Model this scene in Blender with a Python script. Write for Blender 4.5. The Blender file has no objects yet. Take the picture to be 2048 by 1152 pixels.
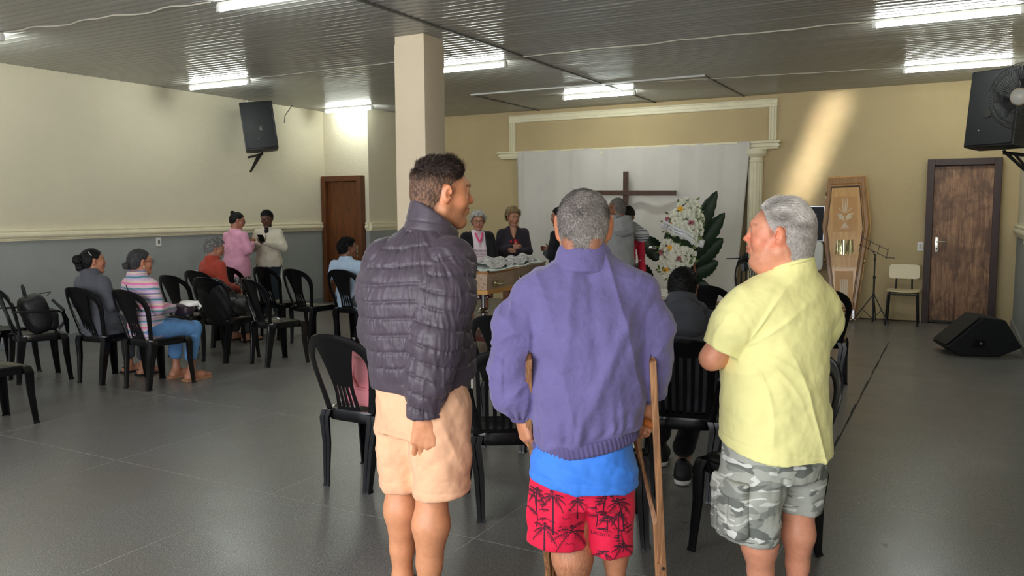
import bpy, bmesh, math, random
import numpy as np
from math import pi, sin, cos, radians as R
from mathutils import Vector, Matrix
from mathutils.bvhtree import BVHTree

SC = bpy.context.scene
COL = SC.collection
random.seed(7); RNG = np.random.default_rng(7)

# ---------------------------------------------------------------- camera
cam = bpy.data.cameras.new('camera'); CAM = bpy.data.objects.new('camera', cam); COL.objects.link(CAM)
cam.sensor_fit = 'HORIZONTAL'; cam.sensor_width = 36.0; cam.lens = 36.0*1634.0/2048.0
cam.clip_start = .05; cam.clip_end = 100
YAW, PIT, ROL, EYE = R(28.57), R(-5.45), R(0.26), 1.53
CAM.matrix_world = (Matrix.Translation((0, 0, EYE)) @ Matrix.Rotation(YAW, 4, 'Z') @ Matrix.Rotation(pi/2+PIT, 4, 'X') @ Matrix.Rotation(-ROL, 4, 'Z'))
SC.camera = CAM
# ---------------------------------------------------------------- world, daylight through the open front, exposure
W = bpy.data.worlds.new('sky'); SC.world = W; W.use_nodes = True
bg = W.node_tree.nodes['Background']; bg.inputs[0].default_value = (.84, .92, 1, 1); bg.inputs[1].default_value = .95
def area(name, loc, rot, sx, sy, power, col, spread=180):
    l = bpy.data.lights.new(name, 'AREA'); l.shape = 'RECTANGLE'; l.size = sx; l.size_y = sy; l.energy = power; l.color = col; l.spread = R(spread)
    o = bpy.data.objects.new(name, l); COL.objects.link(o); o.location = loc; o.rotation_euler = rot; return o
area('daylight_front', (-2.6, -1.9, 1.75), (R(84), 0, 0), 6.2, 2.3, 235, (.96, .97, 1))
area('daylight_side', (1.9, -1.5, 1.9), (R(88), 0, R(38)), 1.8, 2.3, 260, (1, .82, .58))
g = area('sun_glint', (-1.78, -3.4, 2.42), (0, 0, 0), .22, 2.0, 2.2, (1, .93, .8), 2.2)
g.matrix_world = Matrix.Translation((-1.78, -3.4, 2.42)) @ Matrix.Rotation(R(21), 4, 'Y') @ Matrix.Rotation(R(90), 4, 'X')
SC.view_settings.view_transform = 'Standard'; SC.view_settings.look = 'None'; SC.view_settings.gamma = 1
SC.view_settings.use_curve_mapping = False; SC.view_settings.exposure = 0.35
SC.cycles.use_denoising = True; SC.cycles.max_bounces = 7; SC.cycles.diffuse_bounces = 4; SC.cycles.glossy_bounces = 3
SC.cycles.sample_clamp_indirect = 6; SC.cycles.caustics_reflective = False; SC.cycles.caustics_refractive = False

# ---------------------------------------------------------------- materials
def lin(c):
    return tuple(((x/255)/12.92 if x/255 <= .04045 else ((x/255+.055)/1.055)**2.4) for x in c)
class NT:
    def __init__(s, m): s.t = m.node_tree; s.n = s.t.nodes; s.bsdf = s.n['Principled BSDF']
    def add(s, typ, **kw):
        n = s.n.new(typ)
        for k, v in kw.items():
            if k.startswith('i_'):
                key = k[2:]; key = int(key) if key.isdigit() else key.replace('_', ' ')
                n.inputs[key].default_value = v
            else: setattr(n, k, v)
        return n
    def link(s, a, b): s.t.links.new(a, b)
    def coord(s, space='Object', scale=(1, 1, 1), rot=(0, 0, 0)):
        if space == 'World': o = s.add('ShaderNodeNewGeometry').outputs['Position']
        else: o = s.add('ShaderNodeTexCoord').outputs[space]
        mp = s.add('ShaderNodeMapping'); mp.inputs['Scale'].default_value = scale; mp.inputs['Rotation'].default_value = rot
        s.link(o, mp.inputs['Vector']); return mp.outputs[0]
    def noise(s, vec, scale, detail=3, rough=.55, dist=0):
        n = s.add('ShaderNodeTexNoise', i_Scale=scale, i_Detail=detail, i_Roughness=rough, i_Distortion=dist); s.link(vec, n.inputs['Vector']); return n.outputs[0]
    def ramp(s, fac, stops, interp='LINEAR'):
        r = s.add('ShaderNodeValToRGB'); cr = r.color_ramp; cr.interpolation = interp
        while len(cr.elements) < len(stops): cr.elements.new(.5)
        for e, (p, c) in zip(cr.elements, stops):
            e.position = p; e.color = (*c, 1) if len(c) == 3 else c
        s.link(fac, r.inputs[0]); return r.outputs[0]
    def mix(s, fac, a, b, typ='MIX'):
        m = s.add('ShaderNodeMix', data_type='RGBA', blend_type=typ)
        for sock, v in ((m.inputs[0], fac), (m.inputs[6], a), (m.inputs[7], b)):
            if hasattr(v, 'links') or isinstance(v, bpy.types.NodeSocket): s.link(v, sock)
            else: sock.default_value = v if not isinstance(v, tuple) or len(v) == 4 else (*v, 1)
        return m.outputs[2]
    def bump(s, h, strength=.3, dist=.01):
        b = s.add('ShaderNodeBump', i_Strength=strength, i_Distance=dist); s.link(h, b.inputs['Height']); s.link(b.outputs[0], s.bsdf.inputs['Normal'])
    def color(s, sock): s.link(sock, s.bsdf.inputs['Base Color'])
MATS = {}
def mat(name, rgb, rough=.55, metal=0, var=0, vscale=4, bump=0, bscale=80, bdist=.004, spec=.5, coat=0, sheen=0, space='Object', stretch=(1, 1, 1), emit=0, attr=False, sss=0):
    if name in MATS: return MATS[name]
    m = bpy.data.materials.new(name); m.use_nodes = True; n = NT(m); b = n.bsdf
    c = lin(rgb)
    b.inputs['Base Color'].default_value = (*c, 1); b.inputs['Roughness'].default_value = rough; b.inputs['Metallic'].default_value = metal
    b.inputs['Specular IOR Level'].default_value = spec; b.inputs['Coat Weight'].default_value = coat; b.inputs['Sheen Weight'].default_value = sheen
    if sss: b.inputs['Subsurface Weight'].default_value = sss; b.inputs['Subsurface Radius'].default_value = (.012, .005, .003); b.inputs['Subsurface Scale'].default_value = 1
    v = n.coord(space, stretch) if (var or bump) else None
    src = None
    if attr:
        src = n.add('ShaderNodeAttribute', attribute_name='col').outputs['Color']; n.color(src)
    if var:
        f = n.noise(v, vscale, 4)
        lo = n.ramp(f, [(.25, (1-var,)*3), (.75, (1+var,)*3)])
        base = src if src is not None else (*c, 1)
        n.color(n.mix(1.0, base, lo, 'MULTIPLY'))
    if bump: n.bump(n.noise(v, bscale, 3), bump, bdist)
    if emit: b.inputs['Emission Color'].default_value = (*c, 1); b.inputs['Emission Strength'].default_value = emit
    MATS[name] = m; return m
def wood(name, dark, light, rough=.45, scale=(18, 18, 1.6), dist=1.2, coat=0, space='Object', blotch=0):
    m = bpy.data.materials.new(name); m.use_nodes = True; n = NT(m)
    v = n.coord(space, scale); f = n.noise(v, 2.2, 6, .62, dist)
    c = n.ramp(f, [(.3, lin(dark)), (.72, lin(light))])
    if blotch:
        f2 = n.noise(n.coord(space, (3, 3, 2.2)), 1.6, 5, .65, .9)
        c = n.mix(n.ramp(f2, [(.42, (0, 0, 0)), (.62, (blotch,)*3)]), c, lin((66, 40, 26)))
    n.color(c); n.bsdf.inputs['Roughness'].default_value = rough; n.bsdf.inputs['Coat Weight'].default_value = coat
    n.bump(f, .12, .003); MATS[name] = m; return m

# ---------------------------------------------------------------- objects
def put(o, parent=None):
    COL.objects.link(o)
    if parent is not None: o.parent = parent
    return o
def tag(o, label=None, cat=None, group=None, kind=None):
    if label: o['label'] = label
    if cat: o['category'] = cat
    if group: o['group'] = group
    if kind: o['kind'] = kind
    return o
def thing(name, label, cat, loc=(0, 0, 0), rz=0, group=None):
    o = put(bpy.data.objects.new(name, None)); o.empty_display_size = .1; o.location = loc; o.rotation_euler = (0, 0, rz)
    return tag(o, label, cat, group)
def copy_tree(o, parent=None):
    c = o.copy(); COL.objects.link(c)
    if parent is not None: c.parent = parent
    for ch in list(o.children): copy_tree(ch, c)
    return c
def npmesh(name, V, F, m=None, smooth=True, cols=None, sharp=None):
    V = np.ascontiguousarray(V, dtype=np.float32); F = np.ascontiguousarray(F, dtype=np.int32)
    k = F.shape[1]; me = bpy.data.meshes.new(name)
    me.vertices.add(len(V)); me.vertices.foreach_set('co', V.ravel())
    me.loops.add(F.size); me.loops.foreach_set('vertex_index', F.ravel())
    me.polygons.add(len(F)); me.polygons.foreach_set('loop_start', np.arange(0, F.size, k, dtype=np.int32))
    me.polygons.foreach_set('loop_total', np.full(len(F), k, dtype=np.int32))
    me.polygons.foreach_set('use_smooth', np.full(len(F), smooth))
    if m is not None: me.materials.append(m)
    me.update(calc_edges=True)
    if cols is not None:
        a = me.color_attributes.new('col', 'FLOAT_COLOR', 'POINT')
        a.data.foreach_set('color', np.concatenate([cols, np.ones((len(cols), 1))], 1).astype(np.float32).ravel())
    return me
def frame_of(d, up=(0, 0, 1)):
    d = Vector(d).normalized(); u = Vector(up)
    if abs(d.dot(u)) > .98: u = Vector((0, 1, 0))
    x = u.cross(d).normalized(); y = d.cross(x); return x, y, d
class MB:
    def __init__(s): s.v = []; s.f = []
    def add(s, vs, fs):
        o = len(s.v); s.v += [tuple(p) for p in vs]; s.f += [tuple(i+o for i in f) for f in fs]; return s
    def box(s, c, d, rot=None):
        h = [x/2 for x in d]; M = rot if rot is not None else Matrix.Identity(3); c = Vector(c)
        vs = [c + M @ Vector((x*h[0], y*h[1], z*h[2])) for x in (-1, 1) for y in (-1, 1) for z in (-1, 1)]
        return s.add(vs, [(0, 1, 3, 2), (4, 6, 7, 5), (0, 4, 5, 1), (2, 3, 7, 6), (0, 2, 6, 4), (1, 5, 7, 3)])
    def sweep(s, path, prof, up=(0, 0, 1), caps=True, closed=False):
        """prof: list of (u,v) or function(i,t)->list; swept along path"""
        P = [Vector(p) for p in path]; n = len(P); vs = []; m = None
        x0 = None
        for i, p in enumerate(P):
            d = (P[(i+1) % n]-P[i-1]) if closed else (P[min(i+1, n-1)]-P[max(i-1, 0)])
            x, y, d = frame_of(d, up)
            pr = prof(i, i/(n-1)) if callable(prof) else prof
            m = len(pr); vs += [p + x*a + y*b for a, b in pr]
        fs = []
        for i in range(n if closed else n-1):
            a, b = i*m, ((i+1) % n)*m
            for j in range(m):
                k = (j+1) % m; fs.append((a+j, a+k, b+k, b+j))
        if caps and not closed:
            fs.append(tuple(range(m-1, -1, -1))); fs.append(tuple((n-1)*m+j for j in range(m)))
        return s.add(vs, fs)
    def tube(s, path, r, n=8, up=(0, 0, 1), caps=True, closed=False):
        N = len(path)
        rr = (lambda i: r[i]) if isinstance(r, (list, tuple)) else (lambda i: r)
        return s.sweep(path, lambda i, t: [(rr(i)*cos(2*pi*k/n), rr(i)*sin(2*pi*k/n)) for k in range(n)], up, caps, closed)
    def lathe(s, prof, n=20, c=(0, 0, 0), M=None):
        M = M if M is not None else Matrix.Identity(3); c = Vector(c); vs = []; m = len(prof)
        for r, z in prof:
            for k in range(n): vs.append(c + M @ Vector((r*cos(2*pi*k/n), r*sin(2*pi*k/n), z)))
        fs = []
        for i in range(m-1):
            for k in range(n):
                l = (k+1) % n; fs.append((i*n+k, i*n+l, (i+1)*n+l, (i+1)*n+k))
        fs.append(tuple(range(n-1, -1, -1))); fs.append(tuple((m-1)*n+k for k in range(n)))
        return s.add(vs, fs)
    def prism(s, poly, t, fn):
        """poly: list of 2D points; fn(u,v,w) -> 3D, w in (0,t)"""
        n = len(poly); vs = [fn(u, v, 0) for u, v in poly]+[fn(u, v, t) for u, v in poly]
        fs = [tuple(range(n-1, -1, -1)), tuple(range(n, 2*n))]+[(i, (i+1) % n, n+(i+1) % n, n+i) for i in range(n)]
        return s.add(vs, fs)
    def sheet(s, quads, fn, t):
        """quads of 2D points given by index into pts, solidified; quads=(pts, faces)"""
        pts, fc = quads; n = len(pts)
        vs = [fn(u, v, 0) for u, v in pts]+[fn(u, v, t) for u, v in pts]; fs = []
        edges = {}
        for f in fc:
            fs.append(tuple(reversed(f))); fs.append(tuple(i+n for i in f))
            for a, b in zip(f, f[1:]+f[:1]): edges[(a, b)] = 1
        for a, b in list(edges):
            if (b, a) not in edges: fs.append((a, b, b+n, a+n))
        return s.add(vs, fs)
    def ball(s, c, r, n=12, m=8, M=None):
        r = (r, r, r) if not hasattr(r, '__len__') else r; c = Vector(c); M = M if M is not None else Matrix.Identity(3)
        vs = [c + M @ Vector((0, 0, -r[2]))]
        for i in range(1, m):
            th = pi*i/m-pi/2
            for k in range(n): vs.append(c + M @ Vector((r[0]*cos(th)*cos(2*pi*k/n), r[1]*cos(th)*sin(2*pi*k/n), r[2]*sin(th))))
        vs.append(c + M @ Vector((0, 0, r[2]))); T = len(vs)-1; fs = []
        for k in range(n):
            l = (k+1) % n; fs.append((0, 1+l, 1+k)); fs.append((T, 1+(m-2)*n+k, 1+(m-2)*n+l))
            for i in range(m-2): fs.append((1+i*n+k, 1+i*n+l, 1+(i+1)*n+l, 1+(i+1)*n+k))
        return s.add(vs, fs)
    def mesh(s, name, m=None, smooth=None, bevel=0, fix=True):
        me = bpy.data.meshes.new(name); me.from_pydata(s.v, [], s.f)
        if bevel or fix:
            bm = bmesh.new(); bm.from_mesh(me)
            if fix: bmesh.ops.recalc_face_normals(bm, faces=bm.faces)
            if bevel:
                ed = [e for e in bm.edges if len(e.link_faces) == 2 and e.calc_face_angle(0) > .5]
                bmesh.ops.bevel(bm, geom=ed, offset=bevel, segments=2, profile=.6, affect='EDGES', clamp_overlap=True)
            bm.to_mesh(me); bm.free()
        if smooth is not None:
            me.polygons.foreach_set('use_smooth', np.ones(len(me.polygons), bool)); me.set_sharp_from_angle(angle=R(smooth))
        if m is not None: me.materials.append(m)
        me.update(); return me
    def build(s, name, m, parent=None, smooth=40, bevel=0, loc=None, rot=None):
        o = put(bpy.data.objects.new(name, s.mesh(name, m, smooth, bevel)), parent)
        if loc is not None: o.location = loc
        if rot is not None: o.rotation_euler = rot
        return o
def text_mesh(txt, size, m, name='lettering', depth=0, align='CENTER'):
    cu = bpy.data.curves.new('lettering', 'FONT'); cu.body = txt; cu.size = size; cu.align_x = align; cu.align_y = 'CENTER'; cu.extrude = depth; cu.resolution_u = 2
    o = bpy.data.objects.new(name, cu); COL.objects.link(o)
    dg = bpy.context.evaluated_depsgraph_get(); me = bpy.data.meshes.new_from_object(o.evaluated_get(dg)); bpy.data.objects.remove(o)
    me.materials.clear(); me.materials.append(m); return me
# ================================================================ setting
XL, XR, YB, ZC, YF = -9.35, .67, 12.3, 3.17, -1.3
XD, YD = -8.42, 10.62                                  # the door niche at the left end of the back wall
def two_tone(name, up, low, zsplit=1.21):
    m = mat(name, up, .8); n = NT(m)
    g = n.add('ShaderNodeNewGeometry'); sx = n.add('ShaderNodeSeparateXYZ'); n.link(g.outputs['Position'], sx.inputs[0])
    gt = n.add('ShaderNodeMath', operation='GREATER_THAN', i_1=zsplit); n.link(sx.outputs[2], gt.inputs[0])
    v = n.coord('World'); st = n.noise(v, 1.3, 4, .6)
    a = n.mix(n.ramp(st, [(.35, (0, 0, 0)), (.7, (.5,)*3)]), lin(up), tuple(x*.9 for x in lin(up)))
    b = n.mix(n.ramp(n.noise(v, 2.5, 5, .65), [(.35, (0, 0, 0)), (.75, (.6,)*3)]), lin(low), tuple(x*1.18 for x in lin(low)))
    n.color(n.mix(gt.outputs[0], b, a)); n.bump(n.noise(v, 34, 4, .6), .55, .012); return m
M_CREAM = two_tone('cream_and_grey_plaster', (222, 213, 187), (150, 154, 151))
M_TAN = mat('tan_plaster', (196, 175, 134), .9, var=.07, vscale=1.2, bump=.4, bscale=38, bdist=.01, space='World')
M_COL = mat('peach_plaster', (228, 210, 182), .8, var=.04, vscale=2, bump=.4, bscale=40, bdist=.008, space='World')
M_TRIM = mat('cream_gesso', (236, 227, 196), .5, var=.05, vscale=9, bump=.12, bscale=60)
def wall(name, c, d, m):
    o = MB().box(c, d).build(name, m, smooth=None); return tag(o, kind='structure')
wall('wall_left', (XL-.08, (YF+YD)/2, ZC/2+.1), (.16, YD-YF+.1, ZC+.3), M_CREAM)
wall('wall_right', (XR+.08, (YF+YB)/2, ZC/2+.1), (.16, YB-YF, ZC+.3), M_CREAM)
wall('wall_back', ((XD+XR)/2, YB+.08, ZC/2+.1), (XR-XD+.3, .16, ZC+.3), M_TAN)
wall("wall_niche", (XD-.06, (YD+.12+YB)/2, ZC/2+.1), (.12, YB-YD-.124, ZC+.3), M_CREAM)
# door wall with an opening
DL, DR, DT = -9.335, -8.5, 2.1
m = MB().box(((DR+XD)/2, YD+.06, ZC/2+.1), (XD-DR-.002, .118, ZC+.3)); m.box(((XL+DR)/2, YD+.06, (DT+ZC+.3)/2), (DR-XL, .118, ZC+.3-DT))
tag(m.build('wall_door_side', M_CREAM, smooth=None), kind='structure')
pil = tag(MB().box((-4.605, 6.62, 1.55), (.345, .345, 3.1)).build('pillar', M_COL, smooth=30, bevel=.012), kind='structure')
MB().box((-4.605, 6.62, 3.135), (.33, .33, .075)).build('capping', M_COL, pil, smooth=None)

# floor: terrazzo slabs between pale strips
fm = mat('terrazzo', (104, 103, 100), .3); n = NT(fm); v = n.coord('World')
sp = n.noise(v, 210, 2, .7); bl = n.noise(v, 1.1, 4, .6, .4); mid = n.noise(v, 55, 3, .65)
c = n.ramp(sp, [(.36, lin((44, 44, 46))), (.47, lin((112, 110, 106))), (.56, lin((128, 126, 122))), (.68, lin((210, 208, 204)))])
c = n.mix(n.ramp(mid, [(.35, (.35,)*3), (.7, (0, 0, 0))]), c, lin((74, 73, 72)))
c = n.mix(n.ramp(bl, [(.4, (0, 0, 0)), (.65, (.4,)*3)]), c, lin((108, 101, 92)))
n.color(c); n.link(n.ramp(n.noise(v, 2.2, 5, .7, .6), [(.3, (.27,)*3), (.7, (.36,)*3)]), n.bsdf.inputs['Roughness'])
n.bsdf.inputs['Specular IOR Level'].default_value = .5
M_STRIP = mat('pale_joint_strip', (176, 174, 168), .6, var=.25, vscale=3, space='World')
flo = tag(MB().box(((XL+XR)/2, (YF+YB)/2-.5, -.0589), (XR-XL+.1, YB-YF+1.1, .116)).build('floor', M_STRIP, smooth=None), kind='structure')
SX, SY = 1.29, 1.335; slabs = {}
ix = [-.64-SX*k for k in range(-1, 8)]; iy = [3.16+SY*k for k in range(-4, 8)]
for a in ix:
    for b in iy:
        x0, x1 = max(a-SX, XL-.02), min(a, XR+.02); y0, y1 = max(b-SY, YF-.9), min(b, YB+.02)
        if x1-x0 < .05 or y1-y0 < .05: continue
        key = (round(x1-x0, 3), round(y1-y0, 3))
        if key not in slabs: slabs[key] = MB().box((0, 0, 0), (key[0]-.0052, key[1]-.0052, .02)).mesh('floor_slab', fm, bevel=0)
        o = put(bpy.data.objects.new('floor_slab', slabs[key]), flo); o.location = ((x0+x1)/2, (y0+y1)/2, -.0101+random.uniform(-.0002, .0002))
m = MB()
for k in range(16): m.box((-.6405+.0025*sin(k*2.3), 4.98+.335*k, -.0012), (.009+.004*(k % 3), .33, .005))
m.build('dark_crack_filler', mat('dark_floor_crack', (40, 36, 32), .9), flo, smooth=None)
# pavement outside the open front, catching the sky
tag(MB().box((-4, -9, -.08), (26, 15, .06)).build('ground', mat('pavement_concrete', (176, 168, 150), .9, var=.12, vscale=2), smooth=None), kind='structure')
tag(MB().box((-.9-4.2, YF+.05, 3.2), (XR-XL+.2, .12, .2)).build('wall_front', M_CREAM, smooth=None), kind='structure')

# ceiling: pvc planks in two runs that meet on a joint profile
cm = mat('grey_pvc_plank', (150, 148, 144), .27, spec=.55); n = NT(cm); v = n.coord('World', (1, 3, 1))
n.color(n.ramp(n.noise(v, 1.4, 4, .6), [(.3, lin((156, 154, 151))), (.7, lin((162, 160, 156)))]))
cei = tag(MB().box(((XL+XR)/2, (YF+YB)/2, ZC+.06), (XR-XL+.3, YB-YF+.2, .05)).build('ceiling', mat('dark_roof_void', (70, 64, 58), .9), smooth=None), kind='structure')
def plank_profile(w=.2):
    p = []
    for k in range(2):
        o = k*w/2
        p += [(o+.0, .012), (o+.003, .004), (o+.012, 0), (o+.05, .0045), (o+.084, 0), (o+.096, .004)]
    return p+[(w-.0005, .010), (w-.0005, .014), (0, .014)]
def plank_mesh(L):
    pr = plank_profile(); mb = MB()
    mb.add([(-L/2, a, b) for a, b in pr]+[(L/2, a, b) for a, b in pr], [(i, i+1, len(pr)+i+1, len(pr)+i) for i in range(len(pr)-1)])
    me = mb.mesh('plank', cm, smooth=25, fix=False); return me
XS = -4.17
runs = [((XL+XS-.01)/2, XS-.01-XL, 0), ((XS+.01+XR)/2, XR-XS-.01, 0)]
for cx, L, _ in runs:
    me = plank_mesh(L); y = YF
    while y < YB-.01:
        if not (cx > XS and False):
            o = put(bpy.data.objects.new('plank', me), cei); o.location = (cx, y, ZC+random.uniform(-.0012, .0012)); o.rotation_euler = (random.uniform(-.006, .006), 0, 0)
        y += .2
M_SEAM = mat('grey_joint_profile', (96, 92, 86), .5)
M_WHITEPVC = mat('white_pvc_profile', (226, 224, 218), .4)
MB().box((XS, (YF+YB)/2, ZC-.004), (.035, YB-YF, .012)).build('joint_profile', M_SEAM, cei, smooth=None)
MB().box((-4.48, 10.12, ZC-.006), (3.36, .04, .02)).build('edge_profile', M_WHITEPVC, cei, smooth=None)
for x in (-6.16, -2.82): MB().box((x, 11.2, ZC-.005), (.028, 2.16, .014)).build('joint_profile', M_SEAM, cei, smooth=None)
# dado rails
def rail_prof(h=.135, d=.05):
    P = [(0, 0), (d*.45, 0), (d*.45, .012), (d*.62, .018), (d*.62, .03), (d*.8, .036), (d*.98, .05), (d, .068), (d*.9, .088), (d*.62, .1), (d*.62, .108), (d*.85, .112), (d*.85, h-.006), (d*.8, h), (0, h)]
    return P
def rail(name, x0, y0, x1, y1, nx, ny, z=1.205):
    P = rail_prof(); mb = MB(); k = len(P)
    mb.add([(x0+nx*a, y0+ny*a, z+b) for a, b in P]+[(x1+nx*a, y1+ny*a, z+b) for a, b in P], [(i, (i+1) % k, k+(i+1) % k, k+i) for i in range(k)]+[tuple(range(k)), tuple(range(2*k-1, k-1, -1))])
    return tag(mb.build(name, M_TRIM, smooth=30), kind='structure')
rail('trim_1', XL, YF, XL, YD-.002, 1, 0); rail('trim_2', DR+.02, YD, XD, YD, 0, -1); rail('trim_3', XD, YD-.001, XD, YB-.002, 1, 0); rail('trim_4', XR, YF, XR, YB-.002, -1, 0, 1.18)
tag(MB().box((XL+.006, (YF+YD)/2, .035), (.012, YD-YF, .07)).build('baseboard_left', mat('grey_painted_skirting', (122, 128, 128), .6), smooth=None), kind='structure')
tag(MB().box((XR-.01, (YF+YB)/2, .045), (.02, YB-YF, .09)).build('baseboard_right', mat('pale_grey_skirting', (150, 150, 144), .6), smooth=None), kind='structure')

# doors
def door(name, x0, x1, ztop, y, fm_, lm, hx, hz, parent_label, lever=1):
    o = tag(MB().box((0, 0, 0), (x1-x0-.16, .035, ztop-.115)).build(name, lm, smooth=None, bevel=.003), kind='structure'); o.location = ((x0+x1)/2, y-.015, (ztop-.1)/2+.012)
    f = MB(); w = .085
    f.box((-(x1-x0)/2+w/2, -.02, -.012+.05), (w, .15, ztop)); f.box(((x1-x0)/2-w/2, -.02, .038), (w, .15, ztop)); f.box((0, -.02, ztop/2+.038-w/2), (x1-x0-2*w, .15, w))
    f.box((0, .045, 0), (x1-x0-.02, .012, ztop-.06))
    f.build('door_frame', fm_, o, smooth=None, bevel=.006)
    h = MB().box((0, 0, 0), (.04, .008, .2)).build('handle_plate', mat('brushed_nickel', (222, 220, 206), .28, metal=.9), o, smooth=30, bevel=.004); h.location = (hx, -.024, hz)
    MB().tube([(0, 0, .04), (0, -.04, .04), (.015*lever, -.05, .04), (.1*lever, -.05, .038)], .009, 8).build('handle', MATS['brushed_nickel'], h)
    MB().lathe([(.0, 0), (.009, 0), (.009, .012), (0, .012)], 10, M=Matrix.Rotation(pi/2, 3, 'X')).build('keyhole', mat('dark_metal', (30, 28, 26), .5), h, loc=(0, -.004, -.05))
    return o
M_D1 = wood('reddish_veneer', (78, 42, 20), (124, 70, 32), .42, (10, 10, 1.2), 1.6, .1)
M_D1F = wood('brown_frame_wood', (84, 46, 22), (112, 64, 30), .5)
M_D2 = wood('worn_brown_veneer', (98, 60, 38), (190, 144, 106), .5, (14, 14, 1.1), 1.0, 0, blotch=.7)
M_D2F = wood('dark_painted_frame', (46, 28, 24), (64, 40, 34), .5)
d1 = door('door_1', DL, DR-.002, DT, YD-.001, M_D1F, M_D1, .27, -.14, '', -1)
d2 = door('door_2', -.38, .47, 2.17, YB-.03, M_D2F, M_D2, -.28, .0, '')
MB().box((0, .0, -1.02), (.6, .06, .03)).build('door_gap_shade', mat('dark_metal', (30, 28, 26)), d2, smooth=None)  # solid dark bar standing in for the shade under the door leaf
# plaster frame, shelf cornice and fluted column on the back wall
def moulded(name, a, b, w, y=YB, d=.045, horizontal=True):
    """flat moulding with grooves on the back wall from a to b (x,z), width w"""
    prof = [(0, 0), (0, d*.75), (w*.08, d), (w*.2, d), (w*.22, d*.6), (w*.36, d*.6), (w*.38, d*.9), (w*.62, d*.9), (w*.64, d*.55), (w*.8, d*.55), (w*.82, d), (w*.95, d), (w, d*.7), (w, 0)]
    mb = MB(); k = len(prof)
    P = lambda t, u, v: ((a[0]+(b[0]-a[0])*t, y-v, a[1]+u) if horizontal else (a[0]+u, y-v, a[1]+(b[1]-a[1])*t))
    mb.add([P(0, u, v) for u, v in prof]+[P(1, u, v) for u, v in prof], [(i, (i+1) % k, k+(i+1) % k, k+i) for i in range(k)]+[tuple(range(k)), tuple(range(2*k-1, k-1, -1))])
    return tag(mb.build(name, M_TRIM, smooth=20), kind='structure')
moulded('trim_5', (-6.72, 2.985), (-2.34, 3.0), .125); moulded('trim_6', (-6.72, 2.49), (-6.72, 2.985), .11, horizontal=False); moulded('trim_7', (-2.45, 2.52), (-2.45, 3.0), .11, horizontal=False)
c = MB()
for (z0, z1, d, e) in ((2.39, 2.42, .1, 0), (2.42, 2.455, .13, .02), (2.455, 2.475, .115, .005), (2.475, 2.505, .15, .035)): c.box((-4.58, YB-d/2, (z0+z1)/2), (4.56+2*e, d, z1-z0))
tag(c.build('trim_8', M_TRIM, smooth=None, bevel=.004), kind='structure')
fl = MB(); n_ = 56; pr = lambda i, t: [((.105 if k % 4 in (0, 1) else .094)*cos(2*pi*k/n_), (.105 if k % 4 in (0, 1) else .094)*sin(2*pi*k/n_)) for k in range(n_)]
fl.sweep([(-2.62, YB-.06, 0.1), (-2.62, YB-.06, 2.2)], pr)
fl.lathe([(.1, 2.2), (.112, 2.21), (.112, 2.235), (.1, 2.24), (.1, 2.27), (.125, 2.29), (.15, 2.32), (.155, 2.35), (.155, 2.39)], 28, (-2.62, YB-.06, 0)); fl.lathe([(.15, 0), (.15, .06), (.12, .1)], 28, (-2.62, YB-.06, 0))
tag(fl.build('trim_9', M_TRIM, smooth=25), kind='structure')

# ---------------------------------------------------------------- lights
M_TUBE = mat('lit_led_tube', (246, 255, 248), .4, emit=56); M_CAPW = mat('white_plastic', (232, 230, 224), .4)
def lamp(x0, x1, y, label):
    L = x1-x0; t = thing('tube_light', label, 'light', ((x0+x1)/2, y, ZC-.05), group='tube lights on the grey ceiling')
    MB().tube([(-L/2+.03, 0, 0), (L/2-.03, 0, 0)], .021, 14, up=(0, 0, 1)).build('tube', M_TUBE, t)
    MB().box((0, 0, .034), (L-.02, .036, .026)).build('batten', M_CAPW, t, smooth=None, bevel=.004)
    for s in (-1, 1):
        MB().box((s*(L/2-.018), 0, .004), (.036, .042, .062)).build('end_cap', M_CAPW, t, smooth=30, bevel=.006)
        MB().tube([(s*(L/2-.22), -.026, .02), (s*(L/2-.22), -.024, -.018), (s*(L/2-.22), 0, -.026), (s*(L/2-.22), .024, -.018), (s*(L/2-.22), .026, .02)], .002, 5).build('clip', MATS['brushed_nickel'], t)
    return t
lamp(-8.84, -7.76, 7.5, 'lit white tube light above the left wall, nearest to the hanging black speaker')
lamp(-9.02, -8.05, 10.3, 'lit white tube light directly above the reddish wooden door')
lamp(-5.2, -4.2, 4.72, 'lit white tube light cut by the top of the photo, in front of the pillar')
lamp(-5.5, -4.42, 8.02, 'lit white tube light half hidden behind the peach pillar')
lamp(-5.05, -3.95, 10.82, 'lit white tube light above the plaster frame and white curtain')
lamp(-.73, .41, 7.95, 'lit white tube light in the upper right corner, nearer of the two there')
lamp(-.64, .48, 10.72, 'lit white tube light above the worn brown door and the fan')
lamp(-8.85, -7.74, 4.5, 'lit white tube light at the left edge whose end only shows')
M_WIRE = mat('white_cable', (226, 220, 204), .5)
def wire(a, b, label, n_=26, amp=.03, r=.006):
    P = []; s = random.random()*9
    for i in range(n_+1):
        t = i/n_; w = amp*(sin(t*17+s)+.6*sin(t*31+2*s))*min(1, 6*t, 6*(1-t))
        P.append((a[0]+(b[0]-a[0])*t, a[1]+(b[1]-a[1])*t+w, ZC-.004-.006*abs(sin(t*23+s))))
    tag(MB().tube(P, r, 6).build('ceiling_cable', M_WIRE), label, 'cable')
wire((-7.72, 4.5), (-5.22, 4.66), 'wavy white cable on the ceiling between the two nearest left tube lights')
wire((-4.15, 7.9), (-.75, 7.95), 'long white cable on the ceiling running to the upper right tube light', amp=.022)
wire((-7.74, 7.5), (-4.8, 7.5), 'thin white cable on the ceiling from the speaker side light to the pillar', amp=.012, r=.004)
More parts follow.
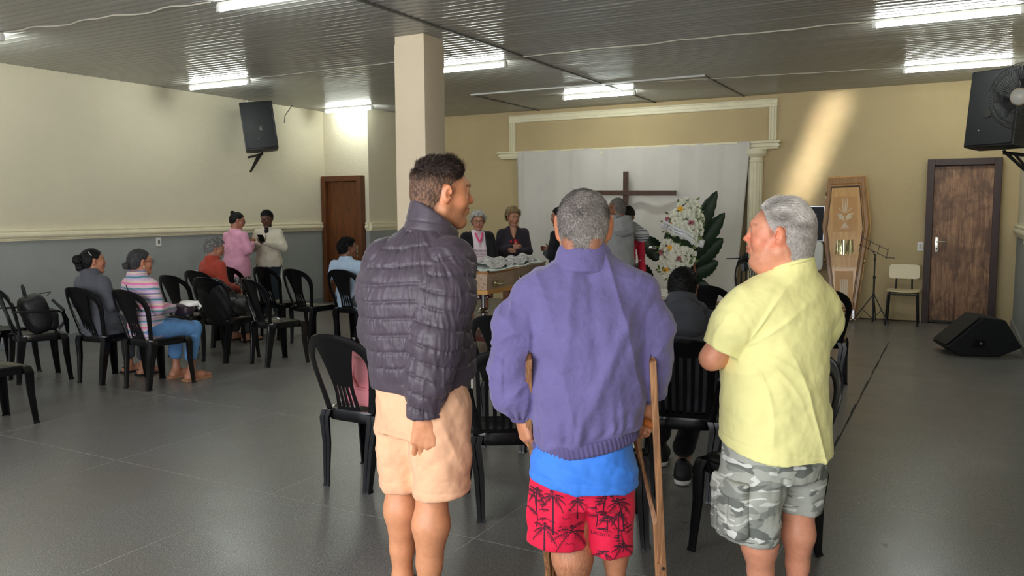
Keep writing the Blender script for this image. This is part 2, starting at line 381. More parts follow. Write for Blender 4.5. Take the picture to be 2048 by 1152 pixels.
wire((-3.5, 10.3), (-.66, 10.7), 'faint white cable on the ceiling ending at the light above the fan', amp=.012, r=.004)
# ================================================================ furniture and fittings
M_CHAIR = mat('black_plastic', (11, 11, 14), .22, bump=.05, bscale=30, bdist=.003, spec=.45)
def chair_back(x, z, w=0):
    """point on the curved backrest"""
    h = (z-.43)/.43
    y = -.175-.155*max(h, 0)**1.15+.06*(x/.21)**2*(.35+.65*h)
    return Vector((x, y-w, z))
def arc_path(top=.855, half=.205, n=30):
    P = []
    for i in range(n+1):
        t = i/n*2-1; a = abs(t); s = 1 if t > 0 else -1
        if a < .5:
            th = a/.5*pi/2; x = half*.99*sin(th)**.86; z = top-.16+.16*cos(th)**.8
        else:
            u = (a-.5)/.5; z = (top-.16)*(1-u)+.435*u; x = half*.99-.055*u**1.1
        P.append((s*x, z))
    return P
def make_chair(label, arms=False, slats=False):
    t = thing('plastic_chair', label, 'chair')
    P = arc_path(); path = [chair_back(x, z) for x, z in P]
    n = len(path)
    def prof(i, tt):
        a = abs(tt*2-1); w = .030 if a < .35 else (.030-.009*min(1, (a-.35)/.3)); th = .0085
        return [(w*cos(2*pi*k/12)*(1 if abs(cos(2*pi*k/12)) < .8 else 1.02), th*(1 if sin(2*pi*k/12) > 0 else -1)*abs(sin(2*pi*k/12))**.55) for k in range(12)]
    m = MB(); V = []; F = []
    for i, p in enumerate(path):
        d = (path[min(i+1, n-1)]-path[max(i-1, 0)]).normalized(); e = 1e-3; x, z = P[i]
        nrm = (chair_back(x+e, z)-chair_back(x-e, z)).cross(chair_back(x, z+e)-chair_back(x, z-e)).normalized(); side = nrm.cross(d).normalized()
        pr = prof(i, i/(n-1)); V += [p+side*a+nrm*b for a, b in pr]
    for i in range(n-1):
        for j in range(12): k = (j+1) % 12; F.append((i*12+j, i*12+k, (i+1)*12+k, (i+1)*12+j))
    m.add(V, F+[tuple(range(11, -1, -1)), tuple((n-1)*12+j for j in range(12))]); m.build('backrest_frame', M_CHAIR, t)
    # central splat: solid above, slotted below
    pts = []; fc = []
    def half(z):
        u = (z-.44)/.38; return (.150+.015*u if slats else .078-.022*sin(min(u, 1)*pi*.62)+.052*max(0, u-.3)**1.2*2.1)
    zs = [.435, .46, .5, .54, .58, .62, .66, .70, .74, .78, .815, .84]; nc = 21 if not slats else 33; idx = {}
    for j, z in enumerate(zs):
        for i in range(nc):
            s = i/(nc-1)*2-1; idx[i, j] = len(pts); pts.append((s*half(z), z))
    if slats: slot = {c for c in range(2, nc-3) if (c-2) % 4 in (0, 1)}; rows = set(range(1, 9))
    else: slot = {3, 4, 7, 8, 11, 12, 15, 16}; rows = {1, 2, 3}
    for j in range(len(zs)-1):
        for i in range(nc-1):
            if i in slot and j in rows: continue
            fc.append([idx[i, j], idx[i+1, j], idx[i+1, j+1], idx[i, j+1]])
    MB().sheet((pts, fc), lambda u, z, w: chair_back(u, z, w-.004), .008).build('splat', M_CHAIR, t, smooth=35)
    # seat with dished top and deep rim
    def outline(k, N=44):
        a = 2*pi*k/N+pi/N; c, s_ = cos(a), sin(a); e = .42
        x = abs(c)**e*(1 if c > 0 else -1); y = abs(s_)**e*(1 if s_ > 0 else -1); return x*(.192+.02*y), .195*y+.01
    N = 44; rings = [(.985, .375), (1.0, .38), (1.0, .425), (.985, .438), (.93, .44), (.86, .433), (.55, .424), (.2, .42)]; V = []; F = []
    for sc, z in rings:
        for k in range(N): x, y = outline(k); V.append((x*sc, (y-.01)*sc+.01, z-(.012 if y > .15 and z > .4 else 0)*sc))
    for r in range(len(rings)-1):
        for k in range(N): l = (k+1) % N; F.append((r*N+k, r*N+l, (r+1)*N+l, (r+1)*N+k))
    F.append(tuple((len(rings)-1)*N+k for k in range(N)))
    b = len(V)
    for k in range(N): x, y = outline(k); V.append((x*.965, (y-.01)*.965+.01, .375))
    for k in range(N): x, y = outline(k); V.append((x*.955, (y-.01)*.955+.01, .412))
    for k in range(N):
        l = (k+1) % N; F.append((l, k, b+k, b+l)); F.append((b+l, b+k, b+N+k, b+N+l))
    F.append(tuple(b+N+k for k in range(N-1, -1, -1)))
    MB().add(V, F).build('seat', M_CHAIR, t, smooth=38)
    def leg(sx, front):
        tx, ty = (.175, .165) if front else (.155, -.155); fx, fy = (.2, .205) if front else (.138, -.2)
        P = [(sx*tx, ty, .425), (sx*(tx+.012), ty+(.012 if front else -.008), .38), (sx*(tx*.55+fx*.45), ty*.55+fy*.45, .24), (sx*fx, fy, .02), (sx*fx*1.02, fy*1.01, 0)]
        yy = 1 if front else -1
        def pf(i, tt):
            w = [.031, .031, .026, .019, .022][i]; q = w*.62
            # channel section, open towards the inside of the chair
            L = [(-w, w), (-w*.1, w), (0, w*.86), (w*.1, w), (w, w), (w, -w), (w*.55, -w), (w*.55, w*.5), (-w, w*.5)]
            return [(sx*a, yy*b_) for a, b_ in L]
        m = MB(); V = []; k = 9
        for i, p in enumerate(P):
            V += [Vector(p)+Vector((a, b_, 0)) for a, b_ in pf(i, 0)]
        F = [(i*k+j, i*k+(j+1) % k, (i+1)*k+(j+1) % k, (i+1)*k+j) for i in range(len(P)-1) for j in range(k)]
        F += [tuple(range(k)), tuple(range((len(P)-1)*k, len(P)*k))]
        m.add(V, F).build('leg', M_CHAIR, t, smooth=25)
    for sx in (-1, 1): leg(sx, True); leg(sx, False)
    if arms:
        for sx in (-1, 1):
            path = [(sx*.198, -.235, .66), (sx*.225, -.12, .655), (sx*.235, .02, .65), (sx*.236, .12, .645), (sx*.234, .165, .62), (sx*.224, .19, .55), (sx*.205, .2, .43)]
            MB().sweep(path, lambda i, tt: [(a, b) for a, b in ((-.024, -.007), (.024, -.007), (.026, 0), (.024, .008), (-.024, .008), (-.026, 0))], up=(sx, 0, .001) if False else (0, 0, 1)).build('armrest', M_CHAIR, t, smooth=40)
    return t
proto = make_chair('black plastic chair under the woman in the striped cardigan'); proto.location = (-6.17, 4.76, 0)
protoA = make_chair('', arms=True); protoS = make_chair('', arms=True, slats=True)
GRP = 'black plastic chairs around the hall'; tag(proto, group=GRP); used = {}
def chair(x, y, deg, label, kind=0):
    src = (proto, protoA, protoS)[kind]
    if kind and not used.get(kind): c = src; used[kind] = 1
    else: c = copy_tree(src)
    c.location = (x, y, 0); c.rotation_euler = (0, 0, R(deg)); c['label'] = label; c['group'] = GRP; c['category'] = 'chair'; return c
chair(-6.76, 4.72, 3, 'black plastic chair under the woman in the plain grey top')
chair(-7.37, 4.43, -18, 'black plastic armchair with a black backpack on its seat', 1)
chair(-7.92, 4.42, 4, 'empty black plastic chair at the left edge, just left of the backpack armchair')
chair(-6.06, 3.27, -3, 'black plastic chair cut by the left edge, nearest to us on that side')
chair(-7.15, 6.0, 2, 'empty black plastic chair right in front of the striped woman\'s knees')
chair(-6.61, 5.97, 6, 'black plastic chair draped with a black bag over its back')
chair(-5.99, 6.04, -14, 'empty black plastic chair with shiny seat, turned slightly, second row end')
chair(-7.46, 6.58, 2, 'black plastic chair under the grey-haired woman in red')
chair(-7.64, 7.2, 0, 'empty black plastic chair in front of the woman in the pink hoodie')
chair(-7.18, 7.34, -2, 'empty black plastic chair in front of the woman in the beige jacket')
chair(-6.6, 7.24, -3, 'empty black plastic chair next to the boy in the pale blue shirt')
chair(-6.06, 7.37, 5, 'black plastic chair under the boy in the pale blue shirt')
chair(-2.9, 3.62, 0, 'black plastic chair with the pink bag, beside the man in the puffer jacket')
chair(-2.51, 4.67, 2, 'black plastic chair half seen between the puffer jacket and the purple jacket, farther one')
chair(-2.0, 3.6, 33, 'black slatted plastic armchair between the puffer jacket man and the crutch user', 2)
chair(-1.43, 3.57, 195, 'black plastic chair mostly hidden behind the crutches')
chair(-.71, 3.6, 152, 'black plastic chair by the camouflage shorts, only seat front and leg showing')
chair(-1.27, 4.30, 14, 'black slatted plastic armchair under the young man in the dark hoodie', 2)
chair(-.98, 7.32, 7, 'black plastic chair sticking out right of the man in the yellow shirt')
chair(-1.92, 7.26, 4, 'empty black plastic chair just before the low white stage')
chair(-1.42, 5.72, 2, 'black slatted plastic armchair in front of the young man in the dark hoodie', 2)
chair(-1.33, 6.93, -4, 'black plastic chair under the bald man hidden by the yellow shirt')

# bags
M_BAG = mat('black_nylon', (17, 17, 20), .55, var=.2, vscale=20, bump=.5, bscale=60, bdist=.006)
M_PINK = mat('pink_leatherette', (236, 146, 154), .45, var=.05, vscale=6, bump=.3, bscale=30, bdist=.004)
def bulgy(c, s, name, m, parent, e=.55, n=40, k=24, noise=.0, rot=None):
    V = []; F = []; c = Vector(c); Mx = rot if rot is not None else Matrix.Identity(3)
    for j in range(k+1):
        ph = -pi/2+pi*j/k
        for i in range(n):
            th = 2*pi*i/n; f = lambda q, p: (abs(q)**p)*(1 if q >= 0 else -1)
            x, y, z = f(cos(ph), e)*f(cos(th), e), f(cos(ph), e)*f(sin(th), e), f(sin(ph), e)
            w = 1+noise*sin(7*x+3*z+1)*cos(5*y+4*z)
            V.append(c+Mx @ Vector((x*s[0]/2*w, y*s[1]/2*w, z*s[2]/2)))
    for j in range(k):
        for i in range(n): l = (i+1) % n; F.append((j*n+i, j*n+l, (j+1)*n+l, (j+1)*n+i))
    return MB().add(V, F).build(name, m, parent, smooth=60)
t = thing('backpack', 'black backpack with a hanging loop, lying on the left armchair', 'bag', (-7.33, 4.44, .44), R(-18))
bulgy((0, -.03, .17), (.27, .22, .36), 'body', M_BAG, t, noise=.06, rot=Matrix.Rotation(R(18), 3, 'X')); bulgy((.0, .08, .11), (.22, .12, .2), 'pocket', M_BAG, t, noise=.05)
MB().tube([(-.03, -.11, .34), (-.028, -.12, .41), (0, -.125, .435), (.028, -.12, .41), (.03, -.11, .34)], .011, 8).build('hanging_loop', M_BAG, t)
MB().tube([(.12, .08, .3), (.16, .16, .2), (.15, .17, .1), (.12, .12, .03)], .014, 8).build('shoulder_strap', M_BAG, t)
MB().tube([(-.13, .04, .34), (0, .1, .36), (.13, .04, .34)], .005, 6).build('zip', mat('dark_metal', (30, 28, 26)), t)
t = thing('shoulder_bag', 'black bag and jacket draped over a chair back in the second row', 'bag', (-6.61, 5.97, .44), R(6))
bulgy((.03, -.2, .2), (.36, .12, .46), 'body', M_BAG, t, e=.7, noise=.12, rot=Matrix.Rotation(R(14), 3, 'X')); bulgy((.05, .02, .1), (.3, .26, .2), 'flap', M_BAG, t, e=.7, noise=.12)
MB().tube([(-.1, -.24, .42), (-.06, -.1, .4), (.05, .0, .3), (.14, .0, .2)], .012, 8).build('strap', M_BAG, t)
t = thing('handbag', 'pink handbag standing on the black chair beside the puffer jacket man', 'bag', (-2.86, 3.62, .445), R(-4))
def bagmesh():
    V = []; F = []; prof = [(0, .98, .98), (.01, 1, 1), (.15, 1.0, .98), (.27, .96, .78), (.325, .9, .4), (.33, .86, .3)]; N = 36
    for z, a, b in prof:
        for k in range(N):
            th = 2*pi*k/N; f = lambda q: abs(q)**.38*(1 if q > 0 else -1)
            V.append((.155*a*f(cos(th))+.004*sin(5*th), .088*b*f(sin(th))*(1+.04*sin(9*z*3+3*th)), z))
    for r in range(len(prof)-1):
        for k in range(N): l = (k+1) % N; F.append((r*N+k, r*N+l, (r+1)*N+l, (r+1)*N+k))
    F += [tuple(range(N-1, -1, -1)), tuple((len(prof)-1)*N+k for k in range(N))]; return MB().add(V, F)
bagmesh().build('body', M_PINK, t, smooth=50)
MB().tube([(.155*s, y, .27) for s, y in ((-.95, 0), (-.5, -.078), (0, -.082), (.5, -.078), (.95, 0), (.5, .078), (0, .082), (-.5, .078))], .005, 6, closed=True).build('zip', mat('rose_stitching', (238, 170, 176), .4), t)
MB().tube([(-.08, -.05, .29), (-.085, -.085, .16), (-.04, -.1, .1), (.04, -.1, .1), (.085, -.085, .16), (.08, -.05, .29)], .008, 8).build('handle', M_PINK, t)

# ---------------------------------------------------------------- back wall things
M_CLOTH = mat('white_curtain_cloth', (218, 211, 203), .9, var=.04, vscale=3, bump=.25, bscale=300, bdist=.002)
def curtain():
    NX, NZ = 170, 90; V = []; x0, x1 = -6.52, -2.68; zt = 2.495
    rn = np.random.default_rng(3); fr = [(rn.uniform(3, 16), rn.uniform(0, 6), rn.uniform(.3, 1)) for _ in range(9)]
    for j in range(NZ+1):
        v = j/NZ
        for i in range(NX+1):
            u = i/NX; x = x0+(x1-x0)*u; 
            y = -.018-.03*v+ (.018+.05*v)*sum(a*sin(f*u*3.1+p+v*1.3*sin(f)) for f, p, a in fr)*.3
            pin = abs(sin(u*13*pi))**8; y -= .012*(1-v)*pin
            y -= .055*v*v*sin(u*23+v*3)*(.4+u) + .16*v**3*max(0, u-.55)
            z = zt*(1-v)+.02*v+.012*sin(u*40)*(1-v)**6
            xx = x + .02*v*sin(u*17) - (.16*v*u**4) + .06*v*(1-u)**6 
            V.append((xx, YB-.125+y, z))
    F = [(j*(NX+1)+i, j*(NX+1)+i+1, (j+1)*(NX+1)+i+1, (j+1)*(NX+1)+i) for j in range(NZ) for i in range(NX)]
    m = MB().add(V, F); o = put(bpy.data.objects.new('curtain', m.mesh('curtain', M_CLOTH, smooth=180, fix=False)))
    s = o.modifiers.new('solid', 'SOLIDIFY'); s.thickness = .004
    tag(o, 'large white cloth curtain hung under the cornice behind the cross', 'curtain'); return o
curtain()
M_CROSS = wood('dark_cross_wood', (54, 30, 18), (88, 52, 32), .5, (14, 14, 2))
t = thing('cross', 'tall dark wooden cross standing in front of the white curtain', 'cross', (-4.52, 11.98, 0))
MB().box((0, 0, 1.06), (.075, .045, 2.1)).build('upright', M_CROSS, t, smooth=None, bevel=.004)
o = MB().box((0, -.03, 0), (1.66, .03, .075)).build('crossbar', M_CROSS, t, smooth=None, bevel=.004); o.location = (-.02, 0, 1.785); o.rotation_euler = (0, R(.9), 0)
MB().box((0, 0, .025), (.5, .3, .05)).build('foot', M_CROSS, t, smooth=None, bevel=.004)
# low stage with slatted front
M_STW = wood('stage_wood', (120, 92, 58), (160, 128, 84), .6, (12, 12, 2))
t = thing('stage', 'low wooden stage with slatted front under a white cloth', 'stage', (-3.6, 11.16, 0))
MB().box((0, .05, .16), (1.9, 1.2, .32)).build('platform', M_STW, t, smooth=None)
sl = None
for k in range(31):
    o = MB().box((0, 0, 0), (.05, .02, .3)) if sl is None else None
    if o: sl = o.mesh('slat', M_STW, bevel=.003)
    s = put(bpy.data.objects.new('slat', sl), t); s.location = (-.93+k*.062, -.565, .155)
V = []; nx, ny = 50, 30
for j in range(ny+1):
    for i in range(nx+1):
        u, v = i/nx, j/ny; V.append((-1.0+2.05*u, -.62+1.2*v, .335+.012*sin(u*19+v*6)+.01*sin(v*23+u*9)-(.1+.03*sin(u*31))*max(0, 1-v*14)-.14*max(0, u*16-15)))
o = put(bpy.data.objects.new('cloth_cover', MB().add(V, [(j*(nx+1)+i, j*(nx+1)+i+1, (j+1)*(nx+1)+i+1, (j+1)*(nx+1)+i) for j in range(ny) for i in range(nx)]).mesh('cloth_cover', M_CLOTH, smooth=180)), t)
o.modifiers.new('solid', 'SOLIDIFY').thickness = .005

# coffin lid leaning on the back wall
M_OAK = wood('honey_oak', (192, 138, 70), (224, 174, 102), .38, (14, 14, 1.2), .8, .3); M_OAKD = wood('brown_oak_edge', (142, 98, 50), (176, 128, 72), .4, (14, 14, 1.4), .8, .2)
M_FOIL = mat('brass_foil', (240, 232, 180), .14, metal=.95, bump=.25, bscale=30, bdist=.01); M_ETCH = mat('pale_etching', (226, 206, 176), .5)
t = thing('casket_cover', 'honey-coloured wooden coffin lid leaning upright against the tan wall', 'lid', (-1.32, 11.98, .012)); t.rotation_euler = (R(-6.4), R(-1.6), 0)
def hexa(s, z0=0, z1=1.97):
    zt, zm = z1, z0+(z1-z0)*.655
    return [(-.135*s, z0), (.135*s, z0), (.305*s, zm), (.235*s, zt), (-.235*s, zt), (-.305*s, zm)]
def hexprism(name, s, y0, y1, m, z0=0, z1=1.97, s2=None, bevel=.004):
    A = hexa(s, z0, z1); B = hexa(s2 or s, z0+(.0 if s2 is None else .02), z1-(.0 if s2 is None else .02)); V = [(x, y0, z) for x, z in B]+[(x, y1, z) for x, z in A]
    return MB().add(V, [tuple(range(6)), tuple(range(11, 5, -1))]+[(i, (i+1) % 6, 6+(i+1) % 6, 6+i) for i in range(6)]).build(name, m, t, smooth=None, bevel=bevel)
hexprism('side_wall', 1.0, -.075, .075, M_OAKD, s2=.97); hexprism('rim', 1.04, .045, .085, M_OAK, -.01, 1.985); hexprism('moulding', .83, -.1, -.074, M_OAKD, .1, 1.87, s2=.8); hexprism('inlay_line', .775, -.103, -.09, mat('dark_inlay', (38, 24, 16), .5), .135, 1.84, s2=.77); hexprism('top_panel', .745, -.106, -.09, M_OAK, .15, 1.82, s2=.735)
for z0, z1, n_ in ((1.2, 1.68, 'carving_panel'), (.2, .66, 'carving_panel')):
    w = .155 if z0 > 1 else .115
    MB().box((0, -.107, (z0+z1)/2), (2*w, .004, z1-z0)).build(n_, M_OAKD if False else mat('oak_inset', (196, 142, 76), .4, var=.08, vscale=8), t, smooth=None)
# etched sheaf and bird-like flourish, and a fluted base ornament
et = MB()
def stroke(pts, w, y=-.111):
    P = [Vector((a, y, b)) for a, b in pts]; V = []; n = len(P)
    for i, p in enumerate(P):
        d = (P[min(i+1, n-1)]-P[max(i-1, 0)]).normalized(); q = Vector((-d.z, 0, d.x))*w*(.35+.65*sin(pi*min(1, (i+.6)/n))); V += [p+q, p-q, p-q+Vector((0, .004, 0)), p+q+Vector((0, .004, 0))]
    et.add(V, [(4*i+j, 4*i+(j+1) % 4, 4*i+4+(j+1) % 4, 4*i+4+j) for i in range(n-1) for j in range(4)])
for a in (-.03, -.012, .006, .024): stroke([(a*.6, 1.46), (a, 1.55), (a*1.1, 1.66)], .005)
for s in (-1, 1):
    for k in range(5): stroke([(0.01*s, 1.40-.012*k), (s*(.05+.008*k), 1.42-.01*k+.02), (s*(.11-.012*k), 1.45-.02*k)], .006)
    stroke([(s*.02, 1.46), (s*.06, 1.5), (s*.09, 1.53)], .004)
for k in range(-3, 4): stroke([(0, 1.33), (k*.009, 1.28), (k*.017, 1.24)], .004)
for k in range(4): stroke([(-.045+.03*k, .55), (-.035+.024*k, .36), (-.022+.015*k, .2)], .011)
et.build('etched_ornament', M_ETCH, t, smooth=None)['kind'] = 'stuff'
f = MB(); nn = 14
for i in range(nn): f.box((-.105+.21*i/(nn-1), -.112, .985), (.0135, .006+.004*(i % 2), .2+.006*(i % 3)), Matrix.Rotation(1.1*((i*7) % 5-2)/5, 3, 'Z') @ Matrix.Rotation(.12*((i*3) % 4-1.5), 3, 'X'))
f.build('foil_window', M_FOIL, t, smooth=None)
for s, z, x in ((-1, 1.73, .25), (1, 1.73, .25), (-1, .8, .26), (1, .78, .245)):
    MB().tube([(s*x, -.07, z+.02), (s*x, -.1, z), (s*x, -.07, z-.02)], .011, 8).build('clasp', M_FOIL, t)
MB().box((.125, -.09, .07), (.03, .02, .12)).build('corner_foil', mat('silver_foil', (226, 226, 232), .15, metal=1, bump=.8, bscale=50, bdist=.01), t, smooth=None, bevel=.004)

# television and white board behind the yellow shirt
t = thing('television', 'black flat screen with thin silver rim against the wall by the coffin lid', 'screen', (-1.995, 12.15, .86))
MB().box((0, 0, .46), (.72, .04, .5)).build('bezel', mat('silver_rim', (200, 204, 206), .35, metal=.6), t, smooth=None, bevel=.006); MB().box((0, -.02, .46), (.69, .012, .47)).build('screen', mat('dark_screen', (10, 12, 18), .45, spec=.2), t, smooth=None)
MB().box((0, .02, .1), (.07, .03, .3)).build('stand_neck', M_CHAIR, t, smooth=None); MB().box((0, .02, -.42), (.06, .04, .86)).build('stand_post', M_CHAIR, t, smooth=None); MB().box((0, .0, -.845), (.5, .3, .03)).build('base', M_CHAIR, t, smooth=None)
t = thing('plastic_board', 'pale rounded plastic panel standing below the flat screen', 'board', (-1.86, 11.9, 0))
bulgy((0, 0, .88), (.5, .03, .42), 'panel', mat('pale_plastic', (206, 204, 194), .4), t, e=.3); 
for s in (-1, 1): MB().tube([(s*.16, .02, .8), (s*.17, .02, .4), (s*.19, -.06, 0)], .012, 8).build('leg', mat('dark_metal', (30, 28, 26)), t)

# music stand
M_BLK = mat('black_metal', (20, 20, 22), .4)
t = thing('music_stand', 'black folding music stand on a tripod, between coffin lid and school chair', 'stand', (-.945, 11.8, 0))
MB().tube([(0, 0, .02), (0, 0, .62)], .0125, 10).build('lower_tube', M_BLK, t); MB().tube([(0, 0, .6), (0, 0, .93)], .009, 10).build('upper_tube', M_BLK, t)
for z, r in ((.38, .02), (.62, .018), (.86, .016)): MB().lathe([(.0, -.018), (r, -.018), (r, .018), (0, .018)], 12, (0, 0, z)).build('collar', M_BLK, t)
for a in (200, 320, 85):
    c_, s_ = cos(R(a)), sin(R(a)); MB().tube([(.012*c_, .012*s_, .38), (.27*c_, .2*s_, .012)], .007, 6).build('leg', M_BLK, t); MB().tube([(0, 0, .06), (.15*c_, .11*s_, .2)], .0045, 6).build('brace', M_BLK, t)
d = MB()
DX, DZ = Vector((.87, -.25, -.42)).normalized(), Vector((.2, .35, .9)).normalized(); q = lambda a, b: Vector((-.03, 0, .97))+DX*a+DZ*b
for b in (0, .1): d.tube([q(-.19, b), q(.2, b)], .004, 5)
for a in (-.19, -.07, .07, .2): d.tube([q(a, -.02), q(a*.9, .13)], .004, 5)
d.tube([q(.18, -.01), q(.18, -.01)+Vector((.12, -.03, .0))], .005, 5); d.tube([q(0, .0), (0, 0, .9)], .007, 6)
d.build('desk', M_BLK, t)
# school chair
t = thing('school_chair', 'school chair with pale laminate seat and back on dark tube legs', 'chair', (-.6, 11.93, 0), R(180))
M_LAM = mat('pale_laminate', (222, 206, 166), .3, var=.03, vscale=8)
def curved_panel(name, w, h, z0, depth, tilt, y0):
    NX = 12; V = []; r = .03; pts = []
    for k in range(28):
        a = 2*pi*k/28; f = lambda q: abs(q)**.28*(1 if q > 0 else -1); pts.append((w/2*f(cos(a)), h/2*f(sin(a))))
    m = MB(); m.prism(pts, .012, lambda u, v, ww: Vector((u, y0+depth*(u/(w/2))**2+tilt*v+ww, z0+v))); return m.build(name, M_LAM, t, smooth=40)
curved_panel('backrest', .37, .19, .685, .02, -.12, -.2)
m = MB(); pts = []
for k in range(32):
    a = 2*pi*k/32; f = lambda q: abs(q)**.4*(1 if q > 0 else -1); pts.append((.2*f(cos(a)), .19*f(sin(a))))
m.prism(pts, .014, lambda u, v, w: Vector((u, v, .425+w+.012*(u/.2)**2+.012*(v/.19)**2))); m.build('seat', M_LAM, t, smooth=40)
for s in (-1, 1):
    MB().tube([(s*.17, -.185, .4), (s*.19, -.2, 0)], .0115, 8).build('leg', M_BLK, t); MB().tube([(s*.17, .17, .4), (s*.19, .19, 0)], .0115, 8).build('leg', M_BLK, t)
    MB().tube([(s*.1, -.14, .41), (s*.095, -.18, .55), (s*.09, -.2, .72)], .011, 8).build('back_post', M_BLK, t)
    MB().tube([(s*.17, -.17, .408), (s*.17, .17, .408)], .0105, 8).build('seat_rail', M_BLK, t)
for y in (-.185, .17): MB().tube([(-.17, y, .405), (.17, y, .405)], .0105, 8).build('cross_rail', M_BLK, t)
b = MB()
for p in ((-.07, .66), (.07, .66), (0, .72)): b.ball((p[0], -.205, p[1]), .008, 8, 6)
b.build('rivet', mat('brushed_nickel', (1, 1, 1)), t)
# switch plates, wall hook, scuff
def plate(x, y, z, nx, ny, label, name='switch_plate', hole=False):
    t = thing(name, label, 'switch', (x, y, z), math.atan2(nx, -ny)); MB().box((0, -.006, 0), (.075, .012, .118)).build('plate', M_CAPW, t, smooth=None, bevel=.003)
    if hole: MB().box((0, -.013, .0), (.03, .006, .05)).build('button', mat('grey_button', (120, 118, 110), .4), t, smooth=None, bevel=.002)
    else:
        for dz in (.016, -.016): MB().box((0, -.013, dz), (.028, .006, .026)).build('rocker', mat('ivory_button', (206, 196, 164), .4), t, smooth=None, bevel=.002)
plate(-.43, YB, 1.02, 0, -1, 'ivory wall switch plate beside the worn brown door')
plate(XL, 7.32, 1.13, 1, 0, 'white wall socket plate just under the left dado rail', 'socket_plate', True)
# wedge monitor on the floor
t = thing('floor_monitor', 'black wedge stage speaker lying on the floor near the right wall', 'speaker', (.22, 9.86, 0), R(19))
M_SPK = mat('black_carpet_covering', (16, 17, 20), .8, bump=.4, bscale=120, bdist=.003)
poly = [(-.36, .09), (-.02, .41), (.19, .38), (.36, .1), (.14, 0), (-.22, .0)]
m = MB(); m.prism(poly, .46, lambda u, v, w: Vector((u, w-.23, v))); m.build('cabinet', M_SPK, t, smooth=None, bevel=.012)
m = MB().box((-.06, -.236, .14), (.11, .012, .07)); m.build('connector_dish', mat('gloss_black', (8, 8, 10), .2), t, smooth=None, bevel=.004)
MB().lathe([(0, 0), (.01, 0), (.01, .01), (0, .01)], 10, (-.04, -.24, .14), Matrix.Rotation(pi/2, 3, 'X')).build('socket', MATS['brushed_nickel'], t)
pn = Vector((.32, 0, .34)).normalized()
MB().box((0, 0, 0), (.43, .4, .008)).build('grille', mat('black_grille', (20, 21, 24), .6, bump=.6, bscale=260, bdist=.002), t, smooth=None, loc=(-.19-.012, 0, .25+.012), rot=(0, R(-43), 0))
for x_, y_ in ((-.2, -.2), (.1, -.2), (-.2, .2), (.1, .2)): MB().lathe([(.02, 0), (.02, .01), (0, .01)], 10, (x_, y_, -.002)).build('foot', M_CHAIR, t)

# wall speakers on brackets
def pa_speaker(label, loc, rz, tilt, cone_x, mount):
    t = thing('wall_speaker', label, 'speaker', loc, rz); Mx = Matrix.Rotation(tilt, 3, 'X')
    def loft(name, mtl, secs, bevel):
        m = MB(); V = []
        for y, w, h in secs: V += [Mx @ Vector(p) for p in ((-w/2, y, -h/2), (w/2, y, -h/2), (w/2, y, h/2), (-w/2, y, h/2))]
        n = len(secs); F = [tuple(range(4)), tuple(range(4*n-4, 4*n))]+[(4*i+j, 4*i+(j+1) % 4, 4*i+4+(j+1) % 4, 4*i+4+j) for i in range(n-1) for j in range(4)]
        return m.add(V, F).build(name, mtl, t, smooth=35, bevel=bevel)
    loft('cabinet', mat('black_speaker_shell', (18, 18, 20), .5, bump=.3, bscale=200, bdist=.002), [(-.2, .46, .7), (.02, .45, .69), (.2, .3, .62)], .02)
    loft('grille', MATS['black_grille'], [(-.214, .42, .66), (-.198, .43, .67)], .006)
    r = MB(); r.lathe([(.0, 0), (.012, 0), (.036, .004), (.04, .012), (0, .014)], 20, Mx @ Vector((cone_x, -.213, -.05)), Mx @ Matrix.Rotation(pi/2, 3, 'X')); r.build('dome', mat('grey_dome', (66, 64, 62), .25, metal=.3), t)
    r = MB(); r.ball(Mx @ Vector((cone_x-.07, -.216, -.2)), .006, 8, 6); r.build('lamp_dot', mat('pale_dot', (190, 180, 150), .4), t)
    b = MB(); a0, a1, a2 = [Vector(p) for p in mount]; b.tube([a0, a1], .018, 6); b.tube([a1+Vector((0, 0, .02)), a2], .016, 6); b.tube([a0, (a0+a1)/2+Vector((0, 0, -.0)), a0.lerp(a1, .95)], .01, 6); b.tube([a2, a0.lerp(a1, .7)], .014, 6)
    b.build('bracket', M_BLK, t); return t
t = pa_speaker('black loudspeaker hanging on a bracket on the left cream wall', (-9.02, 8.86, 2.73), R(47), R(-9), .04, ((-.2, .235, -.385), (0, .0, -.37), (-.2, .235, -.6)))
t.rotation_euler = (0, R(-6), R(47))
t2 = pa_speaker('black loudspeaker high on the right wall behind the fan', (.335, 8.75, 2.4), R(-33), R(-7), -.02, ((.25, .17, -.42), (0, 0, -.37), (.25, .17, -.66)))
tag(MB().tube([(XL+.012, 8.95, ZC), (XL+.012, 8.95, 2.95)], .014, 8).build('conduit', M_WHITEPVC), 'short white conduit from ceiling to the left speaker', 'conduit')
tag(MB().tube([(-9.0, 9.36, 2.86), (-9.12, 9.5, 2.98), (-9.2, 9.7, 3.12), (-9.2, 9.75, ZC+.005)], .006, 6).build('speaker_cable', M_BLK), 'black cable rising from the left loudspeaker to the ceiling', 'cable')
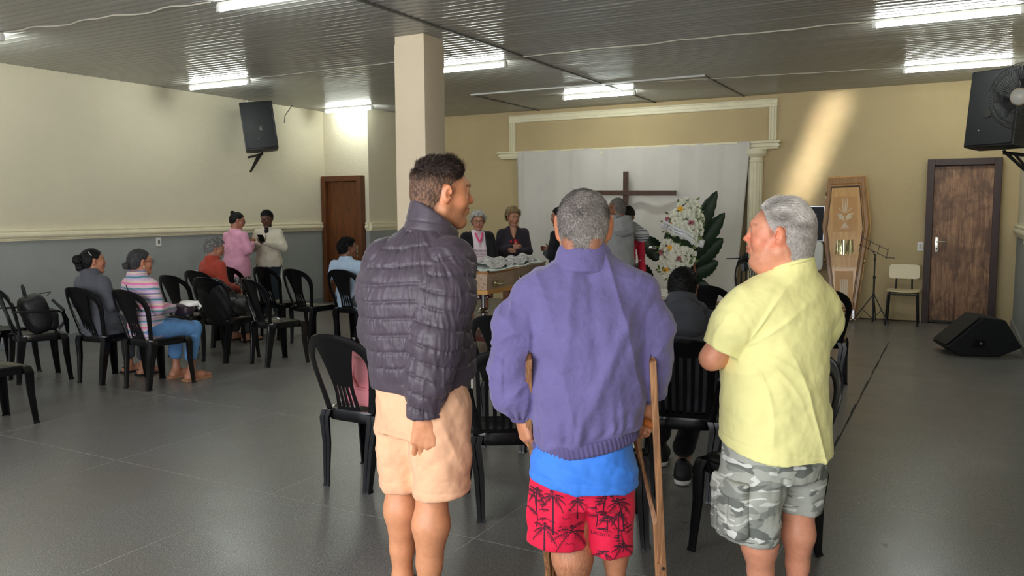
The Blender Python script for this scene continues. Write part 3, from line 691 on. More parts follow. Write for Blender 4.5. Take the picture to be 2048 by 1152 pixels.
# wall fan seen from behind
t = thing('wall_fan', 'black wire cage wall fan with a pale motor, before the right loudspeaker', 'fan', (.385, 6.86, 2.31), 0)
Mf = Matrix.Rotation(R(-16), 3, 'Z') @ Matrix.Rotation(R(-84), 3, 'X')     # axis z of the fan points away from us
fc = lambda r, a, z: Mf @ Vector((r*cos(a), r*sin(a), z))
w = MB()
for k in range(72):
    a = 2*pi*k/72; w.tube([fc(.05, a, -.085), fc(.13, a+.12, -.075), fc(.2, a+.25, -.045), fc(.238, a+.33, 0), fc(.2, a+.25, .05), fc(.1, a+.1, .07), fc(.04, a, .075)], .0014, 4, caps=False)
for r, z in ((.238, 0), (.2, -.045), (.13, -.075)): w.tube([fc(r, 2*pi*k/48, z) for k in range(48)], .0028, 5, closed=True)
w.build('cage', mat('dark_grey_wire', (58, 58, 56), .4, metal=.3), t)
bl = MB()
for k in range(3):
    a0 = 2*pi*k/3+.5; V = []
    for i in range(8):
        r = .03+.18*i/7
        for s in (-1, 1): 
            for zz in (0, .004): V.append(fc(r, a0+s*(.25+.35*i/7)+.25*i/7, .005+s*.022+zz))
    F = []
    for i in range(7):
        o_ = 4*i; F += [(o_, o_+2, o_+6, o_+4), (o_+1, o_+5, o_+7, o_+3), (o_, o_+4, o_+5, o_+1), (o_+2, o_+3, o_+7, o_+6)]
    MB().add(V, F+[(0, 1, 3, 2), (28, 30, 31, 29)]).build('blade', mat('dark_blade', (34, 36, 38), .35), t, smooth=60)
MB().lathe([(0, -.02), (.035, -.02), (.04, 0), (.035, .04), (0, .05)], 18, M=Mf).build('hub', M_BLK, t)
MB().lathe([(0, -.21), (.03, -.208), (.052, -.19), (.058, -.15), (.058, -.1), (.045, -.085), (0, -.085)], 20, M=Mf).build('motor', mat('pale_grey_paint', (196, 194, 184), .35), t)
MB().lathe([(.0585, -.18), (.06, -.178), (.06, -.13), (.0585, -.128)], 20, M=Mf).build('rating_label', mat('label_brown', (150, 128, 92), .5), t)
MB().tube([(.02, -.12, -.03), (.1, -.1, -.06), (XR-.385-.02, -.06, -.1)], .016, 8).build('arm', M_BLK, t); MB().box((XR-.385-.012, -.06, -.1), (.022, .1, .16)).build('wall_plate', M_BLK, t, smooth=None, bevel=.006)
t = thing('wall_hook', 'small white hook with a hanging cord above the right dado rail', 'hook', (XR-.005, 10.0, 1.42))
MB().box((-.012, 0, 0), (.024, .05, .06)).build('plate', M_CAPW, t, smooth=None, bevel=.006); MB().tube([(-.02, 0, 0), (-.06, 0, -.02), (-.06, 0, .02)], .012, 8).build('peg', M_CAPW, t)
MB().tube([(-.03, .05, 1.1), (-.03, .04, .5), (-.04, .02, .1), (-.04, 0, 0), (-.05, -.05, -.15), (-.055, -.08, -.26)], .007, 6).build('cord', M_WIRE, t)
# microphone stand bundle by the fluted column
t = thing('microphone_stand', 'black microphone stands with coiled cables beside the white fluted column', 'stand', (-2.3, 10.15, 0))
for x, zt in ((-.015, .95), (.045, .98)):
    MB().tube([(x, 0, .02), (x, 0, zt)], .011, 8).build('post', M_BLK, t)
    MB().lathe([(.0, 0), (.02, 0), (.026, .05), (.024, .09), (.012, .1), (0, .1)], 12, (x, -.01, zt-.08)).build('microphone', M_BLK if x > 0 else mat('grey_mesh', (88, 86, 84), .4, metal=.5), t)
MB().tube([(-.015, 0, .93), (-.2, -.03, .92)], .007, 6).build('boom', M_BLK, t); MB().tube([(.2, -.02, .7), (.25, -.02, .72), (.36, -.02, .7), (.38, -.02, .6)], .008, 6).build('boom', M_BLK, t); MB().tube([(.2, -.02, .7), (.05, 0, .6)], .008, 6).build('boom', M_BLK, t)
cb = MB()
for k in range(9):
    rx, rz = .07+.012*k, .17+.012*((k*5) % 7); cb.tube([(.02+rx*cos(a)*.9+.01*k-.03, -.03-.004*k, .74-.02*(k % 3)+rz*sin(a)) for a in [2*pi*i/26 for i in range(26)]], .005, 5, closed=True)
cb.build('coiled_cable', M_BLK, t)
MB().box((.01, -.02, .82), (.05, .04, .1)).build('clamp', M_BLK, t, smooth=None, bevel=.006)
for a in (90, 210, 330): MB().tube([(0, 0, .2), (.25*cos(R(a)), .25*sin(R(a)), .01)], .008, 6).build('leg', M_BLK, t)
# cable on the floor along the back wall
tag(MB().tube([(-1.15+.08*k, YB-.05-.012*sin(k*1.3), .008) for k in range(10)], .006, 6).build('floor_cable', M_BLK), 'thin black cable on the floor along the back wall by the school chair', 'cable')
# ================================================================ people: smooth-blended distance fields meshed into one surface
class Field:
    def __init__(s, lo, hi, h, fine=None):
        """regular grid h; fine = list of (axis, a, b, hf): finer spacing between a and b along that axis"""
        ax = []
        for i in range(3):
            segs = [(lo[i], hi[i], h)]
            for f in (fine or []):
                if f[0] == i:
                    new = []
                    for a, b, q in segs:
                        if f[1] >= b or f[2] <= a: new.append((a, b, q)); continue
                        if a < f[1]: new.append((a, f[1], q))
                        new.append((max(a, f[1]), min(b, f[2]), f[3]))
                        if f[2] < b: new.append((f[2], b, q))
                    segs = new
            c = [np.linspace(a, b, max(2, int(round((b-a)/q))+1))[:-1] for a, b, q in segs]
            ax.append(np.concatenate(c+[np.array([segs[-1][1]])]).astype(np.float32))
        s.ax = ax; s.d = np.full([len(a) for a in ax], .3, np.float32)
    def box(s, lo, hi):
        return tuple(slice(max(0, np.searchsorted(s.ax[i], lo[i])-1), min(len(s.ax[i]), np.searchsorted(s.ax[i], hi[i])+1)) for i in range(3))
    def pts(s, sl): return np.stack(np.meshgrid(*[s.ax[i][sl[i]] for i in range(3)], indexing='ij'), -1)
    def blend(s, sl, f, k, op='u'):
        d = s.d[sl]
        if op == 'u':
            h = np.maximum(k-np.abs(d-f), 0)/k if k > 0 else 0; r = np.minimum(d, f)-(h*h*k*.25)
        elif op == 's':
            h = np.maximum(k-np.abs(d+f), 0)/k; r = np.maximum(d, -f)+h*h*k*.25
        else:
            h = np.maximum(k-np.abs(d-f), 0)/k; r = np.maximum(d, f)+h*h*k*.25
        s.d[sl] = r
    def cone(s, a, b, ra, rb, k=.02, op='u'):
        a = np.array(a, np.float32); b = np.array(b, np.float32); m = max(ra, rb)+k+.03
        sl = s.box(np.minimum(a, b)-m, np.maximum(a, b)+m); p = s.pts(sl)
        if p.size == 0: return s
        ab = b-a; t = np.clip(((p-a)@ab)/max(float(ab@ab), 1e-9), 0, 1)
        s.blend(sl, np.linalg.norm(p-a-t[..., None]*ab, axis=-1)-(ra+(rb-ra)*t), k, op); return s
    def chain(s, pts, rad, k=.02):
        for i in range(len(pts)-1): s.cone(pts[i], pts[i+1], rad[i], rad[i+1], k)
        return s
    def ell(s, c, r, k=.02, op='u', M=None):
        c = np.array(c, np.float32); r = np.array(r, np.float32); m = float(max(r))+k+.03
        sl = s.box(c-m, c+m); p = s.pts(sl)-c
        if p.size == 0: return s
        if M is not None: p = p@np.array(M, np.float32)
        k0 = np.linalg.norm(p/r, axis=-1); k1 = np.linalg.norm(p/(r*r), axis=-1)+1e-6
        s.blend(sl, k0*(k0-1)/k1, k, op); return s
    def loft(s, secs, k=.02, o=(0, 0, 0), M=None, n=2.2):
        """secs rows: z, cx, cy, half width, half depth in a local frame (columns of M are its axes)"""
        A = np.array(secs, np.float32); o = np.array(o, np.float32); M = np.eye(3, dtype=np.float32) if M is None else np.array(M, np.float32)
        cor = np.array([[x, y, z] for z in (A[0, 0]-.08, A[-1, 0]+.08) for x in ((A[:, 1]-A[:, 3]).min()-.08, (A[:, 1]+A[:, 3]).max()+.08) for y in ((A[:, 2]-A[:, 4]).min()-.08, (A[:, 2]+A[:, 4]).max()+.08)])@M.T+o
        sl = s.box(cor.min(0), cor.max(0)); p = (s.pts(sl)-o)@M
        if p.size == 0: return s
        z = p[..., 2]; zz = np.linspace(A[0, 0], A[-1, 0], 120)
        def itp(c):     # smooth interpolation
            y = np.interp(zz, A[:, 0], A[:, c]); w = np.ones(9)/9; y2 = np.convolve(np.pad(y, 4, mode='edge'), w, 'valid'); return np.interp(z, zz, y2)
        cx, cy, a, b = itp(1), itp(2), itp(3), itp(4)
        rad = ((np.abs((p[..., 0]-cx)/a)**n+np.abs((p[..., 1]-cy)/b)**n)**(1/n)-1)*np.minimum(a, b)
        axl = np.maximum(A[0, 0]-z, z-A[-1, 0])
        f = np.minimum(np.maximum(rad, axl), 0)+np.sqrt(np.maximum(rad, 0)**2+np.maximum(axl, 0)**2)
        s.blend(sl, f.astype(np.float32), k); return s
    def plane(s, o, nrm, k=.004):
        """cut away the side the normal points to"""
        sl = tuple(slice(None) for _ in range(3)); p = s.pts(sl); nrm = np.array(nrm, np.float32); nrm = nrm/np.linalg.norm(nrm)
        s.blend(sl, ((p-np.array(o, np.float32))@nrm).astype(np.float32), k, 'i'); return s
    def like(s):
        g = Field.__new__(Field); g.ax = s.ax; g.d = np.full_like(s.d, .3); return g
    def join(s, g, k):
        h = np.maximum(k-np.abs(s.d-g.d), 0)/k; s.d = np.minimum(s.d, g.d)-h*h*k*.25; return s
    def sample(s, V):
        ix = []; fr = []
        for i in range(3):
            a = s.ax[i]; j = np.clip(np.searchsorted(a, V[:, i])-1, 0, len(a)-2); ix.append(j); fr.append(np.clip((V[:, i]-a[j])/(a[j+1]-a[j]), 0, 1))
        r = 0
        for a in (0, 1):
            for b in (0, 1):
                for c in (0, 1): r = r+s.d[ix[0]+a, ix[1]+b, ix[2]+c]*(fr[0] if a else 1-fr[0])*(fr[1] if b else 1-fr[1])*(fr[2] if c else 1-fr[2])
        return r
    def nets(s):
        d = s.d; X, Y, Z = s.ax; ins = d < 0
        nb = np.zeros([n-1 for n in d.shape], np.int8)
        for i in (0, 1):
            for j in (0, 1):
                for k in (0, 1): nb += ins[i:d.shape[0]-1+i, j:d.shape[1]-1+j, k:d.shape[2]-1+k]
        act = (nb > 0) & (nb < 8); I, J, K = np.nonzero(act); ids = np.full(act.shape, -1, np.int32); ids[act] = np.arange(len(I))
        acc = np.zeros((len(I), 3)); cnt = np.zeros(len(I))
        C = [(i, j, k) for i in (0, 1) for j in (0, 1) for k in (0, 1)]
        for a in C:
            for ax_ in range(3):
                if a[ax_]: continue
                b = list(a); b[ax_] = 1
                da = d[I+a[0], J+a[1], K+a[2]]; db = d[I+b[0], J+b[1], K+b[2]]; m = (da < 0) != (db < 0)
                t = np.where(m, da/np.where(m, da-db, 1), 0)
                pa = np.stack([X[I+a[0]], Y[J+a[1]], Z[K+a[2]]], 1); pb = np.stack([X[I+b[0]], Y[J+b[1]], Z[K+b[2]]], 1)
                acc += np.where(m[:, None], pa+(pb-pa)*t[:, None], 0); cnt += m
        V = acc/np.maximum(cnt, 1)[:, None]; F = []
        for ax_ in range(3):
            a = [slice(None)]*3; b = [slice(None)]*3; a[ax_] = slice(0, -1); b[ax_] = slice(1, None)
            u, v = [q for q in range(3) if q != ax_]
            ch = ins[tuple(a)] != ins[tuple(b)]; flip = ins[tuple(a)]
            q = np.argwhere(ch)
            ok = (q[:, u] > 0) & (q[:, v] > 0) & (q[:, u] < d.shape[u]-1) & (q[:, v] < d.shape[v]-1); q = q[ok]
            def cell(du, dv):
                c = q.copy(); c[:, u] += du; c[:, v] += dv; return ids[c[:, 0], c[:, 1], c[:, 2]]
            f = np.stack([cell(-1, -1), cell(0, -1), cell(0, 0), cell(-1, 0)], 1)
            fl = flip[q[:, 0], q[:, 1], q[:, 2]]
            if ax_ == 1: fl = ~fl
            f[~fl] = f[~fl][:, ::-1]; F.append(f)
        return V, np.concatenate(F)
def normals(V, F):
    n = np.zeros_like(V); a = np.cross(V[F[:, 2]]-V[F[:, 0]], V[F[:, 3]]-V[F[:, 1]])
    for i in range(4):
        for c in range(3): n[:, c] += np.bincount(F[:, i], a[:, c], len(V))
    return n/np.maximum(np.linalg.norm(n, axis=1), 1e-12)[:, None]
def relax(V, F, it=2, lam=.5):
    for _ in range(it):
        acc = np.zeros_like(V); cnt = np.zeros(len(V))
        for i in range(4):
            for j in (1, 3):
                k = (i+j) % 4
                for c in range(3): acc[:, c] += np.bincount(F[:, i], V[F[:, k], c], len(V))
                cnt += np.bincount(F[:, i], minlength=len(V))
        V = V+(acc/np.maximum(cnt, 1)[:, None]-V)*lam
    return V
def hsh(i, j, k, s):
    h = (i*374761393+j*668265263+k*2147483647+s*1274126177) & 0xffffffff
    h = ((h ^ (h >> 13))*1274126177) & 0xffffffff; return ((h ^ (h >> 16)) & 0xffff)/65535.
def vnoise(P, seed=0):
    I = np.floor(P).astype(np.int64); f = P-I; f = f*f*(3-2*f); r = 0
    for a in (0, 1):
        for b in (0, 1):
            for c in (0, 1):
                w = (f[:, 0] if a else 1-f[:, 0])*(f[:, 1] if b else 1-f[:, 1])*(f[:, 2] if c else 1-f[:, 2])
                r = r+w*hsh(I[:, 0]+a, I[:, 1]+b, I[:, 2]+c, seed)
    return r*2-1
def fbm(P, seed=0, o=3):
    r = 0; a = 1
    for i in range(o): r = r+a*vnoise(P*2**i+i*17.3, seed+i); a *= .5
    return r
def ridge(P, seed=0): return 1-2*np.abs(vnoise(P, seed))
class Skin:
    """collects meshed fields into one object"""
    def __init__(s): s.V = []; s.F = []; s.C = []; s.n = 0
    def add(s, V, F, C=None):
        s.V.append(V); s.F.append(F+s.n); s.n += len(V); s.C.append(C if C is not None else np.ones((len(V), 3))); return s
    def build(s, name, m, parent, color=True):
        return put(bpy.data.objects.new(name, npmesh(name, np.concatenate(s.V), np.concatenate(s.F), m, True, np.concatenate(s.C) if color else None)), parent)
def A3(*a): return np.array(a, float)
def rotz(a): return np.array([[cos(a), -sin(a), 0], [sin(a), cos(a), 0], [0, 0, 1.]])
def rotx(a): return np.array([[1., 0, 0], [0, cos(a), -sin(a)], [0, sin(a), cos(a)]])
def roty(a): return np.array([[cos(a), 0, sin(a)], [0, 1., 0], [-sin(a), 0, cos(a)]])

class HeadF:
    """adds a head to a Field; c centre, M axes (x right, y face, z up), q overall scale and character numbers"""
    def __init__(s, c, M, q=1.0, wide=1.0, nose=1.0, jaw=1.0, chin=1.0, female=False, cheeks=1.0, smile=0, ear=1.0):
        s.ear = ear
        s.c = A3(*c); s.M = np.array(M, float); s.q = q; s.w = wide; s.nose = nose; s.jaw = jaw; s.chin = chin; s.fem = female; s.ch = cheeks; s.sm = smile
    def W(s, x, y, z): return s.c+s.M@(A3(x*s.w, y, z)*s.q)
    def L(s, P): return ((P-s.c)@s.M)/s.q/np.array([s.w, 1, 1])
    def e(s, f, x, y, z, rx, ry, rz, k, op='u', M=None): f.ell(s.W(x, y, z), (rx*s.q*s.w, ry*s.q, rz*s.q), k*s.q, op, s.M if M is None else s.M@M)
    def cn(s, f, a, b, ra, rb, k, op='u'): f.cone(s.W(*a), s.W(*b), ra*s.q, rb*s.q, k*s.q, op)
    def skull(s, f, g=0, k=.03):
        s.e(f, 0, -.018, .036, .075+g, .096+g, .084+g, k); s.e(f, 0, -.05, .0, .064+g, .06+g, .07+g, .03)
    def carve(s, f, neck, nr=(.054, .06), detail=True):
        s.skull(f); s.nk = (neck, nr[0], nr[1])
        s.e(f, 0, .026, -.03, .060, .064, .085, .03); s.e(f, 0, .03, .03, .062, .058, .05, .03)
        for x in (-1, 1):
            s.cn(f, (x*.05*s.jaw, -.008, -.055), (x*.018, .062, -.094), .021*s.jaw, .018, .035)
            s.e(f, x*.04, .056, -.024, .025*s.ch, .026, .026*s.ch, .025)
        s.e(f, 0, .07*s.chin, -.096, .021, .02, .019, .028)
        s.cn(f, (-.03, .084, .034), (.03, .084, .034), .0085, .0085, .022)
        # nose
        n = s.nose
        s.cn(f, (0, .087, .024), (0, .0985+.008*n, -.015), .0072, .0085*n, .014); s.e(f, 0, .0985+.009*n, -.0195, .0098*n, .0105, .009*n, .010)
        if detail:
            for x in (-1, 1):
                s.e(f, x*.0125*n, .0955, -.0245, .0085*n, .011, .0075, .007)
                s.e(f, x*.032, .102, .013, .019, .016, .0125, .014, 's'); s.e(f, x*.032, .0745, .012, .0135, .0135, .0135, .006)
                s.cn(f, (x*.02, .0865, .0185), (x*.044, .078, .0185), .0042, .0035, .006)                     # upper lid
                s.cn(f, (x*.02, .0855, .0045), (x*.044, .078, .006), .0035, .003, .006)                       # lower lid
                s.cn(f, (x*.017, .1, -.026), (x*(.031+.006*s.sm), .078, -.058), .003, .002, .012, 's') if s.sm else None
            s.e(f, 0, .083, -.054, .028, .016, .022, .02)
            u = .004*s.sm
            s.cn(f, (-.021-u, .086, -.0525+u), (0, .098, -.049), .0038, .0062, .006); s.cn(f, (.021+u, .086, -.0525+u), (0, .098, -.049), .0038, .0062, .006)
            s.cn(f, (-.018, .085, -.06+u), (0, .0955, -.0615), .0045, .0075, .006); s.cn(f, (.018, .085, -.06+u), (0, .0955, -.0615), .0045, .0075, .006)
            s.cn(f, (-.026-u, .091, -.0545+u*1.3), (.026+u, .091, -.0545+u*1.3), .0018, .0018, .004, 's'); s.cn(f, (-.012, .102, -.0552), (.012, .102, -.0552), .0018, .0018, .004, 's')
            s.e(f, 0, .1, -.078, .03, .012, .006, .014, 's')
        else:
            for x in (-1, 1): s.e(f, x*.032, .1, .012, .018, .014, .011, .012, 's')
            s.e(f, 0, .086, -.053, .023, .013, .012, .015)
        # ears
        for x in (-1, 1):
            T = roty(x*.16)@rotx(-.16)@rotz(-x*.42); E = s.ear
            s.e(f, x*.080, -.012, .002, .0075, .0185*E, .031*E, .006, 'u', T)
            s.e(f, x*.076, -.012, -.018*E, .008, .013*E, .016*E, .008, 'u', T)
            (s.e(f, x*.092, -.0075, .004, .009, .0095*E, .0185*E, .004, 's', T), s.e(f, x*.088, -.004, -.004, .008, .006, .009, .004, 's', T)) if detail else None
        # neck
        f.cone(s.W(0, -.03, -.05), neck, nr[0]*s.q, nr[1]*s.q, .035)
        f.cone(s.W(0, -.055, -.02), (A3(*neck)+s.W(0, -.06, -.06))/2, nr[0]*.8*s.q, nr[1]*.8*s.q, .04)
    def tint(s, V, base, lip=(.72, .5, .48), cheek=None, stub=None, seed=1, browcol=None, scalp=None, hl=None):
        """skin colour per point: lips, flush, beard shade as they are on the person"""
        P = s.L(V); c = np.tile(np.array(lin(base)), (len(V), 1)); b = c.copy()
        on = (np.abs(P).max(1) < .2)
        def bl(m, mult): 
            nonlocal c
            m = np.clip(m, 0, 1)[:, None]*on[:, None]; c = c*(1-m)+c*np.array(mult)*m
        m = np.exp(-((P[:, 0]/.026)**4+((P[:, 2]+.055)/.0125)**4))*(P[:, 1] > .075); bl(m, lip)
        if cheek is not None:
            m = np.exp(-(((np.abs(P[:, 0])-.043)/.028)**2+((P[:, 2]+.018)/.03)**2))*(P[:, 1] > 0)+.8*np.exp(-((P[:, 0]/.02)**2+((P[:, 2]+.015)/.02)**2))*(P[:, 1] > .085)+.7*np.exp(-((np.abs(P[:, 0])-.083)/.012)**2)*(np.abs(P[:, 2]) < .04)
            bl(m, cheek)
        if stub is not None:
            m = (P[:, 1] > -.01)*np.clip((-.032-P[:, 2])/.02, 0, 1)*np.clip((P[:, 2]+.14)/.03, 0, 1)*(.7+.3*vnoise(P*700, seed)); bl(m, stub)
        if browcol is not None:
            m = np.exp(-(((P[:, 2]-.036+8*(np.abs(P[:, 0])-.032)**2)/.0055)**4))*((np.abs(P[:, 0]) > .011) & (np.abs(P[:, 0]) < .054) & (P[:, 1] > .04))*(.75+.25*vnoise(P*np.array([300, 300, 900]), 4)); bl(m, browcol)
        if scalp is not None:
            yy, zz = np.array(hl).T; m = np.clip((P[:, 2]-np.interp(P[:, 1], yy, zz)+.022)/.03, 0, 1)*(np.abs(P[:, 0]) < .0815)*(P[:, 2] > -.1)*(.8+.25*vnoise(P*420, 9)); bl(m, scalp)
        c *= (1+.07*fbm(V*60, seed))[:, None]; return c
    def eyes(s, parent, iris=(40, 26, 16)):
        for x in (-1, 1):
            w = Matrix(s.M.tolist()); m = MB(); m.ball(s.W(x*.032, .0755, .012), .0135*s.q, 14, 10)
            e = m.build('eye', mat('eye_white', (226, 218, 206), .2), parent, smooth=60)
            m = MB(); m.ball(s.W(x*.0322, .0838, .012), .0062*s.q, 10, 8); m.build('iris', mat('dark_iris', iris, .15), e, smooth=60)
    def glasses(s, parent, m, full=True):
        g = MB()
        for x in (-1, 1):
            g.tube([s.W(x*.034+.024*cos(a), .104-.06*(x*.034+.024*cos(a))**2*5, .008+.018*sin(a)) for a in [2*pi*i/24 for i in range(24)]], .0018*s.q, 5, closed=True)
            g.tube([s.W(x*.058, .1, .012), s.W(x*.077, .05, .012), s.W(x*.082, -.005, .014)], .0018*s.q, 5)
        g.tube([s.W(-.01, .106, .012), s.W(.01, .106, .012)], .0016, 5); return g.build('glasses', m, parent, smooth=60)

def hand(Sk, wrist, d, palm, size=1.0, curl=(.25, .5, .35), thumb=(.6, .3), side=1, spread=.05, h=.003, col=None, fing=None, wr=.027):
    """wrist point, d pointing along the hand, palm = direction the palm faces, side=+1 thumb on d x palm side"""
    d = A3(*d)/np.linalg.norm(d); p = A3(*palm); p = p-d*(p@d); p /= np.linalg.norm(p); t = np.cross(d, p)*side; w = A3(*wrist); z = size
    ext = .235*z; f = Field(w-ext, w+ext, h)
    Wd = lambda a, b, c: w+(d*a+t*b+p*c)*z
    f.cone(Wd(-.05, 0, 0), Wd(.01, 0, 0), wr*z, .024*z, .02)
    for b in (-.026, -.009, .009, .026): f.cone(Wd(.012, b*.7, 0), Wd(.082-.004*abs(b-.009)/.01, b*1.12, -.002), .0165*z, .0125*z, .014)
    f.ell(Wd(.035, .026, .010), (.017*z, .017*z, .017*z), .02)
    Ls = [(.045, .027, .021), (.050, .031, .023), (.047, .029, .022), (.037, .022, .019)]
    for i, b in enumerate((.029, .010, -.010, -.028)):
        a = w+(d*(.083-.005*(i == 3)-.003*(i == 0))+t*b)*z; dirn = d+t*((1.5-i)*spread); ang = 0; cu = fing[i] if fing else curl
        rr = [.0098, .0092, .0082, .0070] if i < 3 else [.0086, .008, .0072, .0062]
        for j in range(3):
            ang += cu[j]; v = dirn*cos(ang)+p*sin(ang); v /= np.linalg.norm(v); b2 = a+v*Ls[i][j]*z
            f.cone(a, b2, rr[j]*z, rr[j+1]*z, .004); a = b2
    a = Wd(.022, .024, .008); v = d*.62+t*.72+p*thumb[0]; v /= np.linalg.norm(v); b2 = a+v*.044*z; f.cone(a, b2, .0155*z, .0115*z, .012)
    v2 = v+d*.35+p*thumb[1]; v2 /= np.linalg.norm(v2); c = b2+v2*.032*z; f.cone(b2, c, .0115*z, .0098*z, .004); f.cone(c, c+(v2+d*.2)/np.linalg.norm(v2+d*.2)*.026*z, .0098*z, .0078*z, .004)
    V, F = f.nets(); V = relax(V, F, 1, .4)
    C = None if col is None else np.tile(np.array(lin(col)), (len(V), 1))*(1+.08*fbm(V*55, 3))[:, None]
    Sk.add(V, F, C); return f

def garment(name, f, m, parent, disp=None, it=2, extra_cols=None):
    V, F = f.nets(); V = relax(V, F, it, .5); N = normals(V, F)
    if disp is not None: V = V+N*disp(V, N)[:, None]
    c = extra_cols(V, N) if extra_cols is not None else None
    return put(bpy.data.objects.new(name, npmesh(name, V, F, m, True, c)), parent)
def strands(name, roots, dirs, length, m, parent, curve=None, r=.0006, seg=4, jit=.25, rng=None, cols=None):
    """thin tapered three-sided hairs from roots along dirs"""
    rng = rng or np.random.default_rng(1); n = len(roots); L = length if np.ndim(length) else np.full(n, length); L = L*rng.uniform(.7, 1.15, n)
    D = dirs+rng.normal(0, jit, dirs.shape); D /= np.linalg.norm(D, axis=1)[:, None]; P = roots.copy(); rings = []
    up = rng.normal(0, 1, D.shape); A = np.cross(D, up); A /= np.linalg.norm(A, axis=1)[:, None]; B = np.cross(D, A)
    for k in range(seg+1):
        t = k/seg; rr = r*(1-.8*t)
        rings.append(np.stack([P+(A*cos(q)+B*sin(q))*rr for q in (0, 2.094, 4.189)], 1))
        P = P+D*(L/seg)[:, None]
        if curve is not None: D = D+curve(P, D)/seg; D /= np.linalg.norm(D, axis=1)[:, None]
    V = np.stack(rings, 1).reshape(-1, 3); b = (np.arange(n)*(seg+1)*3)[:, None]; F = []
    for k in range(seg):
        for j in range(3): F.append(b+np.array([[k*3+j, k*3+(j+1) % 3, k*3+3+(j+1) % 3, k*3+3+j]]))
    c = None if cols is None else np.repeat(cols, (seg+1)*3, axis=0)
    o = put(bpy.data.objects.new(name, npmesh(name, V, np.concatenate(F), m, True, c)), parent); return o
M_SKIN = mat('skin', (255, 255, 255), .45, attr=True, var=.05, vscale=70, bump=.2, bscale=330, bdist=.002, sss=.12)
M_HAIRC = mat('hair_tinted', (255, 255, 255), .55, attr=True, spec=.35)
def hairmat(name, rgb, rough=.5, var=.25): return mat(name, rgb, rough, var=var, vscale=60, bump=.6, bscale=170, bdist=.004, stretch=(1, 1, .35), spec=.25)
M_HBLACK = hairmat('black_hair', (9, 8, 8), .62); M_HGREY = hairmat('grey_hair', (136, 134, 132), .6, .5); M_HBLOND = hairmat('grey_blonde_hair', (150, 128, 96), .6, .5); M_HWHITE = hairmat('white_hair', (186, 182, 176), .6, .4)
# ================================================================ the three men in front
def hairline(P, pts):
    yy, zz = np.array(pts).T; return P[:, 2] > np.interp(P[:, 1], yy, zz)
HL_MAN = [(-.13, -.085), (-.07, -.085), (-.045, -.058), (-.032, -.02), (-.026, .034), (-.002, .036), (.004, .0), (.02, .0), (.03, .035), (.046, .06), (.066, .082), (.1, .088), (.13, .09)]
def hair_cap(Hd, parent, name, m, g, region, h=.003, noise=None, col=None):
    c = Hd.c; e = .17*Hd.q; f = Field(c-e, c+e, h); Hd.skull(f, g); f.cone(Hd.W(0, -.03, -.05), Hd.nk[0], Hd.nk[1]*Hd.q+g, Hd.nk[2]*Hd.q+g, .035); f.cone(Hd.W(0, -.055, -.02), (A3(*Hd.nk[0])+Hd.W(0, -.06, -.06))/2, Hd.nk[1]*.8*Hd.q+g, Hd.nk[2]*.8*Hd.q+g, .04); V, F = f.nets(); V = relax(V, F, 1)
    keep = region(Hd.L(V)); F = F[keep[F].sum(1) >= 3]; N = normals(V, F)
    used = np.unique(F); mp = np.full(len(V), -1); mp[used] = np.arange(len(used)); V = V[used]; F = mp[F]; N = N[used]
    if noise is not None: V = V+N*noise(Hd.L(V))[:, None]
    o = put(bpy.data.objects.new(name, npmesh(name, V, F, m, True, None if col is None else col(V))), parent); return o, V, N
def flow(Hd, V, N, T):
    """T: (n,3) local wish directions -> world tangents"""
    D = T@Hd.M.T; D = D-N*(D*N).sum(1)[:, None]; return D/np.maximum(np.linalg.norm(D, axis=1), 1e-6)[:, None]
def tailgrid(Hd, lo, hi, h=.009, hf=.0027):
    c = Hd.c; e = .135*Hd.q
    return Field(lo, hi, h, [(0, c[0]-e, c[0]+e, hf), (1, c[1]-e, c[1]+e, hf), (2, c[2]-.16*Hd.q, c[2]+e, hf)])
def leg_skin(f, hip, knee, ank, rt=.085, rk=.055, rc=.06, ra=.036, back=(0, -1, 0), toe=(0, 1, 0), k=.03):
    hip, knee, ank, b, t = A3(*hip), A3(*knee), A3(*ank), A3(*back), A3(*toe)
    f.chain([hip, hip*.4+knee*.6, knee], [rt, rt*.78, rk], k); mid = knee*.68+ank*.32
    f.chain([knee, mid+b*.012, knee*.3+ank*.7, ank], [rk*.95, rc, rc*.68, ra], k); f.cone(knee*.85+ank*.15+b*.018, knee*.5+ank*.5+b*.018, rc*.62, rc*.55, .03)
    f.ell(knee-b*.03, (.032, .03, .04), .03)
    heel = ank+A3(0, 0, -(ank[2]-.034))-t*.03; f.cone(ank, heel, ra, .034, .03); f.chain([heel, ank*[1, 1, 0]+t*.1+A3(0, 0, .03), ank*[1, 1, 0]+t*.19+A3(0, 0, .022)], [.036, .038, .024], .03)
def arm_skin(f, sh, el, wr, r=(.052, .043, .042, .027), k=.02):
    sh, el, wr = A3(*sh), A3(*el), A3(*wr); f.chain([sh, el], r[:2], k); f.chain([el, el*.7+wr*.3, wr], [r[1]*.92, r[2], r[3]], k)
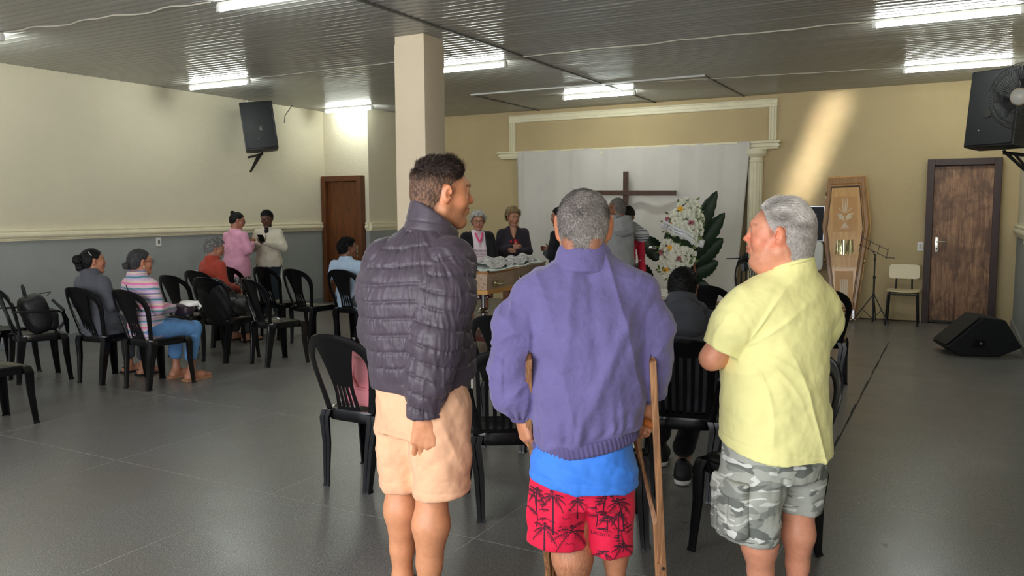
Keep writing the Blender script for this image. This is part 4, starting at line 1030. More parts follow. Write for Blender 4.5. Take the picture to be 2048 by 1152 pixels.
def sleeve(name, m, parent, pts, rad, h=.0048, disp=None, cut=None, k=.05, it=2):
    pts = [A3(*p) for p in pts]; a = np.min(pts, 0)-max(rad)-.04; b = np.max(pts, 0)+max(rad)+.04
    f = Field(a, b, h).chain(pts, rad, k)
    if cut: f.plane(*cut)
    L = [np.linalg.norm(pts[i+1]-pts[i]) for i in range(len(pts)-1)]
    def tt(V):    # distance along the arm
        best = np.full(len(V), 9.); out = np.zeros(len(V)); acc = 0
        for i in range(len(pts)-1):
            ab = pts[i+1]-pts[i]; t = np.clip(((V-pts[i])@ab)/(ab@ab), -.3 if i == 0 else 0, 1.3 if i == len(pts)-2 else 1); d = np.linalg.norm(V-pts[i]-t[:, None]*ab, axis=1); q = d < best
            out[q] = acc+t[q]*L[i]; best[q] = d[q]; acc += L[i]
        return out
    return garment(name, f, m, parent, (lambda V, N: disp(V, N, tt(V))) if disp else None, it)

def arm_param(V, pts):
    best = np.full(len(V), 9.); out = np.zeros(len(V)); acc = 0; pts = [A3(*p) for p in pts]
    for i in range(len(pts)-1):
        ab = pts[i+1]-pts[i]; L = np.linalg.norm(ab); t = np.clip(((V-pts[i])@ab)/(ab@ab), -.3 if i == 0 else 0, 1.3 if i == len(pts)-2 else 1); d = np.linalg.norm(V-pts[i]-t[:, None]*ab, axis=1); q = d < best
        out[q] = acc+t[q]*L; best[q] = d[q]; acc += L
    return out
def sleeved(name, f, arms, m, parent, dT, dS, k=.03, seam=.003, it=2):
    """one shell from a trunk field and sleeve chains; dT(V,N), dS(V,N,t) displace trunk and sleeves"""
    G = []; T = f.like(); T.d = f.d.copy()
    for pts, rad, cut in arms:
        g = f.like(); g.chain([A3(*p) for p in pts], rad, .05)
        if cut: g.plane(*cut)
        G.append(g); f.join(g, k)
    def disp(V, N):
        ft = T.sample(V); r = dT(V, N)
        for (pts, rad, cut), g in zip(arms, G):
            fs = g.sample(V); w = np.clip((ft-fs)/.016+.5, 0, 1); r = r*(1-w)+dS(V, N, arm_param(V, pts))*w-seam*np.exp(-((ft-fs)/.006)**2)*(np.minimum(ft, fs) < .02)
        return r
    return garment(name, f, m, parent, disp, it)
def nylon(name, rgb):
    m = mat(name, rgb, .46, spec=.4); n = NT(m); v = n.coord('Object', (1, 1, .28)); v2 = n.coord('Object')
    a = n.noise(v, 75, 4, .6, .6); b = n.noise(v2, 16, 3); n.color(n.mix(n.ramp(b, [(.3, (0, 0, 0)), (.7, (1,)*3)]), lin(rgb), tuple(x*1.25 for x in lin(rgb)))); n.bump(n.noise(v2, 55, 2, .5, .3), .1, .008); n.bsdf.inputs['Sheen Weight'].default_value = .1; return m
def fabric(name, rgb, rough=.85, weave=620, var=.06, vscale=14, bump=.22, wr=0, sheen=.1):
    m = mat(name, rgb, rough, spec=.25, sheen=sheen); n = NT(m); v = n.coord('Object')
    f = n.noise(v, vscale, 4, .6); n.color(n.mix(1.0, (*lin(rgb), 1), n.ramp(f, [(.3, (1-var,)*3), (.7, (1+var,)*3)]), 'MULTIPLY'))
    w = n.noise(v, weave, 2, .5)
    if wr:
        h2 = n.noise(v, 26, 4, .6, 1.0); ad = n.add('ShaderNodeMath', operation='MULTIPLY_ADD', i_1=.12, i_2=0); n.link(w, ad.inputs[0]); n.link(h2, ad.inputs[2]); n.bump(ad.outputs[0], wr, .012)
    else: n.bump(w, bump, .002)
    return m

# ---------------- man in the puffer jacket
def man_puffer():
    t = thing('person', 'man in dark quilted puffer jacket and peach shorts, standing, face in profile', 'person', (-1.7203, 2.4939, 0), R(34.6))
    fd = A3(cos(R(18)), sin(R(18)), 0); M = np.stack([np.cross(fd, A3(0, 0, 1)), fd, A3(0, 0, 1)], 1)@rotx(R(-3))@roty(R(2))
    H = HeadF((.066, .08, 1.592), M, 1.055, nose=1.15, jaw=1.08, smile=1.0)
    f = tailgrid(H, (-.36, -.3, -.01), (.34, .36, 1.78))
    H.carve(f, (-.0, .05, 1.42), (.052, .058))
    f.loft([(.8, -.02, .02, .15, .1), (1.1, -.03, .03, .14, .1), (1.36, -.01, .05, .13, .08), (1.45, 0, .06, .07, .06)], .04)
    leg_skin(f, (.04, -.04, .86), (.012, -.05, .49), (-.008, -.05, .09), .085, .058, .067, .04)
    leg_skin(f, (-.08, .09, .86), (-.108, .085, .51), (-.108, .08, .09), .085, .058, .064, .038)
    arm_skin(f, (.09, -.06, 1.36), (.03, -.13, 1.06), (-.012, -.135, .79)); arm_skin(f, (-.15, .1, 1.36), (-.19, .16, 1.07), (-.1, .3, .98))
    V, F = f.nets(); V = relax(V, F, 1, .4)
    SKC = (214, 148, 108)
    col = H.tint(V, SKC, lip=(.8, .55, .5), cheek=(1.06, .86, .8), stub=(.74, .72, .74), browcol=(.16, .13, .12), scalp=(.5, .46, .46), hl=HL_MAN); S = Skin(); S.add(V, F, col)
    hand(S, (-.012, -.135, .785), (-.02, -.02, -1), (.12, 1, 0), 1.2, thumb=(.1, .1), side=1, spread=.1, fing=[(.15, .25, .2), (.4, .6, .4), (.5, .8, .5), (.5, .9, .5)], col=SKC, h=.0027, wr=.03)
    hand(S, (-.1, .3, .98), (.9, .4, -.1), (-.4, .8, 0), 1.0, side=-1, col=SKC, h=.005)
    S.build('body', M_SKIN, t); H.eyes(t)
    # hair: clipped sides, longer wavy top
    reg = lambda P: hairline(P, HL_MAN)
    nz = lambda P: np.clip((P[:, 2]-.035)/.05, 0, 1)*(.009+.004*fbm(P*np.array([38, 38, 38]), 5))
    def ccol(Vc):
        Q = H.L(Vc); w = np.clip((Q[:, 2]-.025+.02*vnoise(Q*30, 4))/.05, 0, 1)[:, None]; sp = np.clip(.5+.9*vnoise(Q*np.array([260, 260, 120]), 7), 0, 1)[:, None]
        return np.array(lin((36, 28, 25)))*w+(np.array(lin((70, 52, 42)))*(1-sp)+np.array(lin((142, 104, 80)))*sp)*(1-w)
    cap, V, N = hair_cap(H, t, 'hair', mat('brown_hair_cap', (255, 255, 255), .7, attr=True, bump=.7, bscale=260, bdist=.004), .0022, reg, .0032, nz, ccol)
    rng = np.random.default_rng(5); i = rng.integers(0, len(V), 9500); P = H.L(V[i]); top = np.clip((P[:, 2]-.045)/.05, 0, 1)
    T = np.stack([.25*np.sign(P[:, 0])*(1-top), -.9*(1-top)+(.75+.5*vnoise(P*26, 3))*top*np.where(P[:, 1] > .02, -.8, .5), -.55*(1-top)+.1*top], 1)
    D = flow(H, V[i], N[i], T)+N[i]*(.28+.5*top)[:, None]; L = .008+.024*top*(.6+.6*(P[:, 1] > 0))
    br = np.array(lin((46, 35, 29)))[None]*rng.uniform(.5, 1.9, (len(i), 1))*np.where(rng.random((len(i), 1)) < .1, 4.0, 1)*(1+1.6*(1-top[:, None]))
    strands('hair_strands', V[i]-N[i]*.002, D, L, M_HAIRC, cap, curve=lambda p, d: np.stack([vnoise(p*70, 1), vnoise(p*70, 2), vnoise(p*70, 3)], 1)*1.0+np.array([0, 0, -.35]), r=.00085, jit=.16, cols=br, seg=3)
    # jacket
    mj = nylon('plum_black_nylon', (70, 61, 71)); th = R(30); g = A3(sin(th), cos(th), 0); r = A3(cos(th), -sin(th), 0); MT = np.stack([r, g, A3(0, 0, 1)], 1)
    f = Field((-.34, -.3, .74), (.34, .38, 1.6), .0041)
    f.loft([(.845, 0, .005, .186, .145), (.93, 0, 0, .192, .15), (1.05, 0, -.006, .203, .156), (1.2, -.005, -.012, .214, .158), (1.3, -.005, 0, .21, .148), (1.37, 0, .02, .186, .126), (1.42, .004, .04, .14, .108), (1.455, .012, .062, .1, .095), (1.48, .016, .074, .088, .088)], .04, (-.03, .02, 0), MT)
    f.cone((.145, .02, .93), (.155, .03, 1.02), .03, .02, .05)
    f.plane((0, 0, .86), (-.04, 0, -1), .012); f.plane((.058, .03, 1.485), (.72, .12, 1), .012)
    def fine(a, t, s): return (.0034*ridge(np.stack([a*15+t*9, t*13, a*0], 1), 4)+.003*ridge(np.stack([a*8-t*8, t*9, a*0], 1), 14))*(1.3-.8*s)
    def dj(V, N):
        ang = np.arctan2((V-A3(-.03, .02, 0))@g, (V-A3(-.03, .02, 0))@r)
        q = (V[:, 2]+.022*np.cos(ang+pi/2)+.012*np.sin(ang*2+1)-.03*np.clip(V[:, 2]-1.25, 0, 1)*np.abs(np.cos(ang))*3)/.061
        dq = np.abs(q-np.round(q)); s = np.abs(np.sin(pi*q))**.7; gr = np.exp(-(dq/.09)**2); up = np.clip((V[:, 2]-.9)/.03, 0, 1)*np.clip((1.5-V[:, 2])/.05, 0, 1)
        big = ridge(np.stack([ang*1.8+V[:, 2]*6, V[:, 2]*4.5, 0*ang], 1), 11)
        return up*(s*.004-.002-.0042*gr+fine(ang, V[:, 2], s)+.002*fbm(V*np.array([16, 16, 24]), 8))+.004*big*np.clip((1.36-V[:, 2])/.3, 0, 1)+(1-up)*.001
    def ds(V, N, tt):
        a = np.arctan2(V[:, 1]+.1, V[:, 0]-.03); q = (tt+.014*np.sin(a)+.008*np.sin(2*a+1))/.058; dq = np.abs(q-np.round(q)); s = np.abs(np.sin(pi*q))**.7
        return s*.004-.002-.0042*np.exp(-(dq/.09)**2)+fine(a*.6, tt, s)+.002*fbm(V*20, 9)+.004*ridge(np.stack([V[:, 0]*8+tt*7, V[:, 1]*8, tt*8], 1), 5)
    jk = sleeved('jacket', f, [([(.082, -.04, 1.335), (.066, -.085, 1.22), (.03, -.132, 1.06), (.004, -.137, .93), (-.014, -.137, .80)], [.098, .1, .088, .074, .058], ((-.014, -.137, .795), (-.02, 0, -1))), ([(-.14, .08, 1.335), (-.172, .12, 1.22), (-.18, .16, 1.07), (-.13, .25, 1.0), (-.1, .29, .98)], [.09, .088, .076, .064, .052], None)], mj, t, dj, ds, .022, .003, 1)
    cc = A3(.03, .068, 1.502); ax = A3(.15, .07, 1); ax /= np.linalg.norm(ax)
    f = Field((-.16, -.1, 1.38), (.24, .28, 1.64), .0036).cone(cc-ax*.06, cc+ax*.062, .104, .09, .01); g2 = f.like().cone(cc-ax*.02, cc+ax*.2, .08, .08, .01); f.d = np.maximum(f.d, -g2.d); f.plane(A3(.058, .03, 1.505), A3(.72, .12, 1), .008); f.plane(cc-ax*.06, -ax, .01)
    garment('collar', f, mj, jk, lambda V, N: .0018*ridge(V*np.array([26, 26, 14]), 3)-.0025*np.exp(-(((V-cc)@ax+.022)/.0035)**2))
    MB().tube([(.15, -.02, .87), (.165, .0, .93), (.158, .03, 1.02), (.16, .05, 1.1), (.166, .07, 1.2)], .0045, 6).build('zip', mat('dark_metal', (1, 1, 1)), jk, smooth=60); MB().box((.165, -.022, .885), (.007, .004, .035)).build('zip_pull', MATS['brushed_nickel'], jk, smooth=None)
    # shorts
    ms = fabric('peach_shorts_cloth', (236, 184, 146), .75, var=.03)
    f = Field((-.27, -.24, .42), (.24, .28, .95), .0048)
    f.loft([(.7, 0, 0, .168, .135), (.8, 0, 0, .178, .14), (.93, 0, 0, .17, .135)], .05, (-.022, .02, 0), MT)
    f.chain([(.03, -.035, .8), (.045, -.04, .62), (.046, -.045, .46)], [.118, .106, .103], .03); f.chain([(-.085, .085, .8), (-.098, .088, .64), (-.1, .085, .5)], [.108, .1, .094], .03)
    f.plane((.04, -.04, .478), (.12, 0, -1), .006)
    def dsh(V, N):
        return .007*ridge(np.stack([V[:, 0]*14+V[:, 2]*6, V[:, 1]*14, V[:, 2]*3.2], 1), 3)+.004*fbm(V*20, 2)-.0025*np.exp(-((V[:, 2]-.507)/.003)**2)-.004*np.exp(-((V[:, 0]+.035)/.006)**2)*(V[:, 1] < 0)*(V[:, 2] > .6)
    sh = garment('shorts', f, ms, t, dsh)
    MB().tube([(.138, -.08, .85), (.146, -.07, .8), (.15, -.06, .75), (.146, -.075, .715), (.138, -.09, .71)], .0045, 6).build('pocket_piping', mat('white_cord', (236, 232, 226), .6), sh, smooth=60)
    sn = MB()
    for (x, y) in ((-.008, -.05), (-.108, .08)): sn.box((x, y+.06, .008), (.1, .28, .016)); sn.tube([(x-.045, y+.08, .02), (x, y+.07, .075), (x+.045, y+.08, .02)], .012, 6)
    sn.build('sandals', M_BAG, t, smooth=30)
man_puffer()

# ---------------- man on crutches
M_CRUTCH = wood('worn_crutch_wood', (96, 60, 36), (176, 128, 84), .55, (30, 30, 2.2), 1.0)
def man_crutches():
    t = thing('person', 'man on crutches seen from behind, purple jacket, blue shirt and red palm shorts', 'person', (-1.1334, 2.5273, 0), R(24.15))
    M = rotz(R(-4))@rotx(R(-6)); H = HeadF((.03, .07, 1.468), M, 1.06, wide=1.05, ear=1.3)
    f = tailgrid(H, (-.38, -.3, -.01), (.42, .36, 1.66)); H.carve(f, (.03, .05, 1.3), (.053, .06), detail=False)
    for x in (-1, 1): H.e(f, x*.03, -.058, -.055, .022, .03, .04, .03)
    f.loft([(.7, .03, .02, .15, .1), (1.0, .04, .03, .15, .1), (1.22, .03, .04, .14, .08), (1.33, .03, .045, .07, .06)], .04)
    leg_skin(f, (-.05, .01, .78), (-.012, -.005, .44), (.008, .01, .085), .09, .062, .068, .04); leg_skin(f, (.115, .03, .78), (.14, .06, .43), (.156, .08, .085), .08, .05, .044, .034)
    arm_skin(f, (-.13, .03, 1.23), (-.217, .0, .99), (-.182, .03, .815)); arm_skin(f, (.19, .03, 1.23), (.262, .02, 1.03), (.246, .034, .885))
    V, F = f.nets(); V = relax(V, F, 1, .4); SKC = (196, 134, 100); S = Skin(); col = H.tint(V, SKC, cheek=(1.12, .86, .76), scalp=(.55, .52, .52), hl=[(-.13, -.078), (-.06, -.078), (-.04, -.055), (-.03, -.02), (-.026, .03), (.006, .0), (.02, .0), (.05, .07), (.13, .085)])
    hm = (V[:, 2] < .5)*np.clip(.5+.8*vnoise(V*np.array([320, 320, 90]), 3), 0, 1)*(V[:, 0] < .09)*.55; col = col*(1-hm[:, None])+col*np.array([.42, .38, .36])*hm[:, None]
    S.add(V, F, col)
    hand(S, (-.182, .03, .812), (.2, .0, -1), (.9, .5, .1), 1.04, side=-1, thumb=(.3, .5), fing=[(.5, .6, .4), (.6, .7, .4), (.7, .7, .4), (.75, .7, .4)], col=SKC)
    hand(S, (.246, .034, .885), (-.03, .05, -1), (-.5, .85, 0), 1.02, side=1, thumb=(.5, .5), fing=[(.25, .4, .3), (.3, .45, .3), (.35, .45, .3), (.4, .5, .3)], col=SKC)
    S.build('body', M_SKIN, t)
    reg = lambda P: hairline(P, [(-.13, -.07), (-.09, -.07), (-.06, -.07), (-.04, -.05), (-.03, -.02), (-.026, .03), (0, .034), (.006, .0), (.02, .0), (.03, .04), (.05, .07), (.13, .085)])
    m = mat('grizzled_hair', (110, 98, 92), .75); n = NT(m); v = n.coord('Object'); a = n.noise(v, 330, 2, .7); b = n.noise(v, 24, 4, .6)
    n.color(n.mix(n.ramp(b, [(.35, (.2,)*3), (.65, (.85,)*3)]), n.ramp(a, [(.36, lin((46, 40, 38))), (.64, lin((128, 116, 108)))]), n.ramp(a, [(.36, lin((96, 88, 84))), (.64, lin((178, 170, 164)))]))); n.bump(a, .7, .004)
    cap, V, N = hair_cap(H, t, 'hair', m, .0035, reg, .003, lambda P: .0012*fbm(P*40, 2))
    rng = np.random.default_rng(8); i = rng.integers(0, len(V), 9000); P = H.L(V[i])
    sw = np.stack([P[:, 0]*0-.3*P[:, 1]/.1, -.2+.5*P[:, 0]/.1, -.9*np.clip(1-P[:, 2]/.1, 0, 1)], 1); D = flow(H, V[i], N[i], sw)+N[i]*.45
    gy = np.clip(.42+.5*fbm(P*np.array([22, 22, 22]), 6)+.25*(P[:, 2] < .03), 0, 1)[:, None]; c = np.array(lin((44, 37, 34)))*(1-gy)+np.array(lin((186, 178, 172)))*gy; c = c*rng.uniform(.6, 1.3, (len(i), 1))
    strands('hair_strands', V[i]-N[i]*.001, D, .0105, M_HAIRC, cap, r=.0007, seg=2, jit=.22, cols=c)
    # jacket
    mj = fabric('purple_twill', (103, 95, 143), .8, weave=520, var=.12, vscale=7, wr=.38, sheen=.25); TT = roty(R(-2.5))
    f = Field((-.36, -.26, .66), (.42, .3, 1.48), .0047)
    f.loft([(.72, .036, .01, .17, .146), (.765, .037, .008, .178, .152), (.81, .04, .006, .19, .158), (.9, .045, .005, .194, .158), (1.05, .048, .0, .194, .154), (1.16, .045, .0, .2, .15), (1.25, .038, .012, .19, .13), (1.305, .034, .03, .14, .105), (1.35, .032, .045, .095, .09), (1.385, .031, .055, .082, .085)], .05)
    f.cone((-.06, .03, 1.275), (-.15, .022, 1.235), .075, .075, .06); f.cone((.13, .03, 1.29), (.22, .022, 1.25), .075, .075, .06)
    f.plane((.035, 0, .758), (.2, .02, -1), .008)
    fold = lambda u, p=2.2: np.clip(u, 0, 1)**p
    def dj(V, N):
        x, z = V[:, 0]-.035, V[:, 2]; low = np.exp(-np.clip(z-.77-.2*x, 0, 1)/.06); a = np.arctan2(V[:, 1], x)
        gat = low*.006*np.clip((z-.77-.2*x)/.02, 0, 1)*np.sin(a*22+1.5*np.sin(a*7)+2*fbm(V*9, 2))
        diag = fold(ridge(np.stack([x*6-z*4.5, V[:, 1]*3, z*1.2+x*2], 1), 3))*.013*np.clip((1.2-z)/.25, 0, 1); d2 = fold(ridge(np.stack([x*8+z*2.2, V[:, 1]*3, z*1.4], 1), 6))*.009
        d3 = fold(ridge(np.stack([x*4+z*9, V[:, 1]*4, x*3], 1), 16), 3)*.007*np.clip((1.1-z)/.2, 0, 1)
        pul = .01*np.exp(-((x-.15+.42*(1.2-z))/.022)**2)*(V[:, 1] < 0)*np.clip((1.25-z)/.1, 0, 1)+.008*np.exp(-((x+.05+.05*(1.2-z))/.018)**2)*(V[:, 1] < 0)*np.clip((z-.95)/.2, 0, 1)-.006*np.exp(-((x-.02-.1*(1.25-z))/.02)**2)*(V[:, 1] < 0)*np.clip((z-.9)/.2, 0, 1)
        return gat+diag+d2+d3+pul+.003*fbm(V*22, 4)-.006
    def ds(V, N, tt):
        a = np.arctan2(V[:, 1]-.02, V[:, 0]-np.where(V[:, 0] > 0, .24, -.19)); return fold(ridge(np.stack([tt*10+.9*np.sin(a), a*.8, V[:, 2]*2], 1), 4))*.012+fold(ridge(np.stack([V[:, 0]*9+tt*10, V[:, 1]*8, tt*4], 1), 7))*.01+.003*fbm(V*24, 5)+.005*np.exp(-np.clip(.43-tt, 0, 1)/.03)*np.sin(a*14)-.005
    jk = sleeved('jacket', f, [([(-.13, .02, 1.24), (-.195, .008, 1.12), (-.218, .0, .99), (-.206, .008, .9), (-.182, .03, .825)], [.074, .076, .07, .066, .045], ((-.182, .03, .82), (.1, .1, -1))), ([(.2, .02, 1.25), (.252, .018, 1.13), (.265, .018, 1.03), (.258, .026, .96), (.246, .034, .895)], [.074, .072, .066, .06, .045], ((.246, .034, .888), (0, 0, -1)))], mj, t, dj, ds, .028)
    # folded collar
    f = Field((-.14, -.16, 1.25), (.2, .2, 1.48), .004); cc = A3(.03, .045, 1.36); ax = A3(.02, .12, 1); ax /= np.linalg.norm(ax)
    f.cone(cc-ax*.04, cc+ax*.05, .108, .088, .01); f.plane(cc+ax*.034, ax+A3(0, .5, 0), .01); f.plane(cc-ax*.05, -ax, .012); g2 = Field((-.14, -.16, 1.25), (.2, .2, 1.48), .004).cone(cc+ax*.0, cc+ax*.2, .078, .078, .01); f.d = np.maximum(f.d, -g2.d)
    garment('collar', f, mj, jk, lambda V, N: .0015*fbm(V*30, 3))
    mr = fabric('purple_rib_knit', (90, 82, 124), .9, var=.1)
    def cuff(c, ax, r, L, par, n_=40, ry=None, name='rib_cuff'):
        ax = Vector(ax).normalized(); x, y, _ = frame_of(ax, (0, 1, .01)); V = []; K = 9; N_ = n_*4
        for j in range(K):
            tq = j/(K-1)
            for i in range(N_):
                a = 2*pi*i/N_; rr = 1+.014*sin(a*n_)-.03*(2*tq-1)**4; V.append(Vector(c)+x*(r*rr*cos(a))+y*((ry or r)*rr*sin(a))+ax*(L*(tq-.5)))
        F = [(j*N_+i, j*N_+(i+1) % N_, (j+1)*N_+(i+1) % N_, (j+1)*N_+i) for j in range(K-1) for i in range(N_)]+[tuple(range(N_-1, -1, -1)), tuple((K-1)*N_+i for i in range(N_))]
        return MB().add(V, F).build(name, mr, par, smooth=80)
    cuff((-.182, .031, .818), (.1, .1, -1), .043, .036, jk); cuff((.246, .035, .886), (0, .02, -1), .043, .036, jk)
    cuff((.038, .006, .745), (.2, .02, -1), .184, .046, jk, 70, .161, 'elastic_waistband')
    MB().box((-.268, -.05, 1.09), (.004, .004, .045)).build('sleeve_badge', mat('mint_badge', (150, 220, 200), .6), jk, smooth=None, rot=(0, .1, 0))
    # blue t-shirt tail
    mb = fabric('blue_jersey', (62, 128, 226), .65, weave=800, var=.03, wr=.12)
    f = Field((-.22, -.24, .56), (.28, .24, .86), .0048).loft([(.59, .028, -.006, .19, .162), (.66, .03, -.004, .183, .154), (.73, .035, .0, .165, .14), (.84, .035, .01, .14, .12)], .03).plane((.03, 0, .612), (-.08, .1, -1), .006)
    garment('shirt', f, mb, t, lambda V, N: .007*ridge(np.stack([V[:, 0]*8+V[:, 2]*14, V[:, 1]*4, V[:, 2]*10], 1), 3)+.004*fbm(V*16, 2)-.002*np.exp(-((V[:, 2]-.635+.08*V[:, 0])/.003)**2))
    # red shorts with printed palms
    ms = fabric('crimson_cloth', (222, 26, 66), .7, var=.05, vscale=10)
    f = Field((-.25, -.24, .28), (.29, .26, .78), .0048)
    f.loft([(.52, .028, .01, .16, .125), (.62, .028, .01, .162, .128), (.76, .03, .01, .15, .115)], .05).chain([(-.045, .01, .64), (-.055, 0, .5), (-.058, -.005, .34)], [.102, .104, .106], .025).chain([(.112, .02, .64), (.12, .02, .5), (.124, .025, .3)], [.098, .086, .08], .025)
    cut = Field((-.25, -.24, .28), (.29, .26, .78), .0048); p = cut.pts(tuple(slice(None) for _ in range(3))); f.d = np.maximum(f.d, np.where(p[..., 0] < .048, .378-.04*p[..., 0], .345+.1*(.2-p[..., 0])*0-.04*(p[..., 0]-.05))-p[..., 2]).astype(np.float32)
    def dsh(V, N): return .006*ridge(np.stack([V[:, 0]*13+V[:, 2]*3, V[:, 1]*11, V[:, 2]*4], 1), 3)+.004*fbm(V*17, 2)-.006*np.exp(-((V[:, 0]-.046)/.007)**2)*(V[:, 2] < .55)*(V[:, 1] < 0)
    sh = garment('shorts', f, ms, t, dsh)
    bpy.context.view_layer.update(); bv = BVHTree.FromPolygons([v.co.copy() for v in sh.data.vertices], [tuple(p.vertices) for p in sh.data.polygons])
    def onto(x, z, off=.0012):
        hit = bv.ray_cast(Vector((x, -.6, z)), Vector((0, 1, 0)))
        if hit[0] is None: return None
        return hit[0]+hit[1].normalized()*off if hit[1].y < 0 else hit[0]-hit[1].normalized()*off
    pr = MB()
    def st(pts, w0, w1=.0006):
        n_ = max(3, int(len(pts))); V = []; ok = True
        for i, p in enumerate(pts):
            a = pts[max(i-1, 0)]; b = pts[min(i+1, n_-1)]; dx, dz = b[0]-a[0], b[1]-a[1]; l = math.hypot(dx, dz) or 1; w = w0+(w1-w0)*i/(n_-1)
            for s in (-1, 1):
                q = onto(p[0]-s*dz/l*w, p[1]+s*dx/l*w)
                if q is None: return
                V.append(q)
        for i in range(n_-1):
            if (V[2*i]-V[2*i+2]).length > .05: return
        pr.add(V, [(2*i, 2*i+1, 2*i+3, 2*i+2) for i in range(n_-1)])
    rg = random.Random(4)
    def frond(x, z, a, L, droop):
        pts = []; 
        for k in range(9): u = k/8; pts.append((x+cos(a)*L*u, z+sin(a)*L*u-droop*u*u))
        st(pts, .0015)
        for k in range(2, 9):
            for s in (-1, 1):
                l = .014*(1.1-k/9)*L/.05; aa = a-droop*8*k/8+s*1.0; st([(pts[k][0]+cos(aa)*l*q, pts[k][1]+sin(aa)*l*q-.006*q*q*L/.05) for q in (0, .5, 1)], .0013, .0003)
    def palm(x, z, h, s=1.0, lean=0, n_=7):
        st([(x+lean*u*u, z-h+h*u) for u in [k/10 for k in range(11)]][::-1], .0022*s, .0034*s)
        for k in range(n_): frond(x+lean, z, -.5+(pi+1.0)*k/(n_-1)+rg.uniform(-.15, .15), .045*s*rg.uniform(.8, 1.15), .024*s)
    def bush(x, z, s):
        for k in range(9): frond(x+rg.uniform(-.012, .012)*s, z+.012*(k-4)*s, rg.choice((.4, .7, 2.4, 2.7))+rg.uniform(-.2, .2), .036*s, .01)
        st([(x+.004*sin(u*5), z-.075*s+.1*s*u) for u in [k/8 for k in range(9)]], .0016, .0016)
    for a in ((-.071, .572, .13, 1.05), (-.1, .458, .075, .95), (-.008, .45, .08, 1.35), (-.128, .575, .06, .8), (.01, .56, .07, .7), (.095, .592, .09, .75, .015), (.112, .492, .05, .75), (.098, .36, .05, .85), (.168, .55, .11, .9, -.02), (.15, .5, .09, .7), (.165, .38, .05, .8)): palm(*a)
    for a in ((-.128, .53, 1.0), (.075, .525, 1.0), (.165, .42, .8)): bush(*a)
    for x, z in ((-.04, .5), (-.02, .53), (-.05, .47), (.0, .58), (.12, .56), (-.09, .49), (.1, .44), (-.03, .41), (.02, .6), (.13, .45)): st([(x+.03*u, z+.004*sin(u*12)) for u in [k/8 for k in range(9)]], .0011, .0005)
    mp = mat('dark_print_ink', (58, 14, 34), .8); pr.build('palm_print', mp, sh, smooth=60)['kind'] = 'stuff'
    def logo(x, z, s, name='logo_print'):
        pz = MB(); me = text_mesh('LACOSTE', .0155*s, mp, depth=0); vs = [onto(x+v.co.x, z+v.co.y, .0016) for v in me.vertices]
        if any(v is None for v in vs): return
        pz.add(vs, [tuple(p.vertices) for p in me.polygons])
        C_ = [(-.021, .0), (-.012, .004), (-.004, .0062), (.004, .0075), (.012, .0095), (.019, .0135), (.021, .0115), (.015, .0075), (.0225, .0065), (.0225, .0045), (.012, .0035), (.007, -.0005), (.004, .0015), (-.002, .0005), (-.005, -.002), (-.008, .001), (-.014, .0005)]
        vs = [onto(x+a*s, z+.0165*s+b*s, .0016) for a, b in C_]
        if all(v is not None for v in vs):
            c = onto(x, z+.0195*s, .0016); pz.add(vs+[c], [(i, (i+1) % len(C_), len(C_)) for i in range(len(C_))])
        pz.build(name, mp, sh, smooth=None)
    logo(.09, .427, 1.0); logo(.148, .578, .9)
    sn = MB()
    for (x, y) in ((.008, .01), (.156, .08)): sn.box((x, y+.06, .008), (.1, .28, .016)); sn.tube([(x-.045, y+.08, .02), (x, y+.07, .075), (x+.045, y+.08, .02)], .012, 6)
    sn.build('sandals', M_BAG, t, smooth=30)
man_crutches()
def crutch(label, near, far, foot, grip_z, loc, rz):
    t = thing('crutch', label, 'crutch', loc, rz); near = [Vector(p) for p in near]; far = [Vector(p) for p in far]
    pf = lambda w, d: [(-w, -d), (w, -d), (w, d), (-w, d)]
    MB().sweep(near, pf(.011, .016)).build('rail', M_CRUTCH, t, smooth=None, bevel=.003); MB().sweep(far, pf(.011, .0145)).build('rail', M_CRUTCH, t, smooth=None, bevel=.003)
    at = lambda P, z: next((a.lerp(b, (z-a.z)/(b.z-a.z)) for a, b in zip(P, P[1:]) if a.z <= z <= b.z), P[-1])
    a, b = at(near, grip_z), at(far, grip_z); MB().tube([a, a.lerp(b, .3), a.lerp(b, .7), b], [.013, .017, .017, .013], 12).build('hand_grip', wood('orange_grip_wood', (120, 62, 24), (176, 100, 44), .35, (30, 30, 3)) if 'orange_grip_wood' not in MATS else MATS['orange_grip_wood'], t)
    a, b = near[-1], far[-1]; d = (b-a).normalized(); MB().tube([a-d*.01, a+d*.02+Vector((0, 0, -.008)), a.lerp(b, .5)+Vector((0, 0, -.018)), b-d*.02+Vector((0, 0, -.008)), b+d*.01], [.02, .022, .022, .022, .02], 12).build('arm_pad', MATS['orange_grip_wood'], t)
    f = Vector(foot); p = at(near, .32); MB().sweep([f+Vector((0, 0, .02)), p*.5+at(far, .32)*.5], pf(.012, .02)).build('lower_leg', M_CRUTCH, t, smooth=None, bevel=.003)
    MB().lathe([(0, 0), (.024, 0), (.022, .03), (.016, .05), (0, .05)], 14, f).build('rubber_tip', M_CHAIR, t)
    for z in (.13, .31):
        q = at(near, z); MB().tube([q+Vector((0, -.02, 0)), q+Vector((0, .02, 0))], .006, 8, up=(1, 0, 0)).build('bolt', mat('dark_metal', (1, 1, 1)), t)
LM = (-1.1334, 2.5273, 0)
crutch('worn wooden crutch under the right arm, both rails converging by the red shorts', [(.322, -.03, .05), (.307, -.035, .26), (.257, -.075, 1.03), (.25, .01, 1.1)], [(.305, -.01, .05), (.282, -.005, .45), (.205, .075, .776), (.185, .1, 1.14)], (.316, -.02, 0), .807, LM, R(24.15))
